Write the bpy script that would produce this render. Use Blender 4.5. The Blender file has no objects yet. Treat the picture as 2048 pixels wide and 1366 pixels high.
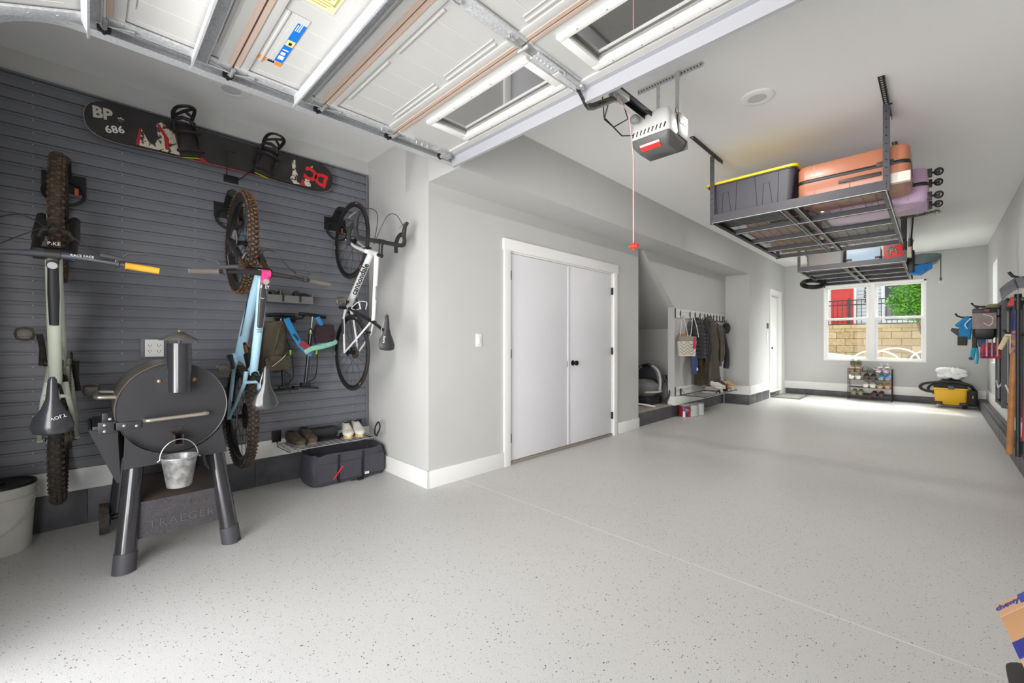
import bpy, bmesh, math, random
from mathutils import Vector, Matrix, Euler
PI = math.pi
random.seed(7)
sc = bpy.context.scene
COL = sc.collection
# ---------------------------------------------------------------- camera, light, exposure
cam = bpy.data.cameras.new('camera'); cam.sensor_width = 36.0; cam.lens = 845.0 * 36 / 2048
cam.shift_y = 0.001; cam.clip_start = 0.02; cam.clip_end = 200
camo = bpy.data.objects.new('camera', cam); COL.objects.link(camo)
camo.location = (0, 0, 1.2); camo.rotation_euler = (PI / 2, 0, PI / 4)
sc.camera = camo
sc.view_settings.view_transform = 'Standard'; sc.view_settings.look = 'None'
sc.view_settings.gamma = 1.0; sc.view_settings.use_curve_mapping = False
sc.view_settings.exposure = 0.62
W = bpy.data.worlds.new('sky'); sc.world = W; W.use_nodes = True
wn = W.node_tree; wn.nodes.clear()
wo = wn.nodes.new('ShaderNodeOutputWorld'); wb = wn.nodes.new('ShaderNodeBackground')
wr = wn.nodes.new('ShaderNodeValToRGB'); wt = wn.nodes.new('ShaderNodeTexCoord'); ws = wn.nodes.new('ShaderNodeSeparateXYZ')
wn.links.new(wt.outputs['Generated'], ws.inputs[0]); wn.links.new(ws.outputs['Z'], wr.inputs[0])
wr.color_ramp.elements[0].position = 0.0; wr.color_ramp.elements[0].color = (0.95, 0.97, 1.0, 1)
wr.color_ramp.elements[1].position = 0.7; wr.color_ramp.elements[1].color = (0.72, 0.84, 1.0, 1)
wn.links.new(wr.outputs[0], wb.inputs[0]); wb.inputs[1].default_value = 1.35
wn.links.new(wb.outputs[0], wo.inputs[0])

def area(name, loc, rot, sx, sy, power, color=(1, 1, 1), spread=PI):
    l = bpy.data.lights.new(name, 'AREA'); l.shape = 'RECTANGLE'; l.size = sx; l.size_y = sy
    l.energy = power; l.color = color; l.spread = spread
    o = bpy.data.objects.new(name, l); COL.objects.link(o); o.location = loc; o.rotation_euler = rot
    return o
# daylight entering through the open garage door (behind the camera) and the far windows
area('daylight_driveway', (0.2, -4.4, 1.9), (math.radians(88), 0, 0), 8.0, 4.2, 600, (1.0, 0.98, 0.965))
area('daylight_driveway_side', (3.8, -2.3, 1.8), (math.radians(86), 0, math.radians(72)), 3.0, 3.0, 210, (1.0, 0.975, 0.96))
area('daylight_driveway_bounce', (-1.2, -3.6, 0.12), (math.radians(140), 0, 0), 6.0, 3.0, 270, (1.0, 0.98, 0.96))
area('daylight_far_window', (-0.94, 12.15, 3.0), (math.radians(-48), 0, 0), 2.0, 0.8, 105, (1.0, 0.99, 0.96), math.radians(95))
area('daylight_side_window', (2.2, 10.4, 2.6), (math.radians(65), 0, math.radians(90)), 2.0, 1.8, 60, (1.0, 0.99, 0.96), math.radians(60))
sun = bpy.data.lights.new('sun', 'SUN'); sun.energy = 2.2; sun.angle = math.radians(3); sun.color = (1, 0.96, 0.9)
suno = bpy.data.objects.new('sun', sun); COL.objects.link(suno); suno.rotation_euler = (math.radians(38), 0, math.radians(200))
# ---------------------------------------------------------------- materials
_M = {}
def lin(c):
    return tuple(((x / 255.0 + 0.055) / 1.055) ** 2.4 if x > 10 else x / 255.0 / 12.92 for x in c[:3]) + (1,)
def mat(name, rgb, rough=0.5, metal=0.0, spec=0.5, noise=0.0, nscale=20, bump=0.0, bscale=60, coat=0.0, alpha=None, emis=0.0, sheen=0.0, rgb2=None):
    """procedural Principled material; rgb in sRGB 0-255; rgb2 blotches in by noise"""
    if name in _M: return _M[name]
    m = bpy.data.materials.new(name); m.use_nodes = True; nt = m.node_tree; p = nt.nodes['Principled BSDF']
    c = lin(rgb); p.inputs['Base Color'].default_value = c
    p.inputs['Roughness'].default_value = rough; p.inputs['Metallic'].default_value = metal
    p.inputs['Specular IOR Level'].default_value = spec; p.inputs['Coat Weight'].default_value = coat
    if sheen: p.inputs['Sheen Weight'].default_value = sheen
    tc = nt.nodes.new('ShaderNodeTexCoord')
    if noise or rgb2:
        n = nt.nodes.new('ShaderNodeTexNoise'); n.inputs['Scale'].default_value = nscale; n.inputs['Detail'].default_value = 4
        nt.links.new(tc.outputs['Object'], n.inputs['Vector'])
        r = nt.nodes.new('ShaderNodeValToRGB'); nt.links.new(n.outputs['Fac'], r.inputs[0])
        r.color_ramp.elements[0].position = 0.35; r.color_ramp.elements[1].position = 0.65
        c2 = lin(rgb2) if rgb2 else tuple(max(0, x * (1 - noise)) for x in c[:3]) + (1,)
        r.color_ramp.elements[0].color = c2
        r.color_ramp.elements[1].color = c if rgb2 else tuple(min(1, x * (1 + noise)) for x in c[:3]) + (1,)
        nt.links.new(r.outputs[0], p.inputs['Base Color'])
    if bump:
        n2 = nt.nodes.new('ShaderNodeTexNoise'); n2.inputs['Scale'].default_value = bscale; n2.inputs['Detail'].default_value = 3
        nt.links.new(tc.outputs['Object'], n2.inputs['Vector'])
        b = nt.nodes.new('ShaderNodeBump'); b.inputs['Strength'].default_value = bump; b.inputs['Distance'].default_value = 0.01
        nt.links.new(n2.outputs['Fac'], b.inputs['Height']); nt.links.new(b.outputs[0], p.inputs['Normal'])
    if emis:
        p.inputs['Emission Color'].default_value = c; p.inputs['Emission Strength'].default_value = emis
    if alpha is not None:
        p.inputs['Alpha'].default_value = alpha
    _M[name] = m
    return m
def glass_mat(name, tint=(0.9, 0.92, 0.9), gloss=0.12, fres=1.0):
    if name in _M: return _M[name]
    m = bpy.data.materials.new(name); m.use_nodes = True; nt = m.node_tree; nt.nodes.clear()
    o = nt.nodes.new('ShaderNodeOutputMaterial'); t = nt.nodes.new('ShaderNodeBsdfTransparent'); g = nt.nodes.new('ShaderNodeBsdfGlossy')
    t.inputs[0].default_value = tint + (1,); g.inputs['Roughness'].default_value = 0.03
    f = nt.nodes.new('ShaderNodeFresnel'); f.inputs[0].default_value = 1.5
    mp = nt.nodes.new('ShaderNodeMath'); mp.operation = 'MULTIPLY_ADD'; mp.inputs[1].default_value = fres; mp.inputs[2].default_value = gloss
    nt.links.new(f.outputs[0], mp.inputs[0])
    x = nt.nodes.new('ShaderNodeMixShader'); nt.links.new(mp.outputs[0], x.inputs[0]); nt.links.new(t.outputs[0], x.inputs[1]); nt.links.new(g.outputs[0], x.inputs[2])
    nt.links.new(x.outputs[0], o.inputs[0]); _M[name] = m
    return m
# ---------------------------------------------------------------- mesh helpers
def rotm(axis_dir):
    d = Vector(axis_dir).normalized()
    return d.to_track_quat('Z', 'Y').to_matrix().to_4x4()
class B:
    """collects shapes, then becomes ONE mesh object"""
    def __init__(s): s.bm = bmesh.new(); s.mats = []; s.cur = 0
    def use(s, m):
        if m not in s.mats: s.mats.append(m)
        s.cur = s.mats.index(m); return s
    def _done(s, verts):
        if s.cur:
            for f in {f for v in verts for f in v.link_faces}: f.material_index = s.cur
    def box(s, c, size, rot=None, bev=0.0, taper=None):
        r = bmesh.ops.create_cube(s.bm, size=1.0); vs = r['verts']
        for v in vs:
            x, y, z = v.co
            k = 1.0
            if taper and z < 0: k = taper
            v.co = Vector((x * size[0] * k, y * size[1] * k, z * size[2]))
        if bev:
            es = list({e for v in vs for e in v.link_edges})
            rr = bmesh.ops.bevel(s.bm, geom=es, offset=bev, segments=2, affect='EDGES', profile=0.6)
            vs = list({v for f in rr['faces'] for v in f.verts} | {v for v in vs if v.is_valid})
            # include every vertex connected
            seen = set(vs); st = list(vs)
            while st:
                v = st.pop()
                for e in v.link_edges:
                    w = e.other_vert(v)
                    if w not in seen: seen.add(w); st.append(w)
            vs = list(seen)
        M = Matrix.Translation(Vector(c))
        if rot is not None: M = M @ (rot if isinstance(rot, Matrix) else Euler(rot).to_matrix().to_4x4())
        for v in vs: v.co = M @ v.co
        s._done(vs); return s
    def bb(s, x0, x1, y0, y1, z0, z1, bev=0.0):
        return s.box(((x0 + x1) / 2, (y0 + y1) / 2, (z0 + z1) / 2), (abs(x1 - x0), abs(y1 - y0), abs(z1 - z0)), bev=bev)
    def cyl(s, p0, p1, r0, r1=None, n=16, cap=True):
        p0 = Vector(p0); p1 = Vector(p1); d = p1 - p0
        if r1 is None: r1 = r0
        r = bmesh.ops.create_cone(s.bm, cap_ends=cap, segments=n, radius1=r0, radius2=r1, depth=d.length)
        M = Matrix.Translation((p0 + p1) / 2) @ rotm(d)
        for v in r['verts']: v.co = M @ v.co
        s._done(r['verts']); return s
    def tube(s, pts, r, n=8, closed=False, radii=None, flat=1.0, up=None, cap=True):
        pts = [Vector(p) for p in pts]; k = len(pts); rings = []; prev = None
        for i, p in enumerate(pts):
            if closed: t = pts[(i + 1) % k] - pts[i - 1]
            else: t = pts[min(i + 1, k - 1)] - pts[max(i - 1, 0)]
            t = t.normalized() if t.length > 1e-9 else Vector((0, 0, 1))
            if prev is None:
                a = Vector(up) if up is not None else (Vector((0, 0, 1)) if abs(t.z) < 0.9 else Vector((1, 0, 0)))
                nn = (a - t * a.dot(t)).normalized()
            else:
                nn = prev - t * prev.dot(t)
                nn = nn.normalized() if nn.length > 1e-6 else Vector((1, 0, 0))
            prev = nn; bb = t.cross(nn)
            rr = radii[i] if radii else r
            rings.append([s.bm.verts.new(p + nn * (rr * flat * math.cos(2 * PI * j / n)) + bb * (rr * math.sin(2 * PI * j / n))) for j in range(n)])
        fs = []
        m = k if closed else k - 1
        for i in range(m):
            a = rings[i]; b = rings[(i + 1) % k]
            for j in range(n):
                fs.append(s.bm.faces.new((a[j], a[(j + 1) % n], b[(j + 1) % n], b[j])))
        if not closed and cap:
            fs.append(s.bm.faces.new(rings[0][::-1])); fs.append(s.bm.faces.new(rings[-1]))
        for f in fs: f.material_index = s.cur
        return s
    def torus(s, c, axis, R, r, n=48, m=10, a0=0.0, a1=None, flat=1.0):
        M = rotm(axis); c = Vector(c); full = a1 is None
        if full: pts = [c + (M @ Vector((R * math.cos(2 * PI * i / n), R * math.sin(2 * PI * i / n), 0))) for i in range(n)]
        else: pts = [c + (M @ Vector((R * math.cos(a0 + (a1 - a0) * i / n), R * math.sin(a0 + (a1 - a0) * i / n), 0))) for i in range(n + 1)]
        return s.tube(pts, r, m, closed=full, up=Vector(axis), flat=flat)
    def lathe(s, prof, c=(0, 0, 0), axis=(0, 0, 1), n=32, cap=False):
        M = Matrix.Translation(Vector(c)) @ rotm(axis); rings = []; fs = []
        for (r, z) in prof:
            rings.append([s.bm.verts.new(M @ Vector((r * math.cos(2 * PI * j / n), r * math.sin(2 * PI * j / n), z))) for j in range(n)])
        for a, b in zip(rings, rings[1:]):
            for j in range(n): fs.append(s.bm.faces.new((a[j], a[(j + 1) % n], b[(j + 1) % n], b[j])))
        if cap:
            fs.append(s.bm.faces.new(rings[0][::-1])); fs.append(s.bm.faces.new(rings[-1]))
        for f in fs: f.material_index = s.cur
        return s
    def ball(s, c, r, scale=(1, 1, 1), rot=None, u=16, v=10):
        q = bmesh.ops.create_uvsphere(s.bm, u_segments=u, v_segments=v, radius=r)
        M = Matrix.Translation(Vector(c)) @ (Euler(rot).to_matrix().to_4x4() if rot else Matrix.Identity(4)) @ Matrix.Diagonal((*scale, 1))
        for w in q['verts']: w.co = M @ w.co
        s._done(q['verts']); return s
    def prism(s, poly, depth, M=None):
        """2-D polygon (x,y) extruded along +z by depth, placed by matrix M"""
        M = M or Matrix.Identity(4)
        a = [s.bm.verts.new(M @ Vector((x, y, 0))) for x, y in poly]
        b = [s.bm.verts.new(M @ Vector((x, y, depth))) for x, y in poly]
        k = len(poly); fs = [s.bm.faces.new(a[::-1]), s.bm.faces.new(b)]
        for i in range(k): fs.append(s.bm.faces.new((a[i], a[(i + 1) % k], b[(i + 1) % k], b[i])))
        for f in fs: f.material_index = s.cur
        return s
    def quad(s, *pts):
        f = s.bm.faces.new([s.bm.verts.new(Vector(p)) for p in pts]); f.material_index = s.cur; return s
    def loft(s, rings, cap=True, closed=True):
        rs = [[s.bm.verts.new(Vector(p)) for p in r] for r in rings]; n = len(rs[0]); fs = []
        for a, b in zip(rs, rs[1:]):
            for j in range(n if closed else n - 1): fs.append(s.bm.faces.new((a[j], a[(j + 1) % n], b[(j + 1) % n], b[j])))
        if cap: fs.append(s.bm.faces.new(rs[0][::-1])); fs.append(s.bm.faces.new(rs[-1]))
        for f in fs: f.material_index = s.cur
        return s
def finish(me, angle=40):
    for p in me.polygons: p.use_smooth = True
    try: me.set_sharp_from_angle(angle=math.radians(angle))
    except Exception: pass
def obj(name, b, m=None, parent=None, world=False, angle=40):
    bmesh.ops.recalc_face_normals(b.bm, faces=b.bm.faces[:])
    me = bpy.data.meshes.new(name); b.bm.to_mesh(me); b.bm.free()
    if m is not None and not b.mats: me.materials.append(m)
    for x in b.mats: me.materials.append(x)
    finish(me, angle)
    o = bpy.data.objects.new(name, me); COL.objects.link(o)
    if parent is not None:
        o.parent = parent
        if world: me.transform(wmat(parent).inverted())
    return o
def wmat(o):
    M = o.matrix_basis.copy()
    return (wmat(o.parent) @ M) if o.parent else M
def thing(name, label, cat, loc=(0, 0, 0), rot=(0, 0, 0), group=None):
    o = bpy.data.objects.new(name, None); COL.objects.link(o); o.empty_display_size = 0.05
    o.location = loc; o.rotation_euler = rot if not isinstance(rot, (int, float)) else (0, 0, rot)
    o['label'] = label; o['category'] = cat
    if group: o['group'] = group
    return o
def tag(o, label, cat, group=None):
    o['label'] = label; o['category'] = cat
    if group: o['group'] = group
    return o
def recenter(o):
    """put a single-mesh thing's origin at the centre of its base"""
    me = o.data; xs = [v.co for v in me.vertices]
    c = Vector(((min(v.x for v in xs) + max(v.x for v in xs)) / 2, (min(v.y for v in xs) + max(v.y for v in xs)) / 2, min(v.z for v in xs)))
    me.transform(Matrix.Translation(-c)); o.location = o.location + c
    return o
def single(name, b, m, label, cat, group=None, angle=40):
    return tag(recenter(obj(name, b, m, angle=angle)), label, cat, group)
def struct(name, b, m=None, parent=None, angle=30):
    o = obj(name, b, m, parent, angle=angle)
    if parent is None: o['kind'] = 'structure'
    return o
def copy_tree(o, parent=None):
    c = o.copy(); COL.objects.link(c)
    if parent is not None: c.parent = parent
    for ch in list(o.children):
        copy_tree(ch, c)
    return c
def dup(o, loc, rot=None, label=None, group=None):
    c = copy_tree(o); c.location = loc
    if rot is not None: c.rotation_euler = rot
    if label: c['label'] = label
    if group: c['group'] = group
    return c
def text_mesh(s, size, M, depth=0.0008, align='CENTER', shear=0.0, xs=1.0, bold=0.0, spacing=1.0):
    """lettering as a Mesh datablock, transformed by M"""
    cu = bpy.data.curves.new('t', 'FONT'); cu.body = s; cu.size = size; cu.extrude = depth
    cu.align_x = align; cu.align_y = 'CENTER'; cu.shear = shear; cu.offset = bold; cu.space_character = spacing
    cu.resolution_u = 2
    o = bpy.data.objects.new('t', cu); COL.objects.link(o)
    dg = bpy.context.evaluated_depsgraph_get(); dg.update()
    me = bpy.data.meshes.new_from_object(o.evaluated_get(dg))
    bpy.data.objects.remove(o); bpy.data.curves.remove(cu)
    me.transform(M @ Matrix.Diagonal((xs, 1, 1, 1)))
    return me
def text(name, s, size, M, m, parent, **k):
    me = text_mesh(s, size, M, **k); me.name = name; me.materials.clear(); me.materials.append(m)
    for p in me.polygons: p.material_index = 0
    o = bpy.data.objects.new(name, me); COL.objects.link(o); o.parent = parent
    return o
def frame(o, x, y):
    """matrix with origin o, local x and y directions, z = x cross y"""
    x = Vector(x).normalized(); y = Vector(y); y = (y - x * x.dot(y)).normalized(); z = x.cross(y)
    M = Matrix((x, y, z)).transposed().to_4x4(); M.translation = Vector(o)
    return M
# common materials
BLK = mat('black_plastic', (26, 26, 28), 0.45)
BLKM = mat('black_metal', (24, 24, 26), 0.4, 0.3)
RUB = mat('rubber', (30, 29, 29), 0.8)
STL = mat('steel', (185, 185, 185), 0.35, 0.6)
GALV = mat('galvanised_steel', (204, 206, 208), 0.42, 0.4, noise=0.12, nscale=90)
WHT = mat('white_paint', (232, 231, 228), 0.45)
WPL = mat('white_plastic', (232, 232, 230), 0.4)
WOODM = mat('wood_handle', (176, 118, 66), 0.5, noise=0.15, nscale=12)
# ================================================================ room shell
PAINT = mat('wall_paint', (196, 196, 194), 0.62, noise=0.012, nscale=3, bump=0.02, bscale=400)
CEIL = mat('ceiling_paint', (240, 240, 238), 0.75, bump=0.02, bscale=300)
TRIM = mat('trim_paint', (236, 236, 233), 0.38)
TILE = mat('dark_tile', (84, 84, 88), 0.45, rgb2=(70, 70, 75), nscale=9, bump=0.05, bscale=120)
HY = -0.5                     # inner face of the front wall
# speckled epoxy floor
fm = bpy.data.materials.new('epoxy_floor'); fm.use_nodes = True; nt = fm.node_tree; p = nt.nodes['Principled BSDF']
tc = nt.nodes.new('ShaderNodeTexCoord')
def N(t, **k):
    n = nt.nodes.new(t)
    for a, b in k.items(): setattr(n, a, b)
    return n
def L(a, b): nt.links.new(a, b)
def mixc(fac, a, b):
    m = N('ShaderNodeMix', data_type='RGBA'); L(fac, m.inputs[0])
    for i, v in ((6, a), (7, b)):
        if isinstance(v, tuple): m.inputs[i].default_value = v
        else: L(v, m.inputs[i])
    return m.outputs[2]
def ramp(src, p0, p1, c0=(0, 0, 0, 1), c1=(1, 1, 1, 1)):
    r = N('ShaderNodeValToRGB'); L(src, r.inputs[0]); r.color_ramp.elements[0].position = p0; r.color_ramp.elements[1].position = p1
    r.color_ramp.elements[0].color = c0; r.color_ramp.elements[1].color = c1; return r.outputs[0]
base = lin((206, 204, 201))
n1 = N('ShaderNodeTexNoise'); n1.inputs['Scale'].default_value = 0.55; n1.inputs['Detail'].default_value = 3; L(tc.outputs['Object'], n1.inputs['Vector'])
c = mixc(ramp(n1.outputs[0], 0.35, 0.65), lin((201, 199, 195)), base)
n2 = N('ShaderNodeTexNoise'); n2.inputs['Scale'].default_value = 260; n2.inputs['Detail'].default_value = 2; L(tc.outputs['Object'], n2.inputs['Vector'])
c = mixc(ramp(n2.outputs[0], 0.60, 0.68), c, lin((222, 221, 218)))
c = mixc(ramp(n2.outputs[0], 0.30, 0.37, (1, 1, 1, 1), (0, 0, 0, 1)), c, lin((158, 156, 152)))
for scl, th, col, th2 in ((75, 0.13, (92, 90, 90), 0.83), (48, 0.10, (70, 68, 68), 0.92), (120, 0.14, (140, 136, 130), 0.75)):
    v = N('ShaderNodeTexVoronoi'); v.inputs['Scale'].default_value = scl; L(tc.outputs['Object'], v.inputs['Vector'])
    sp = N('ShaderNodeSeparateColor'); L(v.outputs['Color'], sp.inputs[0])
    g = N('ShaderNodeMath', operation='GREATER_THAN'); L(sp.outputs[0], g.inputs[0]); g.inputs[1].default_value = th2
    l = N('ShaderNodeMath', operation='LESS_THAN'); L(v.outputs['Distance'], l.inputs[0]); l.inputs[1].default_value = th * 1.6
    mu = N('ShaderNodeMath', operation='MULTIPLY'); L(g.outputs[0], mu.inputs[0]); L(l.outputs[0], mu.inputs[1])
    c = mixc(mu.outputs[0], c, lin(col))
# a few brownish tyre stains down the bay
n3 = N('ShaderNodeTexNoise'); n3.inputs['Scale'].default_value = 2.2; n3.inputs['Detail'].default_value = 5; L(tc.outputs['Object'], n3.inputs['Vector'])
sx = N('ShaderNodeSeparateXYZ'); L(tc.outputs['Object'], sx.inputs[0])
def band(out, c0, w):
    a = N('ShaderNodeMath', operation='SUBTRACT'); L(out, a.inputs[0]); a.inputs[1].default_value = c0
    b = N('ShaderNodeMath', operation='ABSOLUTE'); L(a.outputs[0], b.inputs[0])
    m = N('ShaderNodeMapRange'); L(b.outputs[0], m.inputs[0]); m.inputs[1].default_value = 0; m.inputs[2].default_value = w
    m.inputs[3].default_value = 1; m.inputs[4].default_value = 0; return m.outputs[0]
bx = N('ShaderNodeMath', operation='ADD'); L(band(sx.outputs[0], -0.45, 0.28), bx.inputs[0]); L(band(sx.outputs[0], -1.75, 0.25), bx.inputs[1])
by = N('ShaderNodeMath', operation='MULTIPLY'); L(band(sx.outputs[1], 5.2, 2.6), by.inputs[0]); L(bx.outputs[0], by.inputs[1])
bz = N('ShaderNodeMath', operation='MULTIPLY'); L(by.outputs[0], bz.inputs[0]); L(ramp(n3.outputs[0], 0.45, 0.7), bz.inputs[1])
bq = N('ShaderNodeMath', operation='MULTIPLY'); L(bz.outputs[0], bq.inputs[0]); bq.inputs[1].default_value = 0.2
c = mixc(bq.outputs[0], c, lin((140, 128, 112)))
for yy in (2.31, 5.42, 8.62):
    a = N('ShaderNodeMath', operation='SUBTRACT'); L(sx.outputs[1], a.inputs[0]); a.inputs[1].default_value = yy
    b = N('ShaderNodeMath', operation='ABSOLUTE'); L(a.outputs[0], b.inputs[0])
    l = N('ShaderNodeMath', operation='LESS_THAN'); L(b.outputs[0], l.inputs[0]); l.inputs[1].default_value = 0.0042
    rc = ramp(sx.outputs[0], 0.0, 1.0, lin((224, 222, 216)), lin((150, 142, 132)))
    c = mixc(l.outputs[0], c, rc)
L(c, p.inputs['Base Color'])
p.inputs['Roughness'].default_value = 0.38
p.inputs['Specular IOR Level'].default_value = 0.5
bp = N('ShaderNodeBump'); bp.inputs['Strength'].default_value = 0.06; bp.inputs['Distance'].default_value = 0.002; L(n2.outputs[0], bp.inputs['Height']); L(bp.outputs[0], p.inputs['Normal'])
FLOORM = fm

struct('floor', B().bb(-4.3, 0.95, HY - 0.25, 11.9, -0.1, 0.0), FLOORM)
struct('ceiling', B().bb(-4.3, 0.95, HY - 0.25, 11.95, 3.0, 3.1), CEIL)
struct('wall_left', B().bb(-4.12, -4.0, HY - 0.15, 2.1, 0, 3.0), PAINT)
struct('wall_niche', B().bb(-4.12, -2.94, 1.97, 2.09, 0, 3.0), PAINT)
# closet wall with the double door opening (y 2.90..4.79, z ..2.10)
b = B(); b.bb(-3.06, -2.94, 2.09, 2.90, 0, 2.52); b.bb(-3.06, -2.94, 4.79, 5.45, 0, 2.52); b.bb(-3.06, -2.94, 2.90, 4.79, 2.10, 2.52)
b.bb(-4.2, -3.06, 5.33, 5.45, 0, 2.52)
struct('wall_closet', b, PAINT)
struct('wall_closet_back', B().bb(-3.5, -3.42, 2.1, 5.3, 0, 2.52), PAINT)
struct('ceiling_bulkhead', B().bb(-3.3, -2.52, 1.97, 8.97, 2.52, 3.0), PAINT)
# under-stair alcove
b = B(); b.bb(-4.2, -2.985, 5.45, 7.2, 0.0, 0.2); struct('floor_alcove', b, mat('alcove_floor', (176, 170, 158), 0.7, noise=0.05, nscale=5))
struct('wall_alcove_side', B().bb(-4.32, -4.2, 5.3, 7.3, 0.0, 3.0), PAINT)
struct('wall_alcove_back', B().bb(-4.2, -3.06, 7.2, 7.3, 0.0, 1.6), PAINT)
My = Matrix(((0, 0, 1, 0), (1, 0, 0, 0), (0, 1, 0, 0), (0, 0, 0, 1)))   # (a,b,c)->(x=c,y=a,z=b)
b = B(); b.prism([(5.45, 2.62), (7.2, 1.44), (7.2, 1.6), (5.45, 2.8)], 1.14, Matrix.Translation((-4.2, 0, 0)) @ My); struct('ceiling_alcove', b, PAINT)
b = B(); b.prism([(6.64, 0.19), (9.0, 0.19), (9.0, 2.52), (5.60, 2.52), (6.64, 1.765)], 0.11, Matrix.Translation((-3.06, 0, 0)) @ My); struct('wall_hooks', b, PAINT)
# thicker wall towards the entry door, with opening y 10.44..11.24
b = B(); b.bb(-3.3, -2.52, 8.97, 10.44, 0, 3.0); b.bb(-3.3, -2.52, 11.24, 11.85, 0, 3.0); b.bb(-3.3, -2.52, 10.44, 11.24, 2.28, 3.0); b.bb(-3.3, -3.0, 10.44, 11.24, 0, 2.28)
struct('wall_entry', b, PAINT)
# far wall with window opening x -1.76..-0.13, z 0.80..2.45
WX0, WX1, WZ0, WZ1 = -1.765, -0.115, 0.80, 2.46
b = B(); b.bb(-2.6, WX0, 11.7, 11.85, 0, 3); b.bb(WX1, 0.85, 11.7, 11.85, 0, 3); b.bb(WX0, WX1, 11.7, 11.85, 0, WZ0); b.bb(WX0, WX1, 11.7, 11.85, WZ1, 3)
struct('wall_far', b, PAINT)
# right wall with window opening y 9.95..10.85
RY0, RY1, RZ0, RZ1 = 9.95, 10.85, 0.84, 2.55
b = B(); b.bb(0.69, 0.84, HY - 0.15, RY0, 0, 3); b.bb(0.69, 0.84, RY1, 11.85, 0, 3); b.bb(0.69, 0.84, RY0, RY1, 0, RZ0); b.bb(0.69, 0.84, RY0, RY1, RZ1, 3)
struct('wall_right', b, PAINT)
# front wall around the open garage doorway
b = B(); b.bb(-4.12, -2.42, HY - 0.15, HY, 0, 3); b.bb(0.02, 0.84, HY - 0.15, HY, 0, 3); b.bb(-2.42, 0.02, HY - 0.15, HY, 2.42, 3)
struct('wall_front', b, PAINT)
b = B(); b.bb(-10, -4.12, HY - 0.15, HY, 0, 6); b.bb(0.84, 9, HY - 0.15, HY, 0, 6); b.bb(-4.12, 0.84, HY - 0.15, HY, 3.1, 6)
struct('wall_facade_blocker', b, PAINT)  # unseen house front, added to stop driveway light passing the garage
# baseboards
def board(name, *bxs):
    b = B()
    for q in bxs: b.bb(*q, bev=0.004)
    return struct(name, b, TRIM)
board('baseboard_left', (-4.0, -3.975, HY, 1.97, 0.23, 0.372))
board('baseboard_niche', (-3.97, -2.922, 1.952, 1.97, 0.0, 0.145))
board('baseboard_closet', (-2.94, -2.922, 1.952, 2.815, 0.0, 0.145), (-2.94, -2.922, 4.905, 5.45, 0.0, 0.145))
board('baseboard_hooks', (-2.95, -2.93, 6.62, 8.97, 0.19, 0.33), (-3.06, -2.93, 6.622, 6.64, 0.19, 0.33))
board('baseboard_entry', (-2.95, -2.50, 8.952, 8.97, 0.19, 0.36), (-2.52, -2.50, 8.952, 10.34, 0.19, 0.36))
board('baseboard_far', (-2.52, 0.69, 11.68, 11.7, 0.13, 0.30))
board('baseboard_right', (0.67, 0.69, HY, 11.7, 0.16, 0.33))
def tiles(name, p0, p1, z0, z1, nrm, th=0.012, L0=0.46, m=None):
    """row of tiles from p0 to p1 (xy), standing z0..z1, thickness th towards nrm"""
    b = B(); p0 = Vector((*p0, 0)); p1 = Vector((*p1, 0)); d = p1 - p0; n = max(1, round(d.length / L0)); st = d / n; nv = Vector((*nrm, 0))
    for i in range(n):
        a = p0 + st * i; c = a + st * 0.5 + nv * (th / 2); c.z = (z0 + z1) / 2
        sx = abs(st.x) - 0.003 if abs(st.x) > 0.01 else th; sy = abs(st.y) - 0.003 if abs(st.y) > 0.01 else th
        b.box(c, (sx, sy, z1 - z0 - 0.002), bev=0.0012)
    g = p0 + d / 2 + nv * (th / 2 - 0.002); g.z = (z0 + z1) / 2
    return struct(name, b, m or TILE)
tiles('trim_1', (-4.0, HY), (-4.0, 1.95), 0.0, 0.23, (1, 0), 0.02)
tiles('trim_2', (-2.985, 5.47), (-2.985, 8.94), 0.0, 0.19, (1, 0), 0.014, 0.33)
tiles('trim_3', (-2.97, 8.97), (-2.53, 8.97), 0.0, 0.19, (0, -1), 0.012, 0.3)
tiles('trim_4', (-2.53, 8.96), (-2.53, 10.36), 0.0, 0.19, (1, 0), 0.012, 0.42)
tiles('trim_5', (-2.62, 10.36), (-2.62, 11.66), 0.0, 0.13, (1, 0), 0.012, 0.42)
tiles('trim_6', (-2.5, 11.70), (0.56, 11.70), 0.0, 0.13, (0, -1), 0.012, 0.4)
# side curb: risers and the mosaic top
struct('trim_7', B().bb(0.572, 0.69, HY, 11.68, 0.0, 0.145), mat('curb_core', (70, 70, 74), 0.6))
tiles('trim_8', (0.572, HY), (0.572, 11.68), 0.0, 0.155, (-1, 0), 0.012, 0.3)
MOS = mat('curb_mosaic', (104, 104, 108), 0.5, rgb2=(66, 66, 71), nscale=45)
b = B(); y = HY
while y < 11.66:
    for k in range(2):
        b.box((0.602 + k * 0.052, y + 0.019 + (0.02 if k else 0), 0.150), (0.047, 0.035, 0.010), bev=0.001)
    y += 0.040
struct('trim_9', b, MOS)
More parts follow.
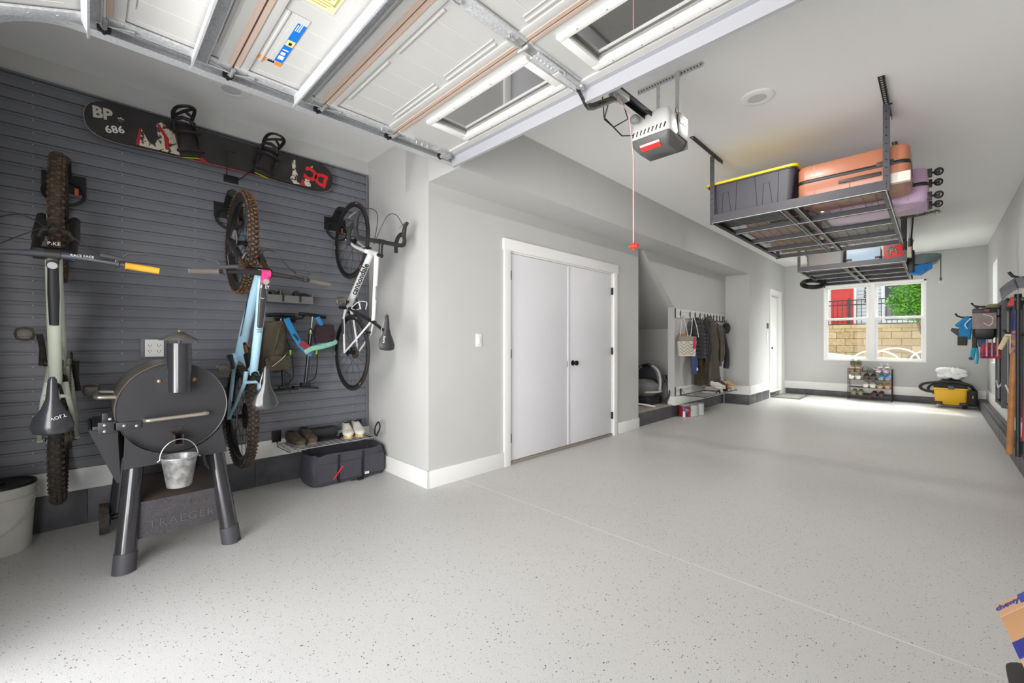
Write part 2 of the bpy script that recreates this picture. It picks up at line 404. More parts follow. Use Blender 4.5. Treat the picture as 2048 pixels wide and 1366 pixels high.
# door casing helper in a wall of constant x (face towards +x)
def casing(name, x, y0, y1, z0, z1, w=0.085, t=0.02, head=0.11):
    b = B(); b.bb(x, x + t, y0 - w, y0, z0, z1, bev=0.002); b.bb(x, x + t, y1, y1 + w, z0, z1, bev=0.002)
    b.bb(x, x + t + 0.006, y0 - w - 0.012, y1 + w + 0.012, z1, z1 + head, bev=0.002)
    b.bb(x - 0.11, x, y0 - 0.001, y0 + 0.018, z0, z1 + 0.0); b.bb(x - 0.11, x, y1 - 0.018, y1 + 0.001, z0, z1); b.bb(x - 0.11, x, y0 + 0.018, y1 - 0.018, z1 - 0.016, z1 + 0.001)
    return b
DOORP = mat('door_paint', (222, 222, 226), 0.4)
d1 = struct('door_1', casing('c', -2.94, 2.905, 4.785, 0.0, 2.095), TRIM)
BRZ = mat('oil_bronze', (46, 42, 40), 0.35, 0.7)
for k, (ya, yb) in enumerate(((2.926, 3.848), (3.853, 4.764))):
    lf = obj('door_leaf', B().bb(-2.985, -2.948, ya, yb, 0.035, 2.076, bev=0.002), DOORP, d1)
    for zz in (0.26, 1.09, 1.86):
        yh = 2.920 if k == 0 else 4.769
        h = B(); h.cyl((-2.937, yh, zz - 0.045), (-2.937, yh, zz + 0.045), 0.008, n=10); h.bb(-2.947, -2.944, yh - 0.012, yh + 0.012, zz - 0.045, zz + 0.045)
        obj('hinge', h, BRZ, lf)
    if k == 1:
        kb = B(); kb.lathe([(0.0, 0.0), (0.030, 0.0), (0.032, 0.006), (0.012, 0.012), (0.011, 0.035), (0.026, 0.042), (0.030, 0.056), (0.026, 0.068), (0.012, 0.074), (0.0, 0.075)], (-2.948, 3.935, 0.965), (1, 0, 0), 20)
        obj('knob', kb, BRZ, lf)
    else:
        obj('catch_plate', B().bb(-2.949, -2.945, 3.832, 3.846, 0.92, 0.99), BRZ, lf)
obj('astragal', B().bb(-2.948, -2.938, 3.838, 3.860, 0.04, 2.07, bev=0.002), DOORP, d1)
obj('threshold', B().bb(-3.0, -2.935, 2.925, 4.765, 0.0, 0.03, bev=0.003), mat('threshold_metal', (165, 158, 148), 0.45, 0.5), d1)
d2 = struct('door_2', casing('c', -2.52, 10.46, 11.22, 0.13, 2.25), TRIM)
lf = obj('door_leaf', B().bb(-2.60, -2.56, 10.485, 11.195, 0.16, 2.225, bev=0.003), TRIM, d2)
for zc, hh in ((0.5, 0.5), (1.2, 0.55), (1.9, 0.45)):
    obj('panel', B().bb(-2.562, -2.553, 10.60, 11.08, zc - hh / 2, zc + hh / 2, bev=0.004), TRIM, lf)
obj('handle', B().cyl((-2.56, 10.56, 1.08), (-2.50, 10.56, 1.08), 0.026, n=14), BRZ, lf)
obj('threshold', B().bb(-2.63, -2.49, 10.46, 11.22, 0.12, 0.15, bev=0.003), TRIM, d2)
# windows
def sash(b, x0, x1, z0, z1, y, w=0.045, t=0.03):
    b.bb(x0, x1, y - t / 2, y + t / 2, z0, z0 + w, bev=0.003); b.bb(x0, x1, y - t / 2, y + t / 2, z1 - w, z1, bev=0.003)
    b.bb(x0, x0 + w, y - t / 2, y + t / 2, z0 + w, z1 - w, bev=0.003); b.bb(x1 - w, x1, y - t / 2, y + t / 2, z0 + w, z1 - w, bev=0.003)
VIN = mat('window_vinyl', (240, 240, 238), 0.35)
GLS = glass_mat('window_glass', (0.97, 0.98, 0.97), 0.0, 0.12)
b = B(); b.bb(WX0, WX1, 11.69, 11.85, WZ0 - 0.0, WZ0 + 0.03, bev=0.003); b.bb(WX0, WX1, 11.70, 11.85, WZ1 - 0.03, WZ1); b.bb(WX0, WX0 + 0.03, 11.70, 11.85, WZ0, WZ1); b.bb(WX1 - 0.03, WX1, 11.70, 11.85, WZ0, WZ1)
w1 = struct('window_1', b, VIN); xm = (WX0 + WX1) / 2
obj('mullion', B().bb(xm - 0.05, xm + 0.05, 11.715, 11.83, WZ0 + 0.03, WZ1 - 0.03, bev=0.003), VIN, w1)
for x0, x1 in ((WX0 + 0.03, xm - 0.05), (xm + 0.05, WX1 - 0.03)):
    zm = 1.715
    b = B(); sash(b, x0, x1, WZ0 + 0.03, zm + 0.02, 11.75); lo = obj('lower_sash', b, VIN, w1)
    obj('pane', B().bb(x0 + 0.045, x1 - 0.045, 11.748, 11.752, WZ0 + 0.075, zm - 0.025), GLS, lo)
    b = B(); sash(b, x0, x1, zm - 0.02, WZ1 - 0.03, 11.79); up = obj('upper_sash', b, VIN, w1)
    obj('pane', B().bb(x0 + 0.045, x1 - 0.045, 11.788, 11.792, zm + 0.025, WZ1 - 0.075), GLS, up)
b = B(); b.bb(0.68, 0.84, RY0, RY1, RZ0, RZ0 + 0.03, bev=0.003); b.bb(0.70, 0.84, RY0, RY1, RZ1 - 0.03, RZ1); b.bb(0.70, 0.84, RY0, RY0 + 0.03, RZ0, RZ1); b.bb(0.70, 0.84, RY1 - 0.03, RY1, RZ0, RZ1)
w2 = struct('window_2', b, VIN)
b = B()
b.bb(0.76, 0.79, RY0 + 0.03, RY0 + 0.08, RZ0 + 0.03, RZ1 - 0.03); b.bb(0.76, 0.79, RY1 - 0.08, RY1 - 0.03, RZ0 + 0.03, RZ1 - 0.03)
for zz in (RZ0 + 0.03, 1.68, RZ1 - 0.08): b.bb(0.76, 0.79, RY0 + 0.08, RY1 - 0.08, zz, zz + 0.05)
s2 = obj('sash', b, VIN, w2)
obj('pane', B().bb(0.773, 0.777, RY0 + 0.08, RY1 - 0.08, RZ0 + 0.08, RZ1 - 0.08), GLS, s2)

# slotted storage panel on the left wall
SLAT = mat('slat_pvc', (112, 114, 121), 0.27, noise=0.05, nscale=2.5)
P0 = 0.0762; zb, zt = 0.378, 2.846; n = int(round((zt - zb) / P0)); prof = [(-3.9985, zb)]
pz = (zt - zb) / n
for i in range(n):
    z0 = zb + i * pz
    prof += [(-3.981, z0 + 0.001), (-3.981, z0 + pz * 0.62), (-3.984, z0 + pz * 0.64), (-3.984, z0 + pz * 0.70), (-3.981, z0 + pz * 0.72), (-3.981, z0 + pz * 0.84), (-3.994, z0 + pz * 0.86), (-3.994, z0 + pz * 0.97), (-3.981, z0 + pz * 0.985)]
prof += [(-3.981, zt), (-3.9985, zt)]
sw = thing('slatwall', 'dark grey slotted storage panel covering the left wall behind the bikes', 'wall panel', (-4.0, 0.7, 0.378))
Mx = Matrix(((1, 0, 0, 0), (0, 0, 1, 0), (0, 1, 0, 0), (0, 0, 0, 1)))   # (a,b,c)->(x=a,y=c,z=b)
b = B(); b.prism(prof, 1.935 - HY, Matrix.Translation((0, HY, 0)) @ Mx); obj('panel', b, SLAT, sw, True, angle=20)
obj('edge_trim', B().bb(-3.9985, -3.972, 1.932, 1.952, zb, zt + 0.012, bev=0.002), SLAT, sw, True)
obj('top_trim', B().bb(-3.9985, -3.974, HY, 1.935, zt, zt + 0.012, bev=0.002), SLAT, sw, True)
b = B()
for yy in (-0.25, 0.16, 0.57, 0.98, 1.39, 1.80):
    for i in range(n):
        zz = zb + (i + 0.67) * pz; b.cyl((-3.985, yy, zz), (-3.980, yy, zz), 0.003, n=6)
so = obj('screws', b, STL, sw, True); so['kind'] = 'stuff'
# double outlet in the panel
t = thing('wall_outlet', 'white double power outlet in grey surround on the slotted panel', 'outlet', (-3.98, 0.33, 1.16))
obj('surround', B().bb(0.0, 0.014, -0.075, 0.075, -0.075, 0.075, bev=0.003), mat('surround_grey', (92, 94, 104), 0.4), t)
pl = obj('cover_plate', B().bb(0.014, 0.020, -0.052, 0.052, -0.062, 0.062, bev=0.002), WPL, t)
for yy in (-0.025, 0.025):
    for zz in (0.02, -0.02):
        b = B(); b.bb(0.0195, 0.0205, yy - 0.009, yy - 0.006, zz - 0.006, zz + 0.006); b.bb(0.0195, 0.0205, yy + 0.006, yy + 0.009, zz - 0.005, zz + 0.005)
        b.cyl((0.0195, yy, zz - 0.012), (0.0205, yy, zz - 0.012), 0.003, n=8); obj('socket', b, BLK, pl)
t = thing('light_switch', 'white light switch beside the double closet doors', 'switch', (-2.94, 2.51, 1.22))
obj('cover_plate', B().bb(0, 0.007, -0.035, 0.035, -0.06, 0.06, bev=0.003), WPL, t)
obj('toggle', B().bb(0.007, 0.013, -0.014, 0.014, -0.03, 0.03, bev=0.003), WPL, t)
single('keypad', B().bb(-2.52, -2.49, 10.16, 10.22, 1.50, 1.61, bev=0.004), mat('keypad_grey', (92, 92, 94), 0.4), 'small grey keypad on wall beside the narrow entry door', 'keypad')
single('light_switch_plate', B().bb(-2.52, -2.508, 10.16, 10.23, 1.18, 1.42, bev=0.004), WPL, 'white switch plate under the grey keypad by the entry door', 'switch')
# recessed disc lights: two real ones, two added as fill
def disc_light(x, y, label, power):
    t = thing('ceiling_light', label, 'ceiling light', (x, y, 3.0), group=None)
    obj('trim_ring', B().lathe([(0.108, 0.0), (0.106, -0.012), (0.085, -0.018), (0.062, -0.016), (0.062, -0.012)], n=40), mat('light_ring', (240, 240, 238), 0.4), t)
    obj('diffuser', B().lathe([(0.0, -0.013), (0.062, -0.013)], n=40), mat('light_lens', (205, 205, 208), 0.35), t)
    if power:
        l = bpy.data.lights.new('disc_fill_lamp', 'AREA'); l.shape = 'DISK'; l.size = 0.12; l.energy = power; l.color = (1.0, 0.97, 0.93)
        lo = bpy.data.objects.new('disc_fill_lamp', l); COL.objects.link(lo); lo.parent = t; lo.location = (0, 0, -0.022)
    return t
disc_light(-0.918, 3.46, 'round white disc light on ceiling beside the garage door opener', 12)  # real fixture but unlit; its output is added to brighten the floor
disc_light(-3.52, 0.71, 'round white disc light on ceiling over the bikes, partly behind door track', 0)
disc_light(-0.918, 10.3, 'added unseen disc light on ceiling near the far window', 7)  # invented lamp behind the racks, fills the far end of the bay
disc_light(-0.918, 6.95, 'added unseen disc light on ceiling above the gap between the two hanging racks', 17)  # another invented lamp, brightens the middle of the deep bay
# door mat
b = B(); b.bb(-2.56, -2.0, 10.56, 11.5, 0.0, 0.012, bev=0.003)
t = thing('door_mat', 'thin grey door mat on floor below the narrow entry door', 'mat', (-2.28, 11.03, 0.0))
obj('border', b, mat('mat_rubber', (104, 104, 102), 0.8), t, True)
obj('pile', B().bb(-2.5, -2.06, 10.62, 11.44, 0.012, 0.016), mat('mat_pile', (150, 150, 144), 0.95, noise=0.2, nscale=150), t, True)
# ================================================================ overhead garage door, tracks, opener
DSK = mat('door_skin', (190, 189, 186), 0.5)
EDG = mat('door_edge_foam', (184, 162, 148), 0.8)
gd = thing('garage_door', 'white sectional garage door rolled up overhead on its tracks, with two glazed panes', 'garage door', (-1.27, 0.9, 2.5))
DX0, DX1, ZD = -2.385, -0.155, 2.5
YJ = [0.043, 0.480, 0.907, 1.340, 1.795]
def section(y0, y1, win=False, tilt=None):
    """one door section; built flat then tilted about its joint"""
    T = Matrix.Identity(4)
    if tilt: T = Matrix.Translation((0, y1, ZD)) @ Matrix.Rotation(math.radians(tilt), 4, 'X') @ Matrix.Translation((0, -y1, -ZD))
    def put(name, b, m, par=None):
        for v in b.bm.verts: v.co = T @ v.co
        return obj(name, b, m, par or gd, True)
    b = B(); g = 0.004
    wins = []
    if win:
        wy0, wy1 = y0 + 0.085, y1 - 0.115
        wins = [(-2.09, -1.345), (-1.11, -0.40)]
        b.bb(DX0, DX1, y0 + g, wy0, ZD + 0.006, ZD + 0.046); b.bb(DX0, DX1, wy1, y1 - g, ZD + 0.006, ZD + 0.046)
        xs = [DX0, wins[0][0], wins[0][1], wins[1][0], wins[1][1], DX1]
        for i in (0, 2, 4): b.bb(xs[i], xs[i + 1], wy0, wy1, ZD + 0.006, ZD + 0.046)
    else:
        b.bb(DX0, DX1, y0 + g, y1 - g, ZD + 0.012, ZD + 0.046)
        # raised rails along the joints and between the stamped fields
        b.bb(DX0, DX1, y0 + 0.022, y0 + 0.060, ZD + 0.004, ZD + 0.012, bev=0.002); b.bb(DX0, DX1, y1 - 0.060, y1 - 0.022, ZD + 0.004, ZD + 0.012, bev=0.002)
    sec = put('section_panel', b, DSK)
    e = B()
    for ya, yb in ((y0 + g, y0 + 0.022), (y1 - 0.022, y1 - g)): e.bb(DX0 + 0.02, DX1 - 0.02, ya, yb, ZD, ZD + 0.012)
    put('joint_edge', e, EDG, sec) if not win else None
    if not win:
        r = B()
        for xa, xb in ((-2.22, -1.80), (-1.72, -1.36), (-1.18, -0.78), (-0.72, -0.30)):
            yc = y1 - 0.085
            r.bb(xa, xb, yc, yc + 0.010, ZD + 0.006, ZD + 0.012, bev=0.002); r.bb(xa + 0.01, xb + 0.01, yc - 0.024, yc - 0.018, ZD + 0.008, ZD + 0.012, bev=0.001)
            r.bb(xa, xb, y0 + 0.075, y0 + 0.085, ZD + 0.006, ZD + 0.012, bev=0.002)
        put('stamped_rib', r, DSK, sec)
        r = B(); x = -2.30
        while x < -0.2:
            r.bb(x, x + 0.004, y0 + 0.09, y1 - 0.115, ZD + 0.0105, ZD + 0.012); x += 0.145
        put('stamped_groove', r, mat('door_groove', (206, 205, 201), 0.5), sec)
    else:
        put('joint_edge', B().bb(DX0 + 0.02, DX1 - 0.02, y0 + g, y0 + 0.02, ZD, ZD + 0.008), EDG, sec)
        put('bottom_rail', B().bb(DX0, DX1, wy1 + 0.045, y1 - g, ZD - 0.006, ZD + 0.006, bev=0.003), DSK, sec)
        for xa, xb in wins:
            f = B()
            for q in ((xa - 0.03, xb + 0.03, wy0 - 0.022, wy0 + 0.012), (xa - 0.03, xb + 0.03, wy1 - 0.012, wy1 + 0.026), (xa - 0.03, xa + 0.012, wy0 + 0.012, wy1 - 0.012), (xb - 0.012, xb + 0.03, wy0 + 0.012, wy1 - 0.012)):
                f.bb(q[0], q[1], q[2], q[3], ZD - 0.010, ZD + 0.007, bev=0.004)
            fo = put('window_frame', f, WHT, gd)
            put('pane', B().bb(xa + 0.005, xb - 0.005, wy0 + 0.005, wy1 - 0.005, ZD + 0.024, ZD + 0.028), glass_mat('door_glass', (0.92, 0.93, 0.92), 0.5), fo)
            s = B(); nx = 5
            for i in range(nx):
                x = xa + (xb - xa) * (i + 0.5) / nx
                for yy in (wy0 - 0.008, wy1 + 0.012): s.cyl((x, yy, ZD - 0.012), (x, yy, ZD - 0.009), 0.004, n=8)
            put('screws', s, STL, fo)
    # galvanised end stiles (left edge, centre, right edge)
    for xa, xb in ((DX0 - 0.002, DX0 + 0.055), (-1.300, -1.235), (DX1 - 0.055, DX1 + 0.002)):
        b = B(); b.bb(xa, xb, y0 + 0.006, y1 - 0.006, ZD - 0.004, ZD + 0.006, bev=0.001)
        for i in range(5):
            b.cyl(((xa + xb) / 2, y0 + 0.06 + i * (y1 - y0 - 0.12) / 4, ZD - 0.006), ((xa + xb) / 2, y0 + 0.06 + i * (y1 - y0 - 0.12) / 4, ZD - 0.003), 0.004, n=6)
        put('end_stile' if xa < -2 or xb > -1 else 'centre_stile', b, GALV)
    return T
section(YJ[0] - 0.44, YJ[0], tilt=22)
for i in range(3): section(YJ[i], YJ[i + 1])
section(YJ[3], YJ[4], win=True)
# operator flange on the leading edge
obj('edge_flange', B().bb(DX0, DX1, 1.792, 1.800, 2.428, 2.50).bb(DX0, DX1, 1.760, 1.795, 2.492, 2.500).bb(DX0, DX1, 1.800, 1.812, 2.428, 2.434), mat('flange_zinc', (172, 173, 178), 0.45, 0.25), gd, True)
# three hat struts hanging below the sections
for ys, tl in ((0.762, 0), (0.328, 0), (-0.028, 22)):
    T = Matrix.Identity(4)
    if tl: T = Matrix.Translation((0, YJ[0], ZD)) @ Matrix.Rotation(math.radians(tl), 4, 'X') @ Matrix.Translation((0, -YJ[0], -ZD))
    b = B(); b.bb(DX0 + 0.004, DX1, ys, ys + 0.052, 2.494, 2.498); b.bb(DX0 + 0.004, DX1, ys - 0.002, ys + 0.001, 2.436, 2.498); b.bb(DX0 + 0.004, DX1, ys + 0.051, ys + 0.054, 2.480, 2.498); b.bb(DX0 + 0.004, DX1, ys - 0.009, ys - 0.001, 2.434, 2.437)
    for i in range(8):
        x = DX0 + 0.05 + i * 0.30; b.cyl((x, ys + 0.026, 2.488), (x, ys + 0.026, 2.495), 0.006, n=6)
    for v in b.bm.verts: v.co = T @ v.co
    obj('strut', b, GALV, gd, True)
# hinges + rollers
def hinge(x, y, z=2.5, roller=True, side=-1):
    b = B()
    b.bb(x - 0.02, x + 0.02, y - 0.055, y - 0.012, z - 0.010, z - 0.004); b.bb(x - 0.02, x + 0.02, y + 0.012, y + 0.055, z - 0.010, z - 0.004)
    b.cyl((x - 0.03, y, z - 0.018), (x + 0.03, y, z - 0.018), 0.009, n=10)
    for s in (-1, 1):
        b.tube([(x - 0.014, y + s * 0.09, z - 0.012), (x + 0.002, y + s * 0.012, z - 0.022), (x + 0.014, y + s * 0.09, z - 0.012)], 0.003, 6)
        b.cyl((x, y + s * 0.088, z - 0.016), (x, y + s * 0.088, z - 0.006), 0.007, n=6)
    h = obj('hinge', b, STL, gd, True)
    if roller:
        r = B(); r.cyl((x, y, z - 0.022), (x + side * 0.085, y, z + 0.012), 0.005, n=8); obj('roller_pin', r, STL, h, True)
        r = B(); r.cyl((x + side * 0.080, y, z + 0.012), (x + side * 0.098, y, z + 0.012), 0.023, n=18); obj('roller', r, BLK, h, True)
for y in YJ[:4]:
    hinge(DX0 + 0.022, y); hinge(DX1 - 0.022, y, side=1)
for y in YJ[1:4]: hinge(-1.268, y, roller=False)
# top fixture with roller, left and right; lock plate
for x, s in ((DX0 + 0.03, -1), (DX1 - 0.03, 1)):
    b = B(); b.bb(x - 0.03, x + 0.03, 1.46, 1.60, 2.489, 2.494); b.bb(x - 0.03, x + 0.03, 1.66, 1.75, 2.489, 2.494, bev=0.001); b.cyl((x, 1.70, 2.470), (x + s * 0.03, 1.70, 2.470), 0.012, n=10)
    b.bb(x - 0.02, x + 0.02, 1.69, 1.745, 2.458, 2.489); b.cyl((x, 1.74, 2.46), (x + s * 0.09, 1.74, 2.505), 0.006, n=8)
    for yy in (1.49, 1.53, 1.57): b.cyl((x, yy, 2.480), (x, yy, 2.490), 0.007, n=6)
    f = obj('top_fixture', b, STL, gd, True)
    obj('roller', B().cyl((x + s * 0.085, 1.74, 2.508), (x + s * 0.103, 1.74, 2.508), 0.023, n=18), BLK, f, True)
# operator bracket on the centre stile
b = B(); b.bb(-1.295, -1.241, 1.41, 1.60, 2.482, 2.490); b.bb(-1.287, -1.249, 1.56, 1.74, 2.470, 2.476, bev=0.001)
for k in range(5): b.cyl((-1.268, 1.43 + k * 0.025, 2.478), (-1.268, 1.43 + k * 0.025, 2.483), 0.006, n=8)
b.bb(-1.290, -1.284, 1.60, 1.76, 2.470, 2.492); b.bb(-1.252, -1.246, 1.60, 1.76, 2.470, 2.492); b.cyl((-1.30, 1.73, 2.478), (-1.236, 1.73, 2.478), 0.007, n=8)
obj('operator_bracket', b, GALV, gd, True)
# stickers
def sticker(x0, x1, y0, y1, m, par, name='sticker', z=2.5105):
    return obj(name, B().bb(x0, x1, y0, y1, z - 0.0006, z), m, par, True)
st = sticker(-2.20, -1.80, 0.535, 0.640, mat('sticker_paper', (196, 196, 194), 0.5), gd, 'warning_sticker')
sticker(-2.165, -1.845, 0.605, 0.640, mat('sticker_blue', (22, 112, 205), 0.4), st, 'blue_strip', 2.5101)
sticker(-2.02, -1.975, 0.607, 0.638, mat('sticker_cream', (246, 214, 140), 0.4), st, 'cream_patch', 2.5096)
sticker(-2.20, -2.168, 0.535, 0.578, mat('sticker_orange', (226, 140, 48), 0.4), st, 'orange_patch', 2.5101)
sticker(-2.20, -2.168, 0.613, 0.640, mat('sticker_orange', (226, 140, 48), 0.4), st, 'orange_patch', 2.5101)
b = B()
for (xx, yy, ww, hh) in ((-2.14, 0.622, 0.03, 0.022), (-2.10, 0.620, 0.022, 0.018), (-2.062, 0.622, 0.008, 0.024), (-1.90, 0.625, 0.06, 0.003), (-1.90, 0.618, 0.06, 0.003), (-1.90, 0.611, 0.045, 0.003)):
    b.bb(xx, xx + ww, yy - hh / 2, yy + hh / 2, 2.5090, 2.5096)
obj('white_print', b, mat('sticker_white', (238, 240, 245), 0.4), st, True)
b = B(); b.bb(-2.19, -2.178, 0.582, 0.610, 2.5090, 2.5098); b.bb(-2.01, -1.99, 0.617, 0.629, 2.5085, 2.509)
for i in range(3): b.bb(-2.176, -2.170, 0.584 + i * 0.009, 0.589 + i * 0.009, 2.5090, 2.5098)
obj('black_print', b, BLK, st, True)
b = B()
for i in range(6):
    for j in range(4):
        xx = -2.15 + i * 0.052; yy = 0.542 + j * 0.015; b.bb(xx, xx + 0.036, yy, yy + 0.0035, 2.5094, 2.5100)
obj('print', b, mat('sticker_grey', (204, 204, 204), 0.5), st, True)
yl = sticker(-1.70, -1.38, 0.565, 0.690, mat('sticker_yellow', (243, 232, 166), 0.5), gd, 'yellow_notice')
b = B()
for i in range(20): b.bb(-1.685 + i * 0.0145, -1.680 + i * 0.0145, 0.578, 0.655 + 0.02 * (i % 3) / 2, 2.5094, 2.5100)
b.bb(-1.66, -1.44, 0.672, 0.680, 2.5094, 2.51)
obj('print', b, mat('sticker_ink', (170, 158, 96), 0.5), yl, True)

# tracks
def track(name, x, s, label):
    t = thing(name, label, 'track', (x, 0.9, 2.49))
    path = [(-0.02 - 0.35 * math.sin(a), 2.14 + 0.35 * math.cos(a)) for a in [PI / 2 * i / 14 for i in range(14, -1, -1)]]
    path = [(-0.37, 1.4)] + path + [(1.88, 2.49)]
    def strip(offs, nm, m=GALV):
        b = B(); rings = []
        for i, (y, z) in enumerate(path):
            a = path[max(i - 1, 0)]; c = path[min(i + 1, len(path) - 1)]
            ty, tz = c[0] - a[0], c[1] - a[1]; l = math.hypot(ty, tz); ny, nz = -tz / l, ty / l      # inward-up normal
            rings.append([(x + s * dx, y + ny * dn, z + nz * dn) for dx, dn in offs])
        b.loft(rings); return obj(nm, b, m, t, True)
    strip([(0.0, 0.0), (0.052, 0.0), (0.052, 0.003), (0.003, 0.003), (0.003, 0.047), (0.030, 0.047), (0.030, 0.050), (0.0, 0.050)], 'channel')
    b = B(); b.bb(x - s * 0.004, x - s * 0.001, 0.0, 1.88, 2.50, 2.575); b.bb(x - s * 0.004, x - s * 0.045, 0.0, 1.88, 2.572, 2.575)
    obj('support_angle', b, GALV, t, True)
    b = B(); b.bb(min(x + s * 0.01, x - s * 0.03), max(x + s * 0.01, x - s * 0.03), 1.862, 1.866, 2.52, 3.0); b.cyl((x - s * 0.01, 1.858, 2.56), (x - s * 0.01, 1.870, 2.56), 0.008, n=8)
    obj('hanger', b, GALV, t, True)
    return t
track('door_track', -2.505, 1, 'galvanised garage door track above the bikes, bending down at far left')
track('door_track', -0.035, -1, 'galvanised garage door track on the right side of the raised door')
# perforated hanger just visible at the top edge of the photo
b = B(); b.bb(0.152, 0.188, 2.198, 2.202, 2.66, 3.0); b.bb(0.152, 0.155, 2.198, 2.226, 2.66, 3.0)
single('hanger_strap', b, GALV, 'short galvanised strap hanging from ceiling at the top right', 'strap')

# opener
op = thing('garage_door_opener', 'white and grey garage door opener motor hanging from ceiling on metal straps', 'garage door opener', (-1.26, 2.6, 2.43))
OG = mat('opener_grey', (96, 96, 96), 0.45); OW = mat('opener_white', (228, 227, 224), 0.4)
b = B()
def rr(x0, x1, y0, y1, r, z, n=4):
    P = []
    for cx, cy, a0 in ((x1 - r, y1 - r, 0), (x0 + r, y1 - r, PI / 2), (x0 + r, y0 + r, PI), (x1 - r, y0 + r, 3 * PI / 2)):
        for i in range(n + 1):
            a = a0 + PI / 2 * i / n; P.append((cx + r * math.cos(a), cy + r * math.sin(a), z))
    return P
b.loft([rr(-1.39, -1.135, 2.47, 2.62, 0.03, 2.495), rr(-1.395, -1.13, 2.465, 2.62, 0.035, 2.52), rr(-1.385, -1.14, 2.48, 2.62, 0.035, 2.63), rr(-1.37, -1.155, 2.50, 2.61, 0.03, 2.655)])
obj('front_cover', b, OW, op, True, angle=35)
b = B(); b.loft([rr(-1.36, -1.165, 2.52, 2.68, 0.02, 2.425), rr(-1.385, -1.14, 2.48, 2.72, 0.02, 2.46), rr(-1.392, -1.133, 2.472, 2.73, 0.02, 2.495)])
obj('light_lens', b, OG, op, True)
b = B(); b.bb(-1.385, -1.14, 2.615, 2.735, 2.495, 2.64, bev=0.006); b.bb(-1.39, -1.13, 2.735, 2.742, 2.45, 2.655, bev=0.002); obj('motor_housing', b, OG, op, True)
b = B()
for i in range(9): b.box((-1.365 + i * 0.026, 2.4665, 2.525), (0.006, 0.006, 0.030), (0, math.radians(20), 0))
obj('vent_slots', b, BLK, op, True)
wl = obj('warning_label', B().box((-1.265, 2.499, 2.4405), (0.13, 0.046, 0.007), (math.radians(-41), 0, 0)), mat('label_red', (206, 52, 50), 0.4), op, True)
obj('label_header', B().box((-1.265, 2.487, 2.4505), (0.13, 0.014, 0.0080), (math.radians(-41), 0, 0)), OW, wl, True)
LT = mat('lettering_white', (235, 235, 235), 0.4)
text('logo', 'LiftMaster', 0.040, Matrix.Translation((1.26 - 1.128, 0.072, 0.165)) @ Matrix(((0, 0, 1, 0), (1, 0, 0, 0), (0, 1, 0, 0), (0, 0, 0, 1))), LT, op, bold=0.0008, xs=0.62)
obj('logo_panel', B().bb(-1.134, -1.1295, 2.60, 2.735, 2.50, 2.645, bev=0.001), OG, op, True)
obj('button', B().cyl((-1.128, 2.56, 2.63), (-1.122, 2.56, 2.63), 0.012, n=14), BLK, op, True)
b = B(); b.bb(-1.295, -1.245, HY + 0.02, 2.50, 2.635, 2.639); b.bb(-1.295, -1.291, HY + 0.02, 2.50, 2.610, 2.639); b.bb(-1.249, -1.245, HY + 0.02, 2.50, 2.610, 2.639); obj('rail', b, BLKM, op, True)
b = B(); b.bb(-1.299, -1.241, 2.03, 2.20, 2.590, 2.622, bev=0.004); b.bb(-1.285, -1.255, 2.05, 2.12, 2.565, 2.592); b.cyl((-1.29, 2.09, 2.575), (-1.25, 2.09, 2.575), 0.008, n=10); obj('trolley', b, STL, op, True)
b = B(); b.box((-1.268, 1.775, 2.458), (0.006, 0.03, 0.115), (math.radians(40), 0, 0))
arm = thing('x', '', '') if False else None
b = B(); b.tube([(-1.268, 1.730, 2.480), (-1.268, 1.80, 2.425), (-1.268, 1.83, 2.415)], 0.016, 4, flat=0.25, up=(1, 0, 0)); b.tube([(-1.264, 1.815, 2.415), (-1.264, 1.86, 2.432), (-1.264, 2.09, 2.572)], 0.018, 4, flat=0.25, up=(1, 0, 0))
for k in range(6): b.cyl((-1.274, 1.87 + k * 0.022, 2.438 + k * 0.0134), (-1.256, 1.87 + k * 0.022, 2.438 + k * 0.0134), 0.006, n=8)
obj('door_arm', b, mat('arm_grey', (66, 66, 62), 0.4, 0.4), op, True)
b = B(); b.tube([(-1.30, 2.08, 2.58), (-1.36, 2.12, 2.50), (-1.36, 2.22, 2.49), (-1.31, 2.30, 2.55), (-1.285, 2.2, 2.60)], 0.004, 6)
b.tube([(-1.31, 2.02, 2.60), (-1.38, 2.15, 2.53), (-1.38, 2.35, 2.49), (-1.37, 2.47, 2.53)], 0.004, 6); obj('cable', b, BLK, op, True)
b = B(); b.ball((-1.33, 2.42, 2.60), 0.03, (1, 1, 1)); obj('motion_sensor', b, mat('sensor_grey', (150, 150, 148), 0.4), op, True)
def perf(b, x0, x1, y, z, n):
    """perforated angle lying along x against the ceiling"""
    b.bb(x0, x1, y, y + 0.035, z - 0.003, z); b.bb(x0, x1, y, y + 0.003, z - 0.035, z)
b = B(); perf(b, -1.50, -1.05, 2.77, 3.0, 12); obj('ceiling_angle', b, GALV, op, True)
h = B()
for i in range(22):
    x = -1.49 + i * 0.0205; h.cyl((x, 2.766, 2.982), (x, 2.7705, 2.982), 0.005, n=8)
obj('angle_holes', h, mat('hole_shadow', (90, 90, 88), 0.8), op, True)
b = B()
b.bb(-1.214, -1.186, 2.742, 2.746, 2.60, 2.99); obj('hanger_strap', b, GALV, op, True)
b = B(); b.bb(-1.36, -1.335, 2.772, 2.776, 2.60, 2.99); obj('hanger_strap', b, GALV, op, True)
b = B(); b.tube([(-1.265, 2.13, 2.58), (-1.268, 2.24, 2.54), (-1.27, 2.295, 2.30), (-1.27, 2.295, 1.79)], 0.0035, 6); rope = obj('release_rope', b, mat('rope_pink', (214, 178, 172), 0.8), op, True)
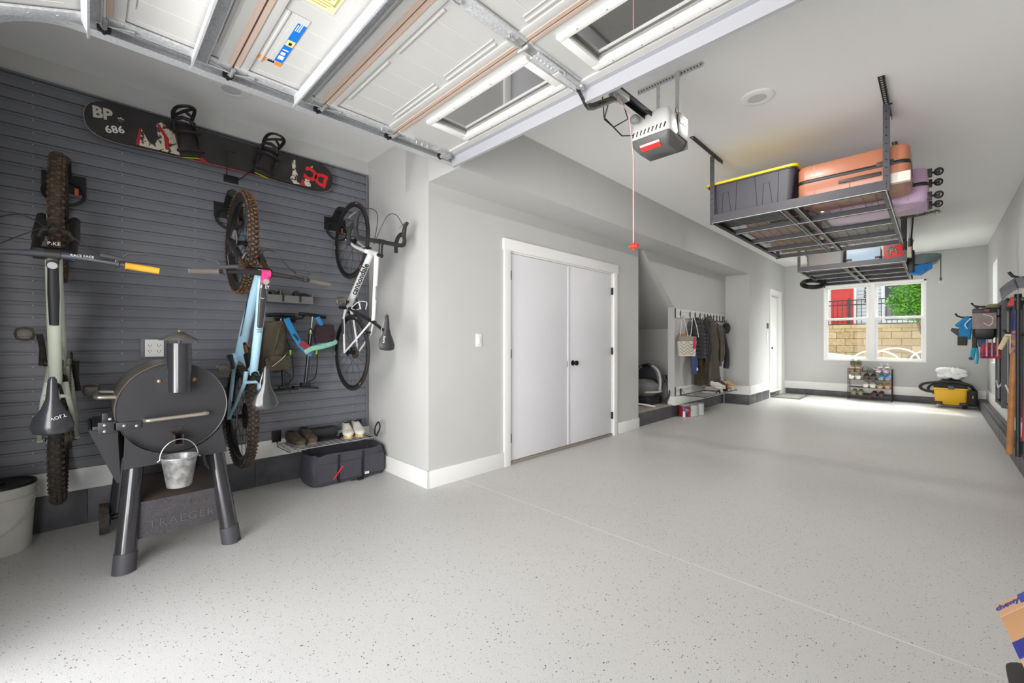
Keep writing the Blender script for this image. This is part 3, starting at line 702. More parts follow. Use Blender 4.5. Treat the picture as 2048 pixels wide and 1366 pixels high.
b = B(); b.cyl((-1.30, 2.295, 1.775), (-1.24, 2.295, 1.775), 0.010, n=10); b.cyl((-1.27, 2.295, 1.775), (-1.27, 2.295, 1.795), 0.008, n=8); b.ball((-1.265, 2.295, 1.755), 0.009); obj('release_handle', b, mat('handle_red', (216, 52, 34), 0.45), rope, True)
# ================================================================ bicycles
def circ(c, axis, R, n):
    M = rotm(axis); c = Vector(c)
    return [c + M @ Vector((R * math.cos(2 * PI * i / n), R * math.sin(2 * PI * i / n), 0)) for i in range(n)]
def wheel(name, c, R, tr, mtb, par, mud, disc_side=1, rear=False):
    """wheel standing in the x-z plane, centre c; tyre outer radius R, tyre half width tr"""
    c = Vector(c); Rr = R - 2 * tr + 0.004
    b = B(); 
    if mtb: b.lathe([(Rr - 0.020, -0.012), (Rr, -0.015), (Rr + 0.002, 0.0), (Rr, 0.015), (Rr - 0.020, 0.012), (Rr - 0.024, 0.0), (Rr - 0.020, -0.012)], c, (0, 1, 0), 56)
    else: b.lathe([(Rr - 0.026, -0.004), (Rr, -0.010), (Rr + 0.001, 0.0), (Rr, 0.010), (Rr - 0.026, 0.004), (Rr - 0.026, -0.004)], c, (0, 1, 0), 56)
    w = obj(name, b, mat('rim_black', (34, 34, 36), 0.4, 0.3), par)
    t = B(); t.torus(c, (0, 1, 0), R - tr, tr, 56, 12, flat=1.0)
    T = obj('tire', t, mat('tire_' + mud, {'brown': (74, 60, 48), 'mixed': (48, 42, 38), 'dark': (44, 40, 36), 'dust': (50, 44, 40), 'road': (48, 44, 40)}[mud], 0.85, rgb2={'brown': (44, 36, 30), 'mixed': (36, 33, 31), 'dark': (32, 30, 28), 'dust': (38, 34, 31), 'road': (36, 34, 32)}[mud], nscale=18), w)
    if mtb:
        k = B(); n = 68
        for i in range(n):
            a = 2 * PI * i / n
            for (off, ra, da, sz) in ((0.010, 0.0012, 0.0, (0.016, 0.013, 0.007)), (-0.010, 0.0012, 0.5, (0.016, 0.013, 0.007)), (0.0265, -0.0105, 0.25, (0.014, 0.012, 0.008)), (-0.0265, -0.0105, 0.25, (0.014, 0.012, 0.008))):
                if i % 2 and abs(off) < 0.02 : sz = (0.010, 0.018, 0.006)
                aa = a + da * 2 * PI / n; rad = R + ra
                M = Matrix.Translation(c + Vector((rad * math.cos(aa), off, rad * math.sin(aa)))) @ Matrix.Rotation(-aa + PI / 2, 4, 'Y') @ Matrix.Rotation(0 if abs(off) < 0.02 else (0.7 if off < 0 else -0.7), 4, 'X')
                k.box((0, 0, 0), sz, M)
        kc = {'brown': (98, 78, 58), 'mixed': (140, 100, 66), 'dark': (66, 54, 44), 'dust': (96, 76, 60)}[mud]
        ko = obj('tread_knobs', k, mat('knob_' + mud, kc, 0.9, rgb2=tuple(int(x * 0.55) for x in kc), nscale=30), T, angle=20); ko['kind'] = 'stuff'
        ko.parent = w
    else:
        for a in (0.6, 2.7, 4.7):
            k = B(); k.torus(c + Vector((0, tr * 0.9, 0)), (0, 1, 0), R - tr * 1.15, 0.0035, 4, 5, a, a + 0.10); obj('tire_logo', k, mat('logo_yellow', (214, 160, 40), 0.6), w)
    s = B(); nsp = 28 if mtb else 20
    for i in range(nsp):
        a = 2 * PI * i / nsp; sd = 1 if i % 2 else -1; off = 0.5 * (1 if (i // 2) % 2 else -1)
        s.cyl(c + Vector((0.027 * math.cos(a + off * 2), sd * 0.028, 0.027 * math.sin(a + off * 2))), c + Vector(((Rr - 0.015) * math.cos(a), 0, (Rr - 0.015) * math.sin(a))), 0.0012, n=4)
    so = obj('spokes', s, mat('spoke_black', (40, 40, 42), 0.35, 0.6), w)
    h = B(); h.lathe([(0.0, -0.055), (0.012, -0.055), (0.014, -0.036), (0.028, -0.034), (0.028, -0.030), (0.015, -0.022), (0.015, 0.022), (0.028, 0.030), (0.028, 0.034), (0.014, 0.036), (0.012, 0.055), (0.0, 0.055)], c, (0, 1, 0), 20)
    obj('hub', h, BLKM, w)
    if mtb:
        d = B(); d.lathe([(0.055, -0.001), (0.088, -0.001), (0.088, 0.001), (0.055, 0.001), (0.055, -0.001)], c + Vector((0, 0.043, 0)), (0, 1, 0), 30)
        for i in range(6):
            a = i * PI / 3; d.cyl(c + Vector((0, 0.043, 0)), c + Vector((0.06 * math.cos(a), 0.043, 0.06 * math.sin(a))), 0.003, n=5)
        obj('brake_rotor', d, STL, w)
    return w
def saddle(par, c, rot, L, Wd, m, shiny=False):
    """nose towards +x, centre c, tilt rot about y"""
    prof = [(-0.50, 0.30, 0.010), (-0.47, 0.85, 0.028), (-0.36, 1.0, 0.036), (-0.20, 0.86, 0.034), (-0.05, 0.52, 0.030), (0.12, 0.30, 0.026), (0.32, 0.25, 0.024), (0.45, 0.20, 0.020), (0.50, 0.09, 0.010)]
    M = Matrix.Translation(Vector(c)) @ Matrix.Rotation(rot, 4, 'Y'); rings = []
    for x, w, h in prof:
        ring = []
        for i in range(16):
            a = 2 * PI * i / 16; yy = math.cos(a) * w * Wd / 2; zz = math.sin(a)
            z = zz * h * (0.35 if zz > 0 else 0.9) - 0.35 * abs(yy) ** 1.5 * 4
            ring.append(M @ Vector((x * L, yy, z + (0.012 if x < -0.3 else 0))))
        rings.append(ring)
    b = B(); b.loft(rings); s = obj('saddle', b, m, par, angle=60)
    r = B()
    for sd in (-1, 1):
        r.tube([M @ Vector((-0.36 * L, sd * 0.045, -0.028)), M @ Vector((-0.2 * L, sd * 0.022, -0.050)), M @ Vector((0.12 * L, sd * 0.022, -0.050)), M @ Vector((0.36 * L, sd * 0.012, -0.020))], 0.0035, 6)
    obj('saddle_rails', r, STL, s)
    return s, M
def pedal(par, c, m):
    b = B(); c = Vector(c)
    b.torus(c, (0, 0, 1), 0.036, 0.007, 12, 6); b.bb(c.x - 0.016, c.x + 0.016, c.y - 0.030, c.y + 0.030, c.z - 0.009, c.z + 0.009, bev=0.003)
    for s in (-1, 1): b.cyl(c + Vector((s * 0.030, -0.034, 0)), c + Vector((s * 0.030, 0.034, 0)), 0.006, n=6)
    return obj('pedal', b, m, par)
def cranks(par, bb, ang, m, pm, ch_r, arm=0.17):
    """left arm points at angle ang in x-z; right arm opposite"""
    bb = Vector(bb)
    b = B(); b.cyl(bb + Vector((0, -0.06, 0)), bb + Vector((0, 0.06, 0)), 0.018, n=14); cs = obj('crankset', b, m, par)
    dr = Vector((math.cos(ang), 0, math.sin(ang)))
    for s, d in ((1, dr), (-1, -dr)):
        a = B(); p0 = bb + Vector((0, s * 0.065, 0)); p1 = p0 + d * arm + Vector((0, s * 0.012, 0))
        a.tube([p0 - d * 0.01, p0 + d * arm * 0.5, p1], 0.013, 8, radii=[0.018, 0.013, 0.013], flat=1.0)
        obj('crank_arm', a, m, cs); pedal(cs, p1 + Vector((0, s * 0.055, 0)), pm)
    g = B(); cc = bb + Vector((0, -0.050, 0)); g.lathe([(ch_r - 0.012, -0.002), (ch_r, -0.002), (ch_r, 0.002), (ch_r - 0.012, 0.002), (ch_r - 0.012, -0.002)], cc, (0, 1, 0), 40)
    for i in range(5):
        a = i * 2 * PI / 5; g.cyl(cc, cc + Vector((math.cos(a) * ch_r * 0.92, 0, math.sin(a) * ch_r * 0.92)), 0.006, n=5)
    obj('chainring', g, BLKM, cs)
    return cs
def drivetrain(par, ax, bb, rb, rc, n=9, mech=True, dm=None):
    ax = Vector(ax); bb = Vector(bb); cas = B()
    for i in range(n):
        r = rc * (1 - i * 0.085); cas.lathe([(0.02, -0.001), (r, -0.001), (r, 0.001), (0.02, 0.001)], ax + Vector((0, -0.026 - i * 0.0036, 0)), (0, 1, 0), 26)
    obj('cassette', cas, mat('cassette_steel', (120, 112, 96), 0.4, 0.8), par)
    k = B(); y = -0.048
    pts = []
    d = (bb - ax); up = Vector((-d.z, 0, d.x)).normalized()
    for i in range(9): a = math.atan2(up.z, up.x) + PI * i / 8; pts.append(ax + Vector((rc * 0.7 * math.cos(a), y, rc * 0.7 * math.sin(a))))
    for i in range(9): a = math.atan2(-up.z, -up.x) + PI * i / 8; pts.append(bb + Vector((rb * math.cos(a), y, rb * math.sin(a))))
    kk = B()
    for i in range(len(pts)):
        p, q = pts[i], pts[(i + 1) % len(pts)]; l = (q - p).length; m = max(1, int(l / 0.0125))
        for j in range(m):
            o = p + (q - p) * ((j + 0.5) / m); dd = (q - p).normalized(); ang = math.atan2(dd.z, dd.x)
            kk.box(o, (0.009, 0.006, 0.007), Matrix.Rotation(-ang, 4, 'Y'))
    ch = obj('chain', kk, mat('chain_steel', (84, 80, 76), 0.4, 0.8), par); ch['kind'] = 'stuff'
    if mech:
        m = B(); p = ax + Vector((-0.005, -0.060, -0.045)); m.bb(p.x - 0.022, p.x + 0.022, p.y - 0.012, p.y + 0.012, p.z - 0.025, p.z + 0.028, bev=0.005)
        m.cyl(p + Vector((0.01, -0.008, -0.03)), p + Vector((0.01, 0.006, -0.03)), 0.019, n=14); m.cyl(p + Vector((0.03, -0.008, -0.085)), p + Vector((0.03, 0.006, -0.085)), 0.019, n=14)
        m.box(p + Vector((0.02, -0.006, -0.055)), (0.02, 0.004, 0.08), (0, -0.35, 0)); obj('rear_derailleur', m, BLKM, par)
def decal(par, s, size, o, x, y, m, name='decal', **k):
    return text(name, s, size, frame(o, x, y), m, par, **k)

def mountain_bike(t, C):
    R = 0.37; wb = 1.27; ax = Vector((0, 0, R)); fx = Vector((wb, 0, R)); bb = Vector((0.434, 0, 0.335))
    ha = math.radians(64.5); a = Vector((-math.cos(ha), 0, math.sin(ha))); pf = Vector((-math.sin(ha), 0, -math.cos(ha)))
    crown = fx + pf * 0.044 + a * 0.535; ht0 = crown + a * 0.012; ht1 = ht0 + a * 0.115
    wheel('front_wheel', fx, R, 0.031, True, t, C['mud_f']); wheel('rear_wheel', ax, R, 0.031, True, t, C['mud_r'])
    fr = C['frame']
    # front triangle
    b = B(); b.cyl(ht0, ht1, 0.026, 0.024, n=20)
    st = Vector((0.325, 0, 0.735)); tt = ht1 - a * 0.03; sm = bb + Vector((-0.03, 0, 0.16))
    b.tube([bb + Vector((0.01, 0, 0.01)), bb + (ht0 - bb) * 0.35 + Vector((0.02, 0, -0.012)), bb + (ht0 - bb) * 0.75, ht0 + a * 0.025], 0.03, 14, radii=[0.036, 0.031, 0.029, 0.030])
    b.tube([tt, tt + (st - tt) * 0.4 + Vector((0, 0, 0.01)), st + Vector((0.02, 0, -0.03)), st + Vector((-0.004, 0, -0.04))], 0.03, 14, radii=[0.029, 0.027, 0.025, 0.020])
    b.tube([bb, sm, st], 0.022, 14, radii=[0.032, 0.021, 0.019]); b.cyl(bb + Vector((0, -0.045, 0)), bb + Vector((0, 0.045, 0)), 0.028, n=18)
    b.tube([st + Vector((0.09, 0, 0.0)), st + Vector((0.035, 0, -0.10))], 0.014, 10)
    fo = obj('frame', b, fr, t, angle=50)
    # wide flat top-tube face in accent colour
    if C.get('tt_dark'):
        e = B(); 
        p0 = tt + Vector((-0.02, 0, 0.022)); p1 = tt + (st - tt) * 0.50 + Vector((0, 0, 0.030))
        e.tube([p0, (p0 + p1) / 2 + Vector((0, 0, 0.002)), p1], 0.02, 12, radii=[0.019, 0.021, 0.017], flat=0.45, up=(0, 0, 1)); obj('top_tube_panel', e, C['tt_dark'], fo)
    # rear triangle
    r = B()
    for s in (-1, 1):
        r.tube([bb + Vector((-0.015, s * 0.032, 0.055)), bb + Vector((-0.11, s * 0.048, 0.045)), ax + Vector((0.12, s * 0.066, -0.004)), ax + Vector((0, s * 0.074, 0))], 0.012, 10, radii=[0.016, 0.013, 0.012, 0.011])
        r.tube([ax + Vector((0, s * 0.074, 0)), ax + Vector((0.09, s * 0.068, 0.13)), ax + Vector((0.26, s * 0.045, 0.30)), st + Vector((0.015, s * 0.030, -0.085))], 0.011, 10, radii=[0.012, 0.011, 0.012, 0.015])
        r.cyl(ax + Vector((0, s * 0.062, 0)), ax + Vector((0, s * 0.084, 0)), 0.016, n=12)
    r.tube([ax + Vector((0.27, -0.045, 0.305)), ax + Vector((0.27, 0.045, 0.305))], 0.010, 8)
    obj('rear_triangle', r, C.get('rear', fr), t)
    # shock
    s0 = st + Vector((0.03, 0, -0.10)); s1 = bb + Vector((0.10, 0, 0.14))
    k = B(); k.cyl(s0, s0 + (s1 - s0) * 0.55, 0.024, n=16); k.cyl(s0 + (s1 - s0) * 0.55, s1, 0.012, n=12); sk = obj('rear_shock', k, BLKM, t)
    obj('shock_shaft', B().cyl(s0 + (s1 - s0) * 0.56, s0 + (s1 - s0) * 0.9, 0.0135, n=14), mat('stanchion_gold', (150, 104, 58), 0.25, 0.8), sk)
    # fork
    f = B(); f.box(crown + a * -0.005, (0.06, 0.15, 0.045), (0, -(PI / 2 - ha), 0), bev=0.012); fk = obj('fork', f, BLKM, t)
    for s in (-1, 1):
        q = B(); top = crown + Vector((0, s * 0.065, 0)) + Vector((0, 0, 0)); bot = fx + Vector((0, s * 0.065, 0)) + pf * 0.030 * -0.2
        q.cyl(top + a * 0.02, top + (bot - top) * 0.42, 0.0175, n=14); obj('stanchion', q, C['stan'], fk)
        q = B(); q.tube([top + (bot - top) * 0.36, top + (bot - top) * 0.7, bot + a * 0.01, bot], 0.024, 14, radii=[0.025, 0.024, 0.022, 0.014]); obj('lower_leg', q, C['lower'], fk)
        obj('top_cap', B().cyl(top + a * 0.018, top + a * 0.032, 0.016, n=14), mat('anodised_blue', (40, 120, 200), 0.3, 0.6) if s < 0 or C.get('twocap') else BLKM, fk)
    q = B(); mid = crown + (fx - crown) * 0.33
    q.tube([mid + Vector((0.0, -0.065, 0)), mid + Vector((0.05, -0.045, 0.02)), mid + Vector((0.06, 0, 0.028)), mid + Vector((0.05, 0.045, 0.02)), mid + Vector((0, 0.065, 0))], 0.012, 8); obj('fork_arch', q, C['lower'], fk)
    # stem + bar
    s0 = ht1 + a * 0.028; bar = s0 + Vector((0.042, 0, 0.008))
    q = B(); q.cyl(ht1, ht1 + a * 0.05, 0.022, n=18); q.box((s0 + bar) / 2, (0.055, 0.040, 0.034), bev=0.008); q.cyl(bar + Vector((0, -0.026, 0)), bar + Vector((0, 0.026, 0)), 0.024, n=16)
    sto = obj('stem', q, C['stem'], t)
    obj('top_cap', B().cyl(ht1 + a * 0.050, ht1 + a * 0.056, 0.017, n=16), STL, sto)
    q = B(); H = 0.39
    pts = [bar + Vector((-0.035, -H, 0.030)), bar + Vector((-0.020, -0.25, 0.028)), bar + Vector((-0.006, -0.12, 0.012)), bar + Vector((0, -0.05, 0)), bar + Vector((0, 0.05, 0)), bar + Vector((-0.006, 0.12, 0.012)), bar + Vector((-0.020, 0.25, 0.028)), bar + Vector((-0.035, H, 0.030))]
    q.tube(pts, 0.013, 12, radii=[0.011, 0.011, 0.013, 0.0175, 0.0175, 0.013, 0.011, 0.011]); hb = obj('handlebar', q, C['bar'], t)
    for s, gm in ((-1, C['grip_r']), (1, C['grip_l'])):
        e = bar + Vector((-0.035, s * (H - 0.002), 0.030)); i = bar + Vector((-0.023, s * (H - 0.135), 0.0285))
        g = B(); g.tube([i, i + (e - i) * 0.05, i + (e - i) * 0.55, e + (e - i) * 0.02], 0.016, 14, radii=[0.019, 0.0165, 0.0175, 0.0165])
        gr = obj('grip', g, gm, hb); gr['label'] = C['grip_label'][0 if s < 0 else 1]
        i2 = bar + Vector((-0.018, s * 0.225, 0.028))
        l = B(); l.cyl(i2 + Vector((0, -0.006, 0)), i2 + Vector((0, 0.006, 0)), 0.019, n=12); l.cyl(i2 + Vector((0.024, 0.02 * s, 0.008)), i2 + Vector((0.035, -0.065 * s, 0.018)), 0.012, n=10); l.box(i2 + Vector((0.018, 0, 0.006)), (0.024, 0.018, 0.016), bev=0.003)
        l.tube([i2 + Vector((0.03, 0.015 * s, 0.006)), i2 + Vector((0.058, 0.04 * s, 0.004)), i2 + Vector((0.062, 0.085 * s, 0.000)), i2 + Vector((0.070, 0.115 * s, -0.002))], 0.0065, 8, flat=0.6)
        obj('brake_lever', l, mat('lever_metal', (96, 96, 98), 0.35, 0.7), hb)
        h = B(); st_ = i2 + Vector((0.035, -0.065 * s, 0.018)); en = crown + Vector((0.03, s * 0.05, 0.02))
        h.tube(smooth([st_, st_ + Vector((0.05, -0.07 * s, 0.02)), st_ + Vector((0.12, -0.16 * s * C['cab'], 0.0)), crown + Vector((0.13, 0.01 * s, 0.05)), en + Vector((0.03, 0, -0.05))]), 0.0026, 6)
        obj('brake_hose', h, BLK, hb)
        e2 = B(); e2.cyl(e - Vector((0, 0, 0)), e + Vector((-0.0005, s * 0.004, 0)), 0.015, n=14); obj('bar_end', e2, C['barend'], hb)
    q = B(); q.tube(smooth([bar + Vector((0.01, 0.2, 0.03)), bar + Vector((0.10, 0.20, 0.03)), bar + Vector((0.17, 0.10, 0.0)), bar + Vector((0.10, 0.0, -0.05)), ht0 + Vector((-0.02, 0.03, -0.03)), bb + Vector((0.15, 0.03, 0.16))]), 0.0025, 6); obj('shift_cable', q, BLK, hb)
    # seatpost + saddle
    sp = Vector((0.262, 0, 0.952)); q = B(); q.cyl(st, st + (sp - st) * 0.35, 0.0175, n=14); q.cyl(st + (sp - st) * 0.33, sp, 0.0145, n=14); q.cyl(st, st + (sp - st) * 0.05, 0.022, n=14)
    obj('seat_post', q, BLKM, t)
    s, M = saddle(t, (0.255, 0, 1.002), 0.02, 0.275, 0.148, C['saddle'])
    cranks(t, bb, C['crank'], mat('crank_grey', (62, 56, 50), 0.5, 0.5, noise=0.3, nscale=40), mat('pedal_metal', (110, 104, 96), 0.45, 0.7), 0.066)
    drivetrain(t, ax, bb, 0.066, 0.095, 10)
    for q in (fx + Vector((-0.09, 0.050, 0.07)), ax + Vector((0.10, 0.052, 0.05))):
        cl = B(); cl.box(q, (0.05, 0.025, 0.048), bev=0.006); obj('brake_caliper', cl, BLKM, t)
    return dict(bar=bar, tt=tt, st=st, bb=bb, ht0=ht0, ht1=ht1, fo=fo, hb=hb, crown=crown, sad=s, sM=M, a=a, fk=fk)
def smooth(p, n=6):
    """Catmull-Rom through the points"""
    p = [Vector(x) for x in p]; q = [p[0] * 2 - p[1]] + p + [p[-1] * 2 - p[-2]]; out = []
    for i in range(1, len(q) - 2):
        for j in range(n):
            t = j / n; a, b, c, d = q[i - 1], q[i], q[i + 1], q[i + 2]
            out.append(0.5 * ((2 * b) + (c - a) * t + (2 * a - 5 * b + 4 * c - d) * t * t + (3 * b - a - 3 * c + d) * t ** 3))
    return out + [p[-1]]
# hanging: forward -> +Z, bike up -> +X (away from wall), left -> -Y
def hang(loc, yaw=0.0):
    M = Matrix(((0, 0, 1), (0, -1, 0), (1, 0, 0)))
    return (Matrix.Rotation(yaw, 3, 'Z') @ M).to_euler()
WX = -3.965
grey = mat('grip_grey', (96, 90, 84), 0.75)
t = thing('mountain_bike', 'pale green mountain bike hung by front wheel on left, one grip orange', 'bicycle', (WX, -0.125, 0.645), hang(0))
I = mountain_bike(t, dict(mud_f='brown', mud_r='dark', frame=mat('frame_sage', (196, 202, 186), 0.35, noise=0.04, nscale=8), stan=mat('stanchion_dark', (60, 54, 48), 0.3, 0.6), lower=mat('fork_dark', (46, 44, 42), 0.5, noise=0.2, nscale=30),
    stem=mat('stem_dark', (66, 64, 62), 0.4, 0.5), bar=mat('bar_grey', (78, 80, 88), 0.35, 0.3), grip_r=mat('grip_orange', (238, 168, 50), 0.6), grip_l=mat('grip_dark', (40, 40, 42), 0.7), grip_label=('orange rubber grip', 'black rubber grip'), barend=BLK, cab=1.0,
    saddle=mat('saddle_dark', (52, 53, 58), 0.28, coat=0.3), crank=0.12, tt_dark=mat('frame_black', (36, 36, 38), 0.35)))
decal(t, 'VOLT', 0.022, (0.20, -0.02, 1.0175), (0.35, -1, 0), (-1, -0.35, 0), LT, 'saddle_print')
decal(t, 'PIKE', 0.024, I['crown'] + Vector((0.045, 0, 0.040)), (0, -1, 0), (1, 0, 0), LT, 'fork_print')
decal(t, 'RACE FACE', 0.016, I['bar'] + Vector((0.002, -0.10, 0.032)), (0, -1, 0.05), (1, 0, 0), LT, 'bar_print')
t = thing('mountain_bike', 'light blue mountain bike hung by front wheel, pink stem, behind the grill', 'bicycle', (WX, 0.785, 0.66), hang(0))
bl = mat('frame_sky', (168, 206, 226), 0.3, coat=0.3)
I = mountain_bike(t, dict(mud_f='mixed', mud_r='dust', frame=bl, stan=mat('stanchion_gold', (150, 104, 58), 0.25, 0.8), lower=mat('fork_black', (36, 37, 40), 0.35), stem=mat('stem_pink', (232, 70, 140), 0.3, 0.3), bar=mat('bar_black', (48, 45, 44), 0.35, 0.2),
    grip_r=grey, grip_l=grey, grip_label=('grey ribbed grip', 'grey ribbed grip'), barend=STL, cab=0.8, saddle=mat('saddle_black', (58, 58, 60), 0.22, coat=0.4), crank=2.0, tt_dark=mat('frame_graphite', (56, 52, 54), 0.3), twocap=True))
decal(t, 'RIPLEY', 0.030, I['tt'] + (I['st'] - I['tt']) * 0.10 + Vector((0, 0, 0.036)), (0, -1, 0), I['tt'] - I['st'], LT, 'frame_print', xs=0.75)
b = B(); o = I['tt'] + (I['st'] - I['tt']) * 0.2 + Vector((0, 0, 0.036)); b.torus(o, (0.15, 0, 1), 0.010, 0.0012, 16, 5); b.tube([o + Vector((0.008, 0.004, 0)), o + Vector((-0.003, -0.004, 0.001)), o + Vector((-0.012, 0.003, 0))], 0.0012, 5); obj('frame_badge', b, LT, t)
b = B()
for i in range(7):
    for j in range(4): b.box(I['tt'] + (I['st'] - I['tt']) * (0.42 + i * 0.022) + Vector((0, -0.012 + j * 0.008 + (0.004 if i % 2 else 0), 0.0335)), (0.007, 0.004, 0.0015), (0, -0.2, 0.5))
obj('frame_dots', b, BLK, t)
# road bike
def road_bike(t):
    R = 0.336; wb = 0.985; ax = Vector((0, 0, R)); fx = Vector((wb, 0, R)); bb = Vector((0.402, 0, 0.268)); y0 = 0
    ha = math.radians(73); a = Vector((-math.cos(ha), 0, math.sin(ha))); pf = Vector((-math.sin(ha), 0, -math.cos(ha)))
    crown = fx + pf * 0.045 + a * 0.365; ht0 = crown + a * 0.01; ht1 = ht0 + a * 0.155; st = bb + Vector((-0.155, 0, 0.50))
    wheel('front_wheel', fx, R, 0.0125, False, t, 'road'); wheel('rear_wheel', ax, R, 0.0125, False, t, 'road')
    wf = mat('frame_white', (226, 226, 226), 0.3, coat=0.3); bf = mat('frame_black', (36, 36, 38), 0.35)
    b = B(); b.cyl(ht0, ht1, 0.023, 0.021, n=18)
    b.tube([bb, ht0 + a * 0.03], 0.026, 14, radii=[0.030, 0.026])
    b.tube([st + Vector((0.0, 0, -0.03)), ht1 - a * 0.03], 0.018, 12, radii=[0.015, 0.021])
    fo = obj('frame', b, wf, t, angle=50)
    b = B(); b.tube([bb, st], 0.017, 12); b.cyl(bb + Vector((0, -0.04, 0)), bb + Vector((0, 0.04, 0)), 0.024, n=16)
    b.tube([st + Vector((0.05, 0.0, -0.045)), ht1 + Vector((-0.06, 0, -0.055))], 0.0125, 8, flat=0.9); obj('seat_tube', b, bf, fo)
    b = B()
    for s in (-1, 1):
        b.tube([bb + Vector((-0.01, s * 0.02, 0)), bb + Vector((-0.10, s * 0.045, 0.01)), ax + Vector((0, s * 0.062, 0))], 0.010, 8, radii=[0.013, 0.010, 0.008])
        b.tube([st + Vector((0.005, s * 0.012, -0.05)), st + Vector((-0.09, s * 0.045, -0.16)), ax + Vector((0, s * 0.062, 0))], 0.008, 8)
    obj('rear_stays', b, wf, fo)
    for s in (-1, 1):
        b = B(); b.tube([bb + Vector((-0.11, s * 0.055, 0.013)), bb + Vector((-0.24, s * 0.066, 0.045))], 0.0095, 6); obj('stay_stripe', b, bf, fo)
    b = B(); b.box(crown, (0.035, 0.07, 0.03), (0, -(PI / 2 - ha), 0), bev=0.008)
    for s in (-1, 1): b.tube([crown + Vector((0, s * 0.028, 0)), crown + (fx - crown) * 0.45 + Vector((-0.012, s * 0.046, 0)), fx + Vector((0, s * 0.050, 0))], 0.012, 10, radii=[0.017, 0.014, 0.008])
    obj('fork', b, wf, t)
    s0 = ht1 + a * 0.03; bar = s0 + Vector((0.105, 0, 0.018))
    b = B(); b.cyl(ht1, ht1 + a * 0.052, 0.017, n=14); b.tube([s0, bar], 0.016, 12); b.cyl(bar + Vector((0, -0.022, 0)), bar + Vector((0, 0.022, 0)), 0.021, n=14); obj('stem', b, bf, t)
    H = 0.205; pts = []
    for s in (-1, 1):
        seg = [bar + Vector((0, s * 0.02, 0)), bar + Vector((0.0, s * (H - 0.03), 0)), bar + Vector((0.03, s * H, -0.002)), bar + Vector((0.075, s * H, -0.008)), bar + Vector((0.105, s * H, -0.045)), bar + Vector((0.085, s * H, -0.105)), bar + Vector((0.03, s * H, -0.135)), bar + Vector((-0.035, s * H, -0.135))]
        pts.append(seg)
    b = B()
    for seg in pts: b.tube(smooth(seg), 0.0165, 10)
    hb = obj('handlebar', b, mat('bar_tape', (40, 40, 41), 0.75, bump=0.1, bscale=200), t)
    for s in (-1, 1):
        b = B(); c = bar + Vector((0.095, s * H, -0.012))
        b.tube([c + Vector((-0.02, 0, 0)), c + Vector((0.03, 0, 0.008)), c + Vector((0.065, 0, 0.020)), c + Vector((0.085, 0, 0.055)), c + Vector((0.083, 0, 0.062))], 0.017, 10, radii=[0.017, 0.018, 0.016, 0.014, 0.009])
        h = obj('brake_hood', b, mat('hood_rubber', (44, 43, 42), 0.7), hb)
        b = B(); b.tube(smooth([c + Vector((0.078, 0, 0.045)), c + Vector((0.095, 0, 0.02)), c + Vector((0.085, s * 0.008, -0.04)), c + Vector((0.070, s * 0.012, -0.09))]), 0.007, 8, flat=0.6); obj('brake_lever', b, STL, h)
        b = B(); b.tube(smooth([c + Vector((0.07, -s * 0.01, 0.01)), c + Vector((0.14, -s * 0.09, 0.03)), c + Vector((0.10, -s * 0.17, 0.02)), crown + Vector((0.05, 0, 0.08))]), 0.0026, 6); obj('cable', b, BLK, hb)
    sp = st + Vector((-0.075, 0, 0.175)); obj('seat_post', B().cyl(st + Vector((0.02, 0, -0.06)), sp, 0.0135, n=14), bf, t)
    s, M = saddle(t, (0.165, 0, 0.972), 0.03, 0.28, 0.138, mat('saddle_matte', (50, 50, 52), 0.5))
    decal(t, 'fi:zi:k', 0.026, (0.11, 0.035, 0.985), (-1, 0.1, 0), (0, -0.6, 1), LT, 'saddle_print')
    cranks(t, bb, PI / 2 - 0.2, mat('crank_black', (48, 48, 50), 0.35, 0.5), mat('pedal_metal', (110, 104, 96), 0.45, 0.7), 0.098)
    drivetrain(t, ax, bb, 0.098, 0.055, 9)
    for c in (crown + Vector((0.03, 0, -0.01)), st + Vector((-0.075, 0, -0.125))):
        b = B(); b.torus(c + Vector((0, 0, -0.03)), (1, 0, 0.1), 0.034, 0.007, 14, 6, -0.3, PI + 0.3); b.box(c, (0.022, 0.04, 0.02), bev=0.004); obj('brake_caliper', b, BLKM, t)
    # down-tube lettering reads along the tube, both sides
    d = (ht0 - bb).normalized(); nrm = Vector((-d.z, 0, d.x))
    hx_ = ht0 + a * 0.03; d = (hx_ - bb).normalized(); nrm = Vector((-d.z, 0, d.x))
    q = (Vector((0, 1, 0)) * 0.5 + nrm * 0.866)
    decal(t, 'cannondale', 0.062, bb + (hx_ - bb) * 0.56 + q * 0.0285, d, Vector((0, 1, 0)) * 0.866 - nrm * 0.5, bf, 'frame_lettering', xs=1.2, bold=0.0015)
    d2 = (ht1 - st).normalized()
    n2 = Vector((-d2.z, 0, d2.x))
    decal(t, 'cannondale', 0.024, st + (ht1 - st) * 0.45 + n2 * 0.0195 + Vector((0, 0, -0.030)), d2, Vector((0, 1, 0)), bf, 'tube_lettering')
    # bottle cage
    m = bb + (st - bb) * 0.45 + Vector((0.035, 0, 0)); b = B()
    b.tube(smooth([m + Vector((0, 0.02, 0.07)), m + Vector((0.06, 0.036, 0.06)), m + Vector((0.07, 0.0, 0.0)), m + Vector((0.02, -0.036, -0.07)), m + Vector((-0.0, 0.0, -0.08))]), 0.004, 6)
    b.tube(smooth([m + Vector((0, -0.02, 0.07)), m + Vector((0.06, -0.036, 0.06)), m + Vector((0.07, 0.0, 0.0)), m + Vector((0.02, 0.036, -0.07)), m + Vector((-0.0, 0.0, -0.08))]), 0.004, 6)
    obj('bottle_cage', b, mat('cage_white', (220, 220, 218), 0.4), t)
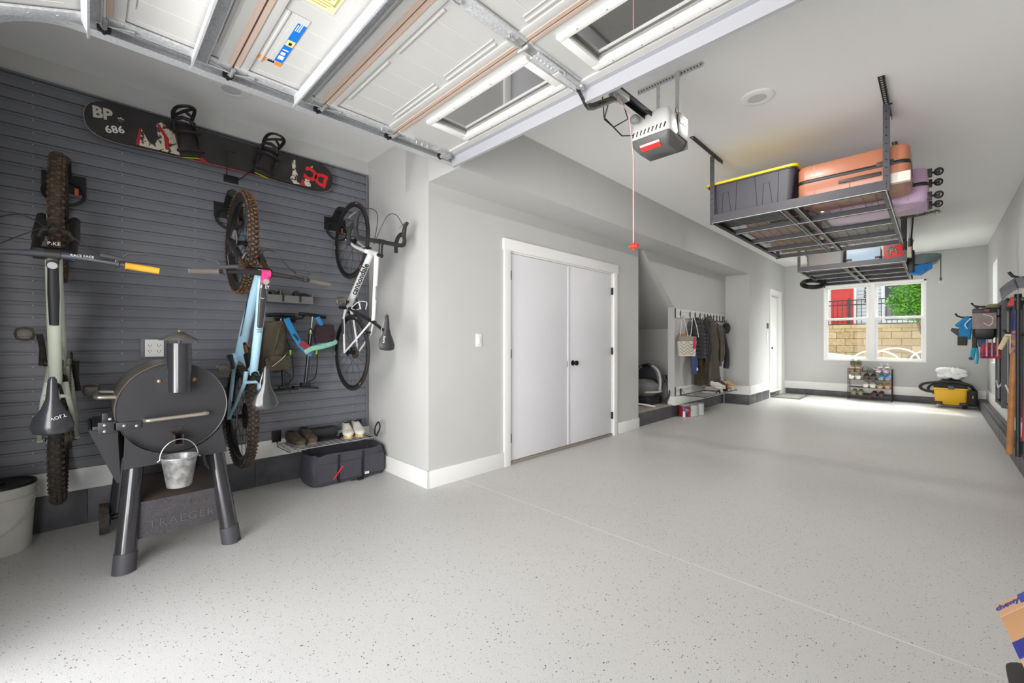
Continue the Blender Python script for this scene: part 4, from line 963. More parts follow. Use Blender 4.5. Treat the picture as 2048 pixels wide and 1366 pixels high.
t = thing('road_bike', 'white and black road bike with drop handlebars hung beside the white corner wall', 'bicycle', (WX, 1.63, 1.112), hang(0))
road_bike(t)
# vertical bike hooks
def bike_hook(y, z, label):
    t = thing('bike_hook', label, 'bike hook', (-3.979, y, z), group=None)
    obj('back_plate', B().bb(0, 0.006, -0.10, 0.10, -0.10, 0.02, bev=0.002), BLKM, t)
    b = B(); b.tube(smooth([(0.0, 0, 0.01), (0.06, 0, 0.055), (0.12, 0, 0.075), (0.17, 0, 0.060)]), 0.034, 14, flat=0.8); obj('hook_arm', b, BLK, t)
    b = B(); b.torus((0.04, 0, -0.11), (0.9, 0, 0.35), 0.092, 0.010, 26, 8); obj('tire_tray', b, BLK, t)
    obj('tray_pad', B().box((0.02, 0.055, -0.09), (0.012, 0.02, 0.05), bev=0.004), mat('pad_orange', (214, 92, 52), 0.5), t)
    return t
bike_hook(-0.115, 2.27, 'black vertical bike hook holding the green mountain bike wheel')
bike_hook(0.785, 2.285, 'black vertical bike hook holding the blue mountain bike wheel')
bike_hook(1.63, 2.345, 'black vertical bike hook holding the white road bike wheel')
# ================================================================ snowboard on the slotted panel
DK = mat('board_black', (38, 35, 35), 0.35, noise=0.25, nscale=9)
sb = thing('snowboard', 'black and red snowboard with two bindings mounted high on the slotted panel', 'snowboard', (-3.90, 0.775, 2.555))
def board_outline(L, w, waist, n=14):
    top = []; h = L / 2
    for i in range(n + 1):
        a = PI * i / n - PI / 2           # right tip
        top.append((h - 0.19 + 0.19 * abs(math.cos(a)) ** 0.75, w / 2 * math.copysign(abs(math.sin(a)) ** 0.8, math.sin(a))))
    side = [(0.3, waist / 2 + 0.003), (0.0, waist / 2), (-0.3, waist / 2 + 0.003)]
    left = [(-x, -y) for x, y in top]
    return top + side + left + [(-x, -y) for x, y in side]
MF = Matrix(((0, 0, 1, 0), (1, 0, 0, 0), (0, 1, 0, 0), (0, 0, 0, 1)))    # (a,b,c)->(x=c,y=a,z=b)
C0 = Matrix.Translation((0, 0, 0.125))
b = B(); b.prism(board_outline(1.60, 0.262, 0.232), 0.009, C0 @ Matrix.Translation((-0.008, 0, 0)) @ MF); obj('deck', b, DK, sb)
b = B(); b.prism(board_outline(1.608, 0.268, 0.238), 0.004, C0 @ Matrix.Translation((-0.0125, 0, 0)) @ MF); obj('steel_edge', b, mat('board_edge', (170, 160, 148), 0.35, 0.5), sb)
b = B(); b.box((-0.004, 0.05, 0.0075), (0.010, 0.95, 0.004)); obj('red_sidewall', b, mat('board_red', (206, 56, 58), 0.4), sb)
CR = mat('board_cream', (206, 196, 176), 0.45, rgb2=(58, 50, 46), nscale=34)
_cr = _M['board_cream'].node_tree
for nd in _cr.nodes:
    if nd.type == 'VALTORGB': nd.color_ramp.elements[0].position = 0.44; nd.color_ramp.elements[1].position = 0.47
RD = mat('board_red2', (170, 32, 38), 0.4)
def patch(pts, m, name, x=0.0012):
    b = B(); b.prism([(p[0], p[1] - 0.125) for p in pts], 0.0006, C0 @ Matrix.Translation((x, 0, 0)) @ MF); return obj(name, b, m, sb)
patch([(-0.53, 0.012), (-0.52, 0.13), (-0.48, 0.05), (-0.45, 0.04), (-0.43, 0.10), (-0.44, 0.19), (-0.41, 0.22), (-0.36, 0.17), (-0.33, 0.21), (-0.29, 0.15), (-0.24, 0.012)], CR, 'cream_graphic')
patch([(-0.55, 0.014), (-0.53, 0.13), (-0.52, 0.13), (-0.53, 0.012)], RD, 'red_graphic', 0.0014)
patch([(-0.24, 0.012), (-0.235, 0.075), (-0.14, 0.012)], RD, 'red_graphic', 0.0014)
patch([(-0.39, 0.03), (-0.40, 0.12), (-0.44, 0.19), (-0.425, 0.20), (-0.37, 0.11), (-0.37, 0.03)], RD, 'red_graphic', 0.0020)
patch([(0.47, 0.012), (0.44, 0.05), (0.46, 0.11), (0.45, 0.21), (0.48, 0.22), (0.485, 0.13), (0.50, 0.10), (0.49, 0.05), (0.52, 0.02)], CR, 'cream_graphic')
patch([(0.56, 0.02), (0.55, 0.07), (0.59, 0.10), (0.61, 0.03), (0.60, 0.018)], CR, 'cream_graphic')
patch([(0.57, 0.16), (0.60, 0.20), (0.63, 0.21), (0.605, 0.165)], CR, 'cream_graphic')
patch([(0.52, 0.014), (0.535, 0.07), (0.55, 0.07), (0.56, 0.016)], RD, 'red_graphic', 0.0014)
def bt(s, size, y, z, ang, m, name, **k):
    M = Matrix.Translation((0.0016, y, z)) @ MF @ Matrix.Rotation(ang, 4, 'Z'); return text(name, s, size, M, m, sb, **k)
GRW = mat('board_grey', (190, 184, 176), 0.45)
bt('BP', 0.100, -0.715, 0.160, 0.05, GRW, 'lettering', bold=0.004, xs=0.9); bt('\u2605' if False else '*', 0.07, -0.625, 0.140, 0, GRW, 'star', bold=0.002)
bt('686', 0.066, -0.655, 0.075, 0.30, mat('board_white', (220, 216, 210), 0.4), 'number', bold=0.0015)
bt('DC', 0.15, 0.655, 0.125, PI - 0.25, mat('logo_red', (214, 34, 36), 0.4), 'logo', bold=0.007, spacing=0.72)
BDG = mat('binding_black', (38, 33, 31), 0.5, noise=0.15, nscale=25)
def binding(yc, tw):
    R = Matrix.Translation((0.0, yc, 0.125)) @ Matrix.Rotation(tw, 4, 'X')
    def P(*q): return R @ Vector(q)
    b = B(); b.box(P(0.018, 0, 0), (0.03, 0.125, 0.225), Matrix.Rotation(tw, 4, 'X'), bev=0.008); o = obj('binding', b, BDG, sb)
    b = B()
    for s in (-1, 1): b.loft([[P(0.02, s * 0.062, -0.07), P(0.02, s * 0.056, -0.07), P(0.02, s * 0.056, 0.11), P(0.02, s * 0.062, 0.11)], [P(0.075, s * 0.068, -0.02), P(0.075, s * 0.060, -0.02), P(0.085, s * 0.060, 0.115), P(0.085, s * 0.068, 0.115)]])
    b.tube([P(0.05, -0.062, 0.10), P(0.06, -0.045, 0.135), P(0.06, 0, 0.148), P(0.06, 0.045, 0.135), P(0.05, 0.062, 0.10)], 0.014, 8); obj('heel_cup', b, BDG, o)
    b = B(); hb = [P(0.06, -0.055, 0.135), P(0.14, -0.060, 0.150), P(0.22, -0.050, 0.150), P(0.262, -0.02, 0.148), P(0.265, 0.02, 0.148), P(0.22, 0.050, 0.150), P(0.14, 0.060, 0.150), P(0.06, 0.055, 0.135)]
    b.tube(smooth(hb), 0.013, 8, flat=0.7); b.tube([P(0.10, -0.055, 0.14), P(0.17, 0, 0.152), P(0.23, 0.045, 0.15)], 0.010, 8); b.tube([P(0.10, 0.055, 0.14), P(0.17, 0, 0.152)], 0.010, 8); obj('highback', b, BDG, o)
    for zz, hh, rr in ((0.035, 0.135, 0.020), (-0.085, 0.095, 0.016)):
        b = B(); b.tube(smooth([P(0.05, -0.066, zz), P(hh * 0.7, -0.070, zz - 0.01), P(hh, -0.035, zz - 0.015), P(hh + 0.012, 0, zz - 0.018), P(hh, 0.035, zz - 0.015), P(hh * 0.7, 0.070, zz - 0.01), P(0.05, 0.066, zz)]), rr, 8, flat=0.35, up=(1, 0, 0)); obj('strap', b, BDG, o)
    b = B(); b.box(P(0.012, 0.0, -0.118), (0.008, 0.10, 0.006), Matrix.Rotation(tw, 4, 'X')); obj('footbed_edge', b, mat('lime', (160, 190, 40), 0.5), o)
binding(-0.27, 0.22); binding(0.245, -0.22)
t = thing('board_hook', 'thin black wire hook cradling the snowboard at its middle', 'hook', (-3.98, 0.80, 2.53))
b = B(); b.bb(0.0, 0.006, -0.05, 0.05, -0.055, 0.0, bev=0.002); obj('back_plate', b, BLKM, t)
b = B(); b.tube([(0.006, -0.045, -0.02), (0.115, -0.05, -0.02), (0.12, -0.055, 0.15), (0.118, 0.01, 0.15)], 0.004, 6); b.tube([(0.006, 0.045, -0.02), (0.115, 0.06, -0.02), (0.12, 0.13, 0.06), (0.12, 0.125, 0.13)], 0.004, 6); obj('wire', b, BLKM, t)
# ================================================================ pellet grill
g = thing('pellet_grill', 'black barrel pellet grill on four legs in front of the bikes', 'grill', (-3.37, 0.345, 0.0))
GB = mat('grill_black', (44, 44, 47), 0.42, noise=0.08, nscale=6, bump=0.02, bscale=200); GLO = mat('grill_leg', (44, 44, 48), 0.2, coat=0.4)
BRS = mat('brushed_steel', (176, 168, 156), 0.3, 0.75)
cy, cz, Rg = 0.345, 0.832, 0.248
b = B(); b.lathe([(0.0, 0.0), (Rg, 0.0), (Rg + 0.004, 0.004), (Rg, 0.012), (Rg, 0.60), (0.0, 0.60)], (-3.06, cy, cz), (-1, 0, 0), 56); drum = obj('barrel', b, GB, g, True, angle=30)
b = B()
ring = []
rings = []
for x in (-3.072, -3.64):
    rr_ = []
    for i in range(25):
        a = math.radians(62 + 128 * i / 24); rr_.append((x, cy + (Rg + 0.006) * math.cos(a), cz + (Rg + 0.006) * math.sin(a)))
    for i in range(24, -1, -1):
        a = math.radians(62 + 128 * i / 24); rr_.append((x, cy + (Rg + 0.001) * math.cos(a), cz + (Rg + 0.001) * math.sin(a)))
    rings.append(rr_)
b.loft(rings); lid = obj('lid', b, mat('lid_bronze', (142, 134, 122), 0.4, 0.55, noise=0.2, nscale=10), g, True)
b = B(); b.tube(smooth([(-3.16, 0.115, 0.90), (-3.16, 0.045, 0.905), (-3.17, 0.03, 0.905), (-3.21, 0.025, 0.905), (-3.45, 0.025, 0.905), (-3.49, 0.03, 0.905), (-3.50, 0.045, 0.905), (-3.50, 0.115, 0.90)], 5), 0.0125, 12); obj('lid_handle', b, BRS, lid, True)
b = B(); b.torus((-3.062, cy, cz), (1, 0, 0), Rg + 0.001, 0.004, 64, 6); obj('face_rim', b, mat('rim_dark', (70, 68, 66), 0.35, 0.5), drum, True)
b = B(); b.tube(smooth([(-3.058, 0.215, 0.775), (-3.01, 0.215, 0.778), (-2.998, 0.225, 0.779), (-2.995, 0.25, 0.780), (-2.995, 0.45, 0.787), (-2.998, 0.478, 0.788), (-3.01, 0.487, 0.788), (-3.058, 0.487, 0.788)], 5), 0.0115, 12); obj('end_handle', b, BRS, g, True)
b = B(); b.lathe([(0.0, 0.0), (0.105, 0.0), (0.105, 0.004), (0.0, 0.006)], (-3.060, 0.355, 0.985), (1, 0, 0), 36); fl = obj('chimney_flange', b, GB, g, True)
for yy in (0.275, 0.43):
    b = B(); b.ball((-3.054, yy, 0.985), 0.012, (0.5, 1, 1)); obj('bolt', b, mat('bolt_copper', (168, 138, 112), 0.35, 0.7), fl, True)
b = B(); b.cyl((-2.985, 0.355, 0.925), (-2.985, 0.355, 1.195), 0.0555, n=36); b.cyl((-3.058, 0.355, 0.97), (-2.985, 0.355, 0.97), 0.045, n=24); ch = obj('chimney', b, GLO, g, True)
b = B(); b.lathe([(0.090, 0.0), (0.088, 0.004), (0.02, 0.046), (0.0, 0.050), (0.0, 0.044), (0.084, 0.0), (0.090, 0.0)], (-2.985, 0.355, 1.212), (0, 0, 1), 40); b.cyl((-2.985, 0.355, 1.19), (-2.985, 0.355, 1.25), 0.006, n=8); obj('chimney_cap', b, mat('cap_grey', (104, 100, 94), 0.45, 0.4, noise=0.2, nscale=20), ch, True)
b = B(); b.ball((-2.985, 0.355, 1.264), 0.008); obj('cap_nut', b, mat('bolt_copper', (168, 138, 112), 0.35, 0.7), ch, True)
# drain hook and left latch brackets
b = B(); b.bb(-3.058, -2.925, 0.325, 0.331, 0.645, 0.695); b.bb(-3.058, -2.925, 0.362, 0.368, 0.645, 0.695); b.bb(-3.058, -2.908, 0.325, 0.368, 0.640, 0.646); b.bb(-3.06, -3.056, 0.315, 0.378, 0.655, 0.72); obj('grease_spout', b, mat('spout_dark', (64, 58, 54), 0.4, 0.4), g, True)
b = B(); b.bb(-3.058, -3.050, 0.09, 0.20, 0.735, 0.775, bev=0.002); b.bb(-3.062, -3.05, 0.03, 0.10, 0.725, 0.785, bev=0.002); b.bb(-3.10, -3.06, 0.045, 0.07, 0.78, 0.83, bev=0.003); b.bb(-3.50, -3.06, 0.01, 0.06, 0.745, 0.765, bev=0.004)
br = obj('shelf_bracket', b, GB, g, True)
for yy, zz in ((0.055, 0.770), (0.055, 0.738), (0.13, 0.757), (0.18, 0.750), (0.075, 0.80)):
    b = B(); b.ball((-3.047, yy, zz), 0.008, (0.6, 1, 1)); obj('bolt', b, STL, br, True)
b = B(); b.loft([[(-3.08, -0.005, 0.745), (-3.08, 0.005, 0.752), (-3.08, 0.115, 0.455), (-3.08, 0.102, 0.452)], [(-3.56, -0.005, 0.745), (-3.56, 0.005, 0.752), (-3.56, 0.115, 0.455), (-3.56, 0.102, 0.452)]]); fs = obj('folding_shelf', b, GB, g, True)
b = B(); b.prism([(0.0, 0.745), (0.105, 0.735), (0.118, 0.455), (0.104, 0.452)], 0.005, Matrix.Translation((-3.078, 0, 0)) @ MF); obj('shelf_gusset', b, GB, fs, True)
# saddle apron under the barrel, legs, bottom shelf with panel
for xx in (-3.024, -3.62):
    b = B(); n = 16; P = [(cy - 0.215, 0.50)]
    P = [(0.125, 0.530), (0.130, 0.70)] + [(cy + (Rg + 0.002) * math.cos(math.radians(210 + 120 * i / n)), cz + (Rg + 0.002) * math.sin(math.radians(210 + 120 * i / n))) for i in range(n + 1)] + [(0.562, 0.68), (0.585, 0.545)]
    b.prism(P, 0.012, Matrix.Translation((xx, 0, 0)) @ MF); obj('apron', b, GB, g, True)
def leg(p0, p1, r0=0.040, r1=0.047, foot=True):
    p0 = Vector(p0); p1 = Vector(p1); b = B(); b.cyl(p0, p1, r0, r1, n=26); o = obj('leg', b, GLO, g, True)
    if foot:
        d = (p1 - p0).normalized(); f = B(); q = p1 - d * 0.085; f.cyl(q, p1, r1 + 0.002, r1 + 0.003, n=26)
        f.bm.verts.ensure_lookup_table()
        for v in f.bm.verts:
            if v.co.z < 0.02: v.co.z = 0.001
        obj('foot_cap', f, mat('foot_rubber', (62, 62, 66), 0.6), o, True)
    return o
leg((-3.075, 0.178, 0.62), (-3.0, 0.128, 0.012)); leg((-3.075, 0.528, 0.62), (-3.0, 0.606, 0.012))
leg((-3.62, 0.175, 0.70), (-3.68, 0.130, 0.13), foot=False); leg((-3.62, 0.520, 0.70), (-3.69, 0.610, 0.012))
for yy in (0.065,):
    b = B(); b.cyl((-3.69, yy - 0.022, 0.094), (-3.69, yy + 0.022, 0.094), 0.093, n=30); wh = obj('wheel', b, mat('wheel_rubber', (74, 68, 60), 0.85, rgb2=(48, 45, 42), nscale=30), g, True)
    b = B(); b.cyl((-3.69, yy, 0.094), (-3.69, yy + 0.075, 0.094), 0.018, n=14); b.lathe([(0.05, 0.0), (0.045, 0.008), (0.0, 0.010)], (-3.69, yy + 0.022, 0.094), (0, 1, 0), 20); obj('wheel_hub', b, BLK, wh, True)
b = B(); b.bb(-3.66, -3.03, 0.165, 0.575, 0.325, 0.337, bev=0.002); sh = obj('bottom_shelf', b, mat('shelf_brown', (92, 82, 74), 0.45), g, True)
b = B(); b.loft([[(-3.036, 0.160, 0.337), (-3.030, 0.160, 0.337), (-3.030, 0.572, 0.337), (-3.036, 0.572, 0.337)], [(-3.028, 0.152, 0.142), (-3.022, 0.152, 0.142), (-3.022, 0.588, 0.142), (-3.028, 0.588, 0.142)]]); pn = obj('front_panel', b, mat('panel_speckled', (62, 59, 62), 0.5, noise=0.25, nscale=90), g, True)
emb = mat('embossed_grey', (88, 84, 84), 0.5)
text('panel_lettering', 'TRAEGER', 0.060, Matrix.Translation((-3.022 + 3.37, 0.375 - 0.345, 0.205)) @ MF, emb, g, spacing=1.25, depth=0.0006, bold=-0.0006)
b = B()
for k in range(3): b.tube([(-3.027, 0.245 + k * 0.006, 0.250 + k * 0.004), (-3.027, 0.30 + k * 0.006, 0.268), (-3.027, 0.36, 0.292 - k * 0.004)], 0.0013, 5)
for k in range(5): b.tube([(-3.027, 0.40 + k * 0.018, 0.262 + (k % 2) * 0.01), (-3.027, 0.41 + k * 0.018, 0.300), (-3.027, 0.418 + k * 0.018, 0.270)], 0.0013, 5)
obj('panel_emblem', b, emb, g, True)
b = B(); b.bb(-3.665, -3.655, 0.165, 0.575, 0.337, 0.50, bev=0.002); obj('back_panel', b, GB, g, True)
# grease bucket
t = thing('grease_bucket', 'small galvanised bucket with wire handle hanging from the front of the grill', 'bucket', (-2.915, 0.347, 0.418))
b = B(); b.lathe([(0.0, 0.004), (0.052, 0.0), (0.055, 0.004), (0.078, 0.150), (0.082, 0.158), (0.084, 0.162), (0.080, 0.165), (0.076, 0.158), (0.052, 0.012), (0.0, 0.010)], n=36)
BK = mat('bucket_zinc', (186, 186, 184), 0.35, 0.6, rgb2=(128, 128, 128), nscale=28); bo = obj('body', b, BK, t)
b = B(); b.torus((0, 0, 0.162), (0, 0, 1), 0.081, 0.0035, 36, 6); obj('rolled_rim', b, STL, bo)
b = B()
pts = [(0, 0.083 * math.cos(a), 0.155 + 0.100 * math.sin(a)) for a in [PI * i / 20 for i in range(21)]]
b.tube([(0.0, 0.094, 0.146)] + pts + [(0.0, -0.094, 0.146)], 0.0028, 8); obj('handle', b, mat('wire_zinc', (190, 188, 182), 0.3, 0.8), t)
# white pail
t = thing('plastic_pail', 'white plastic pail with black lid on floor at the far left', 'bucket', (-3.80, -0.375, 0.0))
PW = mat('pail_white', (214, 212, 202), 0.45, noise=0.04, nscale=14)
b = B(); b.lathe([(0.0, 0.0), (0.128, 0.0), (0.132, 0.006), (0.146, 0.285), (0.155, 0.287), (0.158, 0.315), (0.149, 0.318), (0.149, 0.350), (0.157, 0.352), (0.157, 0.368), (0.150, 0.375), (0.0, 0.375)], n=44); obj('body', b, PW, t)
b = B(); b.lathe([(0.0, 0.382), (0.135, 0.382), (0.140, 0.390), (0.152, 0.390), (0.155, 0.378), (0.150, 0.372), (0.0, 0.374)], n=44); b.cyl((0.0, 0.0, 0.382), (0, 0, 0.392), 0.03, n=20); obj('lid', b, BLK, t)
b = B(); b.tube(smooth([(0.06, 0.148, 0.30), (0.085, 0.14, 0.25), (0.125, 0.09, 0.17), (0.155, 0.02, 0.125), (0.15, -0.05, 0.15), (0.10, -0.12, 0.23), (0.06, -0.148, 0.30)]), 0.0028, 6); obj('wire_handle', b, STL, t)
b = B(); b.lathe([(0.0, 0.0), (0.028, 0.0), (0.028, 0.001), (0.0, 0.001)], (0.137, -0.03, 0.11), (1, -0.1, 0.05), 24); obj('round_label', b, mat('label_yellow', (170, 150, 30), 0.5), t)
b = B(); b.lathe([(0.016, 0.0), (0.020, 0.0), (0.020, 0.001), (0.016, 0.001)], (0.1385, -0.03, 0.11), (1, -0.1, 0.05), 24); obj('label_ring', b, BLK, t)
# ================================================================ lower right of the panel
FAB = mat('fabric_charcoal', (66, 65, 72), 0.85, noise=0.08, nscale=12, bump=0.15, bscale=150)
t = thing('trunk_organizer', 'dark grey fabric organizer bag with pockets on floor under the wire shelf', 'bag', (-3.76, 1.615, 0.0))
def soft_box(b, x0, x1, y0, y1, z0, z1, bulge=0.02, nz=8, n=40, top_in=0.0, wob=0.006, seed=1):
    rnd = random.Random(seed); rings = []
    for k in range(nz + 1):
        f = k / nz; z = z0 + (z1 - z0) * f; o = bulge * math.sin(PI * f) - top_in * f; ring = []
        for i in range(n):
            a = 2 * PI * i / n; ca, sa = math.cos(a), math.sin(a)
            px = math.copysign(abs(ca) ** 0.28, ca); py = math.copysign(abs(sa) ** 0.28, sa)
            w = wob * math.sin(5 * a + k * 0.9 + seed) + wob * 0.5 * math.sin(11 * a + k * 1.7)
            ring.append(((x0 + x1) / 2 + px * ((x1 - x0) / 2 + o + w), (y0 + y1) / 2 + py * ((y1 - y0) / 2 + o + w), z + (wob * 1.5 * math.sin(7 * a + seed) if k == nz else 0)))
        rings.append(ring)
    return rings
rs = soft_box(None, -0.165, 0.165, -0.315, 0.315, 0.0, 0.255, 0.012, wob=0.005, seed=3)
inner = [[(p[0] * 0.93, p[1] * 0.965, p[2]) for p in rs[-1]], [(p[0] * 0.90, p[1] * 0.95, 0.12) for p in rs[-1]]]
b = B(); b.loft(rs + inner); bd = obj('body', b, FAB, t)
b = B(); b.loft([[(0.18, y, z) for y, z in ((-0.30, 0.03), (-0.13, 0.03), (-0.12, 0.185), (-0.29, 0.19))], [(0.192, y, z) for y, z in ((-0.29, 0.035), (-0.14, 0.035), (-0.13, 0.175), (-0.28, 0.18))]]); obj('pocket', b, FAB, bd)
b = B(); b.loft([[(0.178, y, z) for y, z in ((-0.115, 0.03), (0.09, 0.03), (0.09, 0.19), (-0.115, 0.185))], [(0.190, y, z) for y, z in ((-0.105, 0.035), (0.08, 0.035), (0.08, 0.180), (-0.105, 0.175))]]); obj('pocket', b, FAB, bd)
b = B(); b.loft([[(0.176, y, z) for y, z in ((0.10, 0.03), (0.305, 0.03), (0.305, 0.20), (0.10, 0.195))], [(0.186, y, z) for y, z in ((0.11, 0.035), (0.295, 0.035), (0.295, 0.19), (0.11, 0.185))]]); obj('pocket', b, FAB, bd)
for yy in (-0.12, 0.095):
    b = B(); b.box((0.188, yy, 0.13), (0.006, 0.012, 0.235)); obj('strap', b, BLK, bd)
b = B(); b.box((0.193, -0.125, 0.10), (0.006, 0.012, 0.13), (math.radians(-38), 0, 0), bev=0.002); obj('red_tag', b, mat('tag_red', (216, 40, 58), 0.5), bd)
b = B(); b.box((0.190, 0.13, 0.045), (0.004, 0.04, 0.022)); obj('white_label', b, mat('label_white', (220, 220, 220), 0.6), bd)
b = B(); b.box((0.215, 0.06, 0.012), (0.03, 0.055, 0.014), bev=0.004); b.tube([(0.20, -0.02, 0.01), (0.215, 0.04, 0.012), (0.2, 0.14, 0.012)], 0.006, 6, flat=0.4); obj('buckle', b, BLK, t)
# wire shelf
t = thing('wire_shelf', 'black wire shelf low on the slotted panel holding shoes', 'shelf', (-3.97, 1.49, 0.33))
b = B()
for i in range(15): y = -0.35 + i * 0.05; b.cyl((0.02, y, 0.0), (0.36, y, 0.0), 0.0016, n=5)
for i in range(8): x = 0.03 + i * 0.046; b.cyl((x, -0.36, 0.002), (x, 0.36, 0.002), 0.0016, n=5)
wd = obj('wire_grid', b, BLKM, t); wd['kind'] = 'stuff'
b = B(); b.tube([(0.02, -0.365, 0.008), (0.365, -0.365, 0.008), (0.365, 0.365, 0.008), (0.02, 0.365, 0.008)], 0.004, 8, closed=True); obj('frame', b, STL, t)
b = B()
for i in range(22):
    y = -0.34 + i * 0.031; b.tube([(0.364, y, 0.006), (0.362, y + 0.0155, -0.024), (0.364, y + 0.031, 0.006)], 0.0016, 4)
zz = obj('front_lattice', b, BLKM, t); zz['kind'] = 'stuff'
for yy in (-0.36, 0.36):
    b = B(); b.bb(-0.009, 0.0, yy - 0.035, yy + 0.035, 0.02, 0.115, bev=0.003); b.tube([(0.0, yy, 0.03), (0.03, yy, -0.015), (0.30, yy, -0.06 + 0.05), (0.36, yy, 0.0)], 0.0035, 6); b.tube([(0.0, yy, 0.10), (0.02, yy, 0.02)], 0.0035, 6)
    obj('bracket', b, BLKM, t)
# ---- shoes
def shoe_mesh(L=0.28, Wd=0.098, H=0.085, collar=0.095, open_=True):
    """sections from heel (x=0) to toe (x=L)"""
    def ring(x, w, z1, flat, n=14, zb_=0.022):
        out = []
        for i in range(n):
            a = 2 * PI * i / n; c, s = math.cos(a), math.sin(a)
            out.append((x, w / 2 * math.copysign(abs(c) ** 0.7, c), zb_ + (z1 - zb_) * (0.5 + 0.5 * math.copysign(abs(s) ** flat, s))))
        return out
    secs = [(0.0, 0.35, 0.75), (0.012, 0.62, 0.98), (0.05, 0.70, 1.0), (0.10, 0.72, 0.92), (0.14, 0.78, 0.86), (0.18, 0.92, 0.66), (0.22, 1.0, 0.50), (0.255, 0.86, 0.42), (0.272, 0.6, 0.34), (0.28, 0.3, 0.26)]
    return [ring(x / 0.28 * L, w * Wd, 0.022 + h * collar, 0.8) for x, w, h in secs]
def shoe(label, loc, rz, upper, sole, inner=None, L=0.28, collar=0.09, group=None, boot=False, sandal=False, rx=0, ry=0, cat='shoe'):
    t = thing('sandal' if sandal else ('boot' if boot else 'shoe'), label, cat, loc, (rx, ry, rz), group)
    b = B(); rings = []
    for f, z in ((1.0, 0.0), (1.03, 0.008), (1.0, 0.024)):
        ring = []
        for i in range(24):
            a = 2 * PI * i / 24; x = L / 2 - math.cos(a) * L / 2 * f; w = 0.036 + 0.014 * max(0.0, x / L) ** 1.3; w = w * (1.0 if 0.02 < x < L * 0.9 else 0.9)
            ring.append((x, math.copysign(abs(math.sin(a)) ** 0.6, math.sin(a)) * w * f, z))
        rings.append(ring)
    b.loft(rings); obj('sole', b, sole, t)
    if sandal:
        for x0, x1, h in ((0.62, 0.86, 0.052), (0.20, 0.42, 0.075)):
            b = B(); r1 = []; 
            for x in (x0 * L, x1 * L):
                r1.append([(x, 0.048 * math.cos(PI * i / 10), 0.02 + h * math.sin(PI * i / 10)) for i in range(11)] + [(x, 0.044 * math.cos(PI * i / 10), 0.02 + (h - 0.005) * math.sin(PI * i / 10)) for i in range(10, -1, -1)])
            b.loft(r1); obj('strap', b, upper, t)
        return t
    b = B(); rs = shoe_mesh(L, 0.098, collar=collar); b.loft(rs); u = obj('upper', b, upper, t, angle=60)
    b = B()
    if boot:
        b.lathe([(0.038, 0.0), (0.040, 0.05), (0.043, 0.075), (0.046, 0.078), (0.043, 0.08), (0.036, 0.078), (0.034, 0.03)], (0.055, 0, collar * 0.9), (0, 0, 1), 20); obj('shaft', b, upper, t)
    b = B(); k = 0.078 if boot else 0.0
    b.ball((0.068 if not boot else 0.055, 0, 0.0185 + collar * 0.985 + k * 0.9), 0.034, (1.35 if not boot else 1.0, 0.78, 0.12 if not boot else 0.2)); obj('opening', b, inner or mat('shoe_inside', (20, 18, 18), 0.9), t)
    b = B()
    for i in range(4):
        x = 0.135 + i * 0.022; z = 0.022 + collar * (0.90 - i * 0.10); b.tube([(x * L / 0.28, -0.022, z - 0.004), (x * L / 0.28 + 0.006, 0, z + 0.003), (x * L / 0.28, 0.022, z - 0.004)], 0.0028, 5)
    obj('laces', b, sole if sole.name in ('shoe_white',) else upper, t)
    return t
SB = mat('shoe_brown', (92, 78, 62), 0.8, rgb2=(58, 50, 42), nscale=30); SW = mat('shoe_white', (222, 218, 206), 0.6, noise=0.05, nscale=12); SBK = mat('shoe_black', (44, 42, 42), 0.7); SG = mat('shoe_sole_grey', (120, 112, 104), 0.7)
shoe('scuffed brown shoe on the wire shelf, left of its pair', (-3.93, 1.205, 0.339), 0.10, SB, SG)
shoe('scuffed brown shoe on the wire shelf, right of its pair', (-3.955, 1.325, 0.339), 0.02, SB, SG, collar=0.10)
shoe('white athletic shoe on the wire shelf beside the corner, left one', (-3.95, 1.715, 0.339), -0.30, SW, mat('shoe_gold', (214, 186, 120), 0.6), inner=mat('shoe_in_dark', (40, 38, 40), 0.9), collar=0.10)
shoe('white athletic shoe on the wire shelf beside the corner, right one', (-3.95, 1.80, 0.339), -0.22, SW, mat('shoe_gold', (214, 186, 120), 0.6), inner=mat('shoe_in_dark', (40, 38, 40), 0.9), collar=0.105)
b = B(); b.loft(soft_box(None, -3.965, -3.87, 1.37, 1.60, 0.34, 0.43, 0.012, wob=0.003, seed=5)); single('soft_pouch', b, mat('pouch_black', (50, 49, 52), 0.7), 'black zipped pouch lying at the back of the wire shelf', 'pouch')
def foot_pad(y, label):
    b = B(); rings = []
    for z in (0.341, 0.353):
        rings.append([(-3.80 + 0.05 * math.sin(2 * PI * i / 20), y + 0.11 * math.cos(2 * PI * i / 20), z) for i in range(20)])
    b.loft(rings); single('slipper', b, mat('slipper_black', (40, 39, 40), 0.8), label, 'slipper')
foot_pad(1.50, 'flat black slipper lying sideways on the middle of the wire shelf')
b = B(); b.torus((-3.78, 1.635, 0.365), (0.3, 0, 1), 0.035, 0.010, 20, 8); b.ball((-3.78, 1.635, 0.362), 0.024, (1, 1, 0.5)); single('bike_lamp', b, BLKM, 'small round black lamp on wire shelf left of the white shoes', 'lamp')
b = B(); b.tube(smooth([(-3.62, 1.86, 0.34), (-3.60, 1.885, 0.42), (-3.66, 1.90, 0.46), (-3.72, 1.90, 0.40), (-3.68, 1.88, 0.345), (-3.62, 1.87, 0.35)]), 0.007, 8); single('cable_loop', b, BLK, 'loop of black cable hanging at the right end of the wire shelf', 'cable')
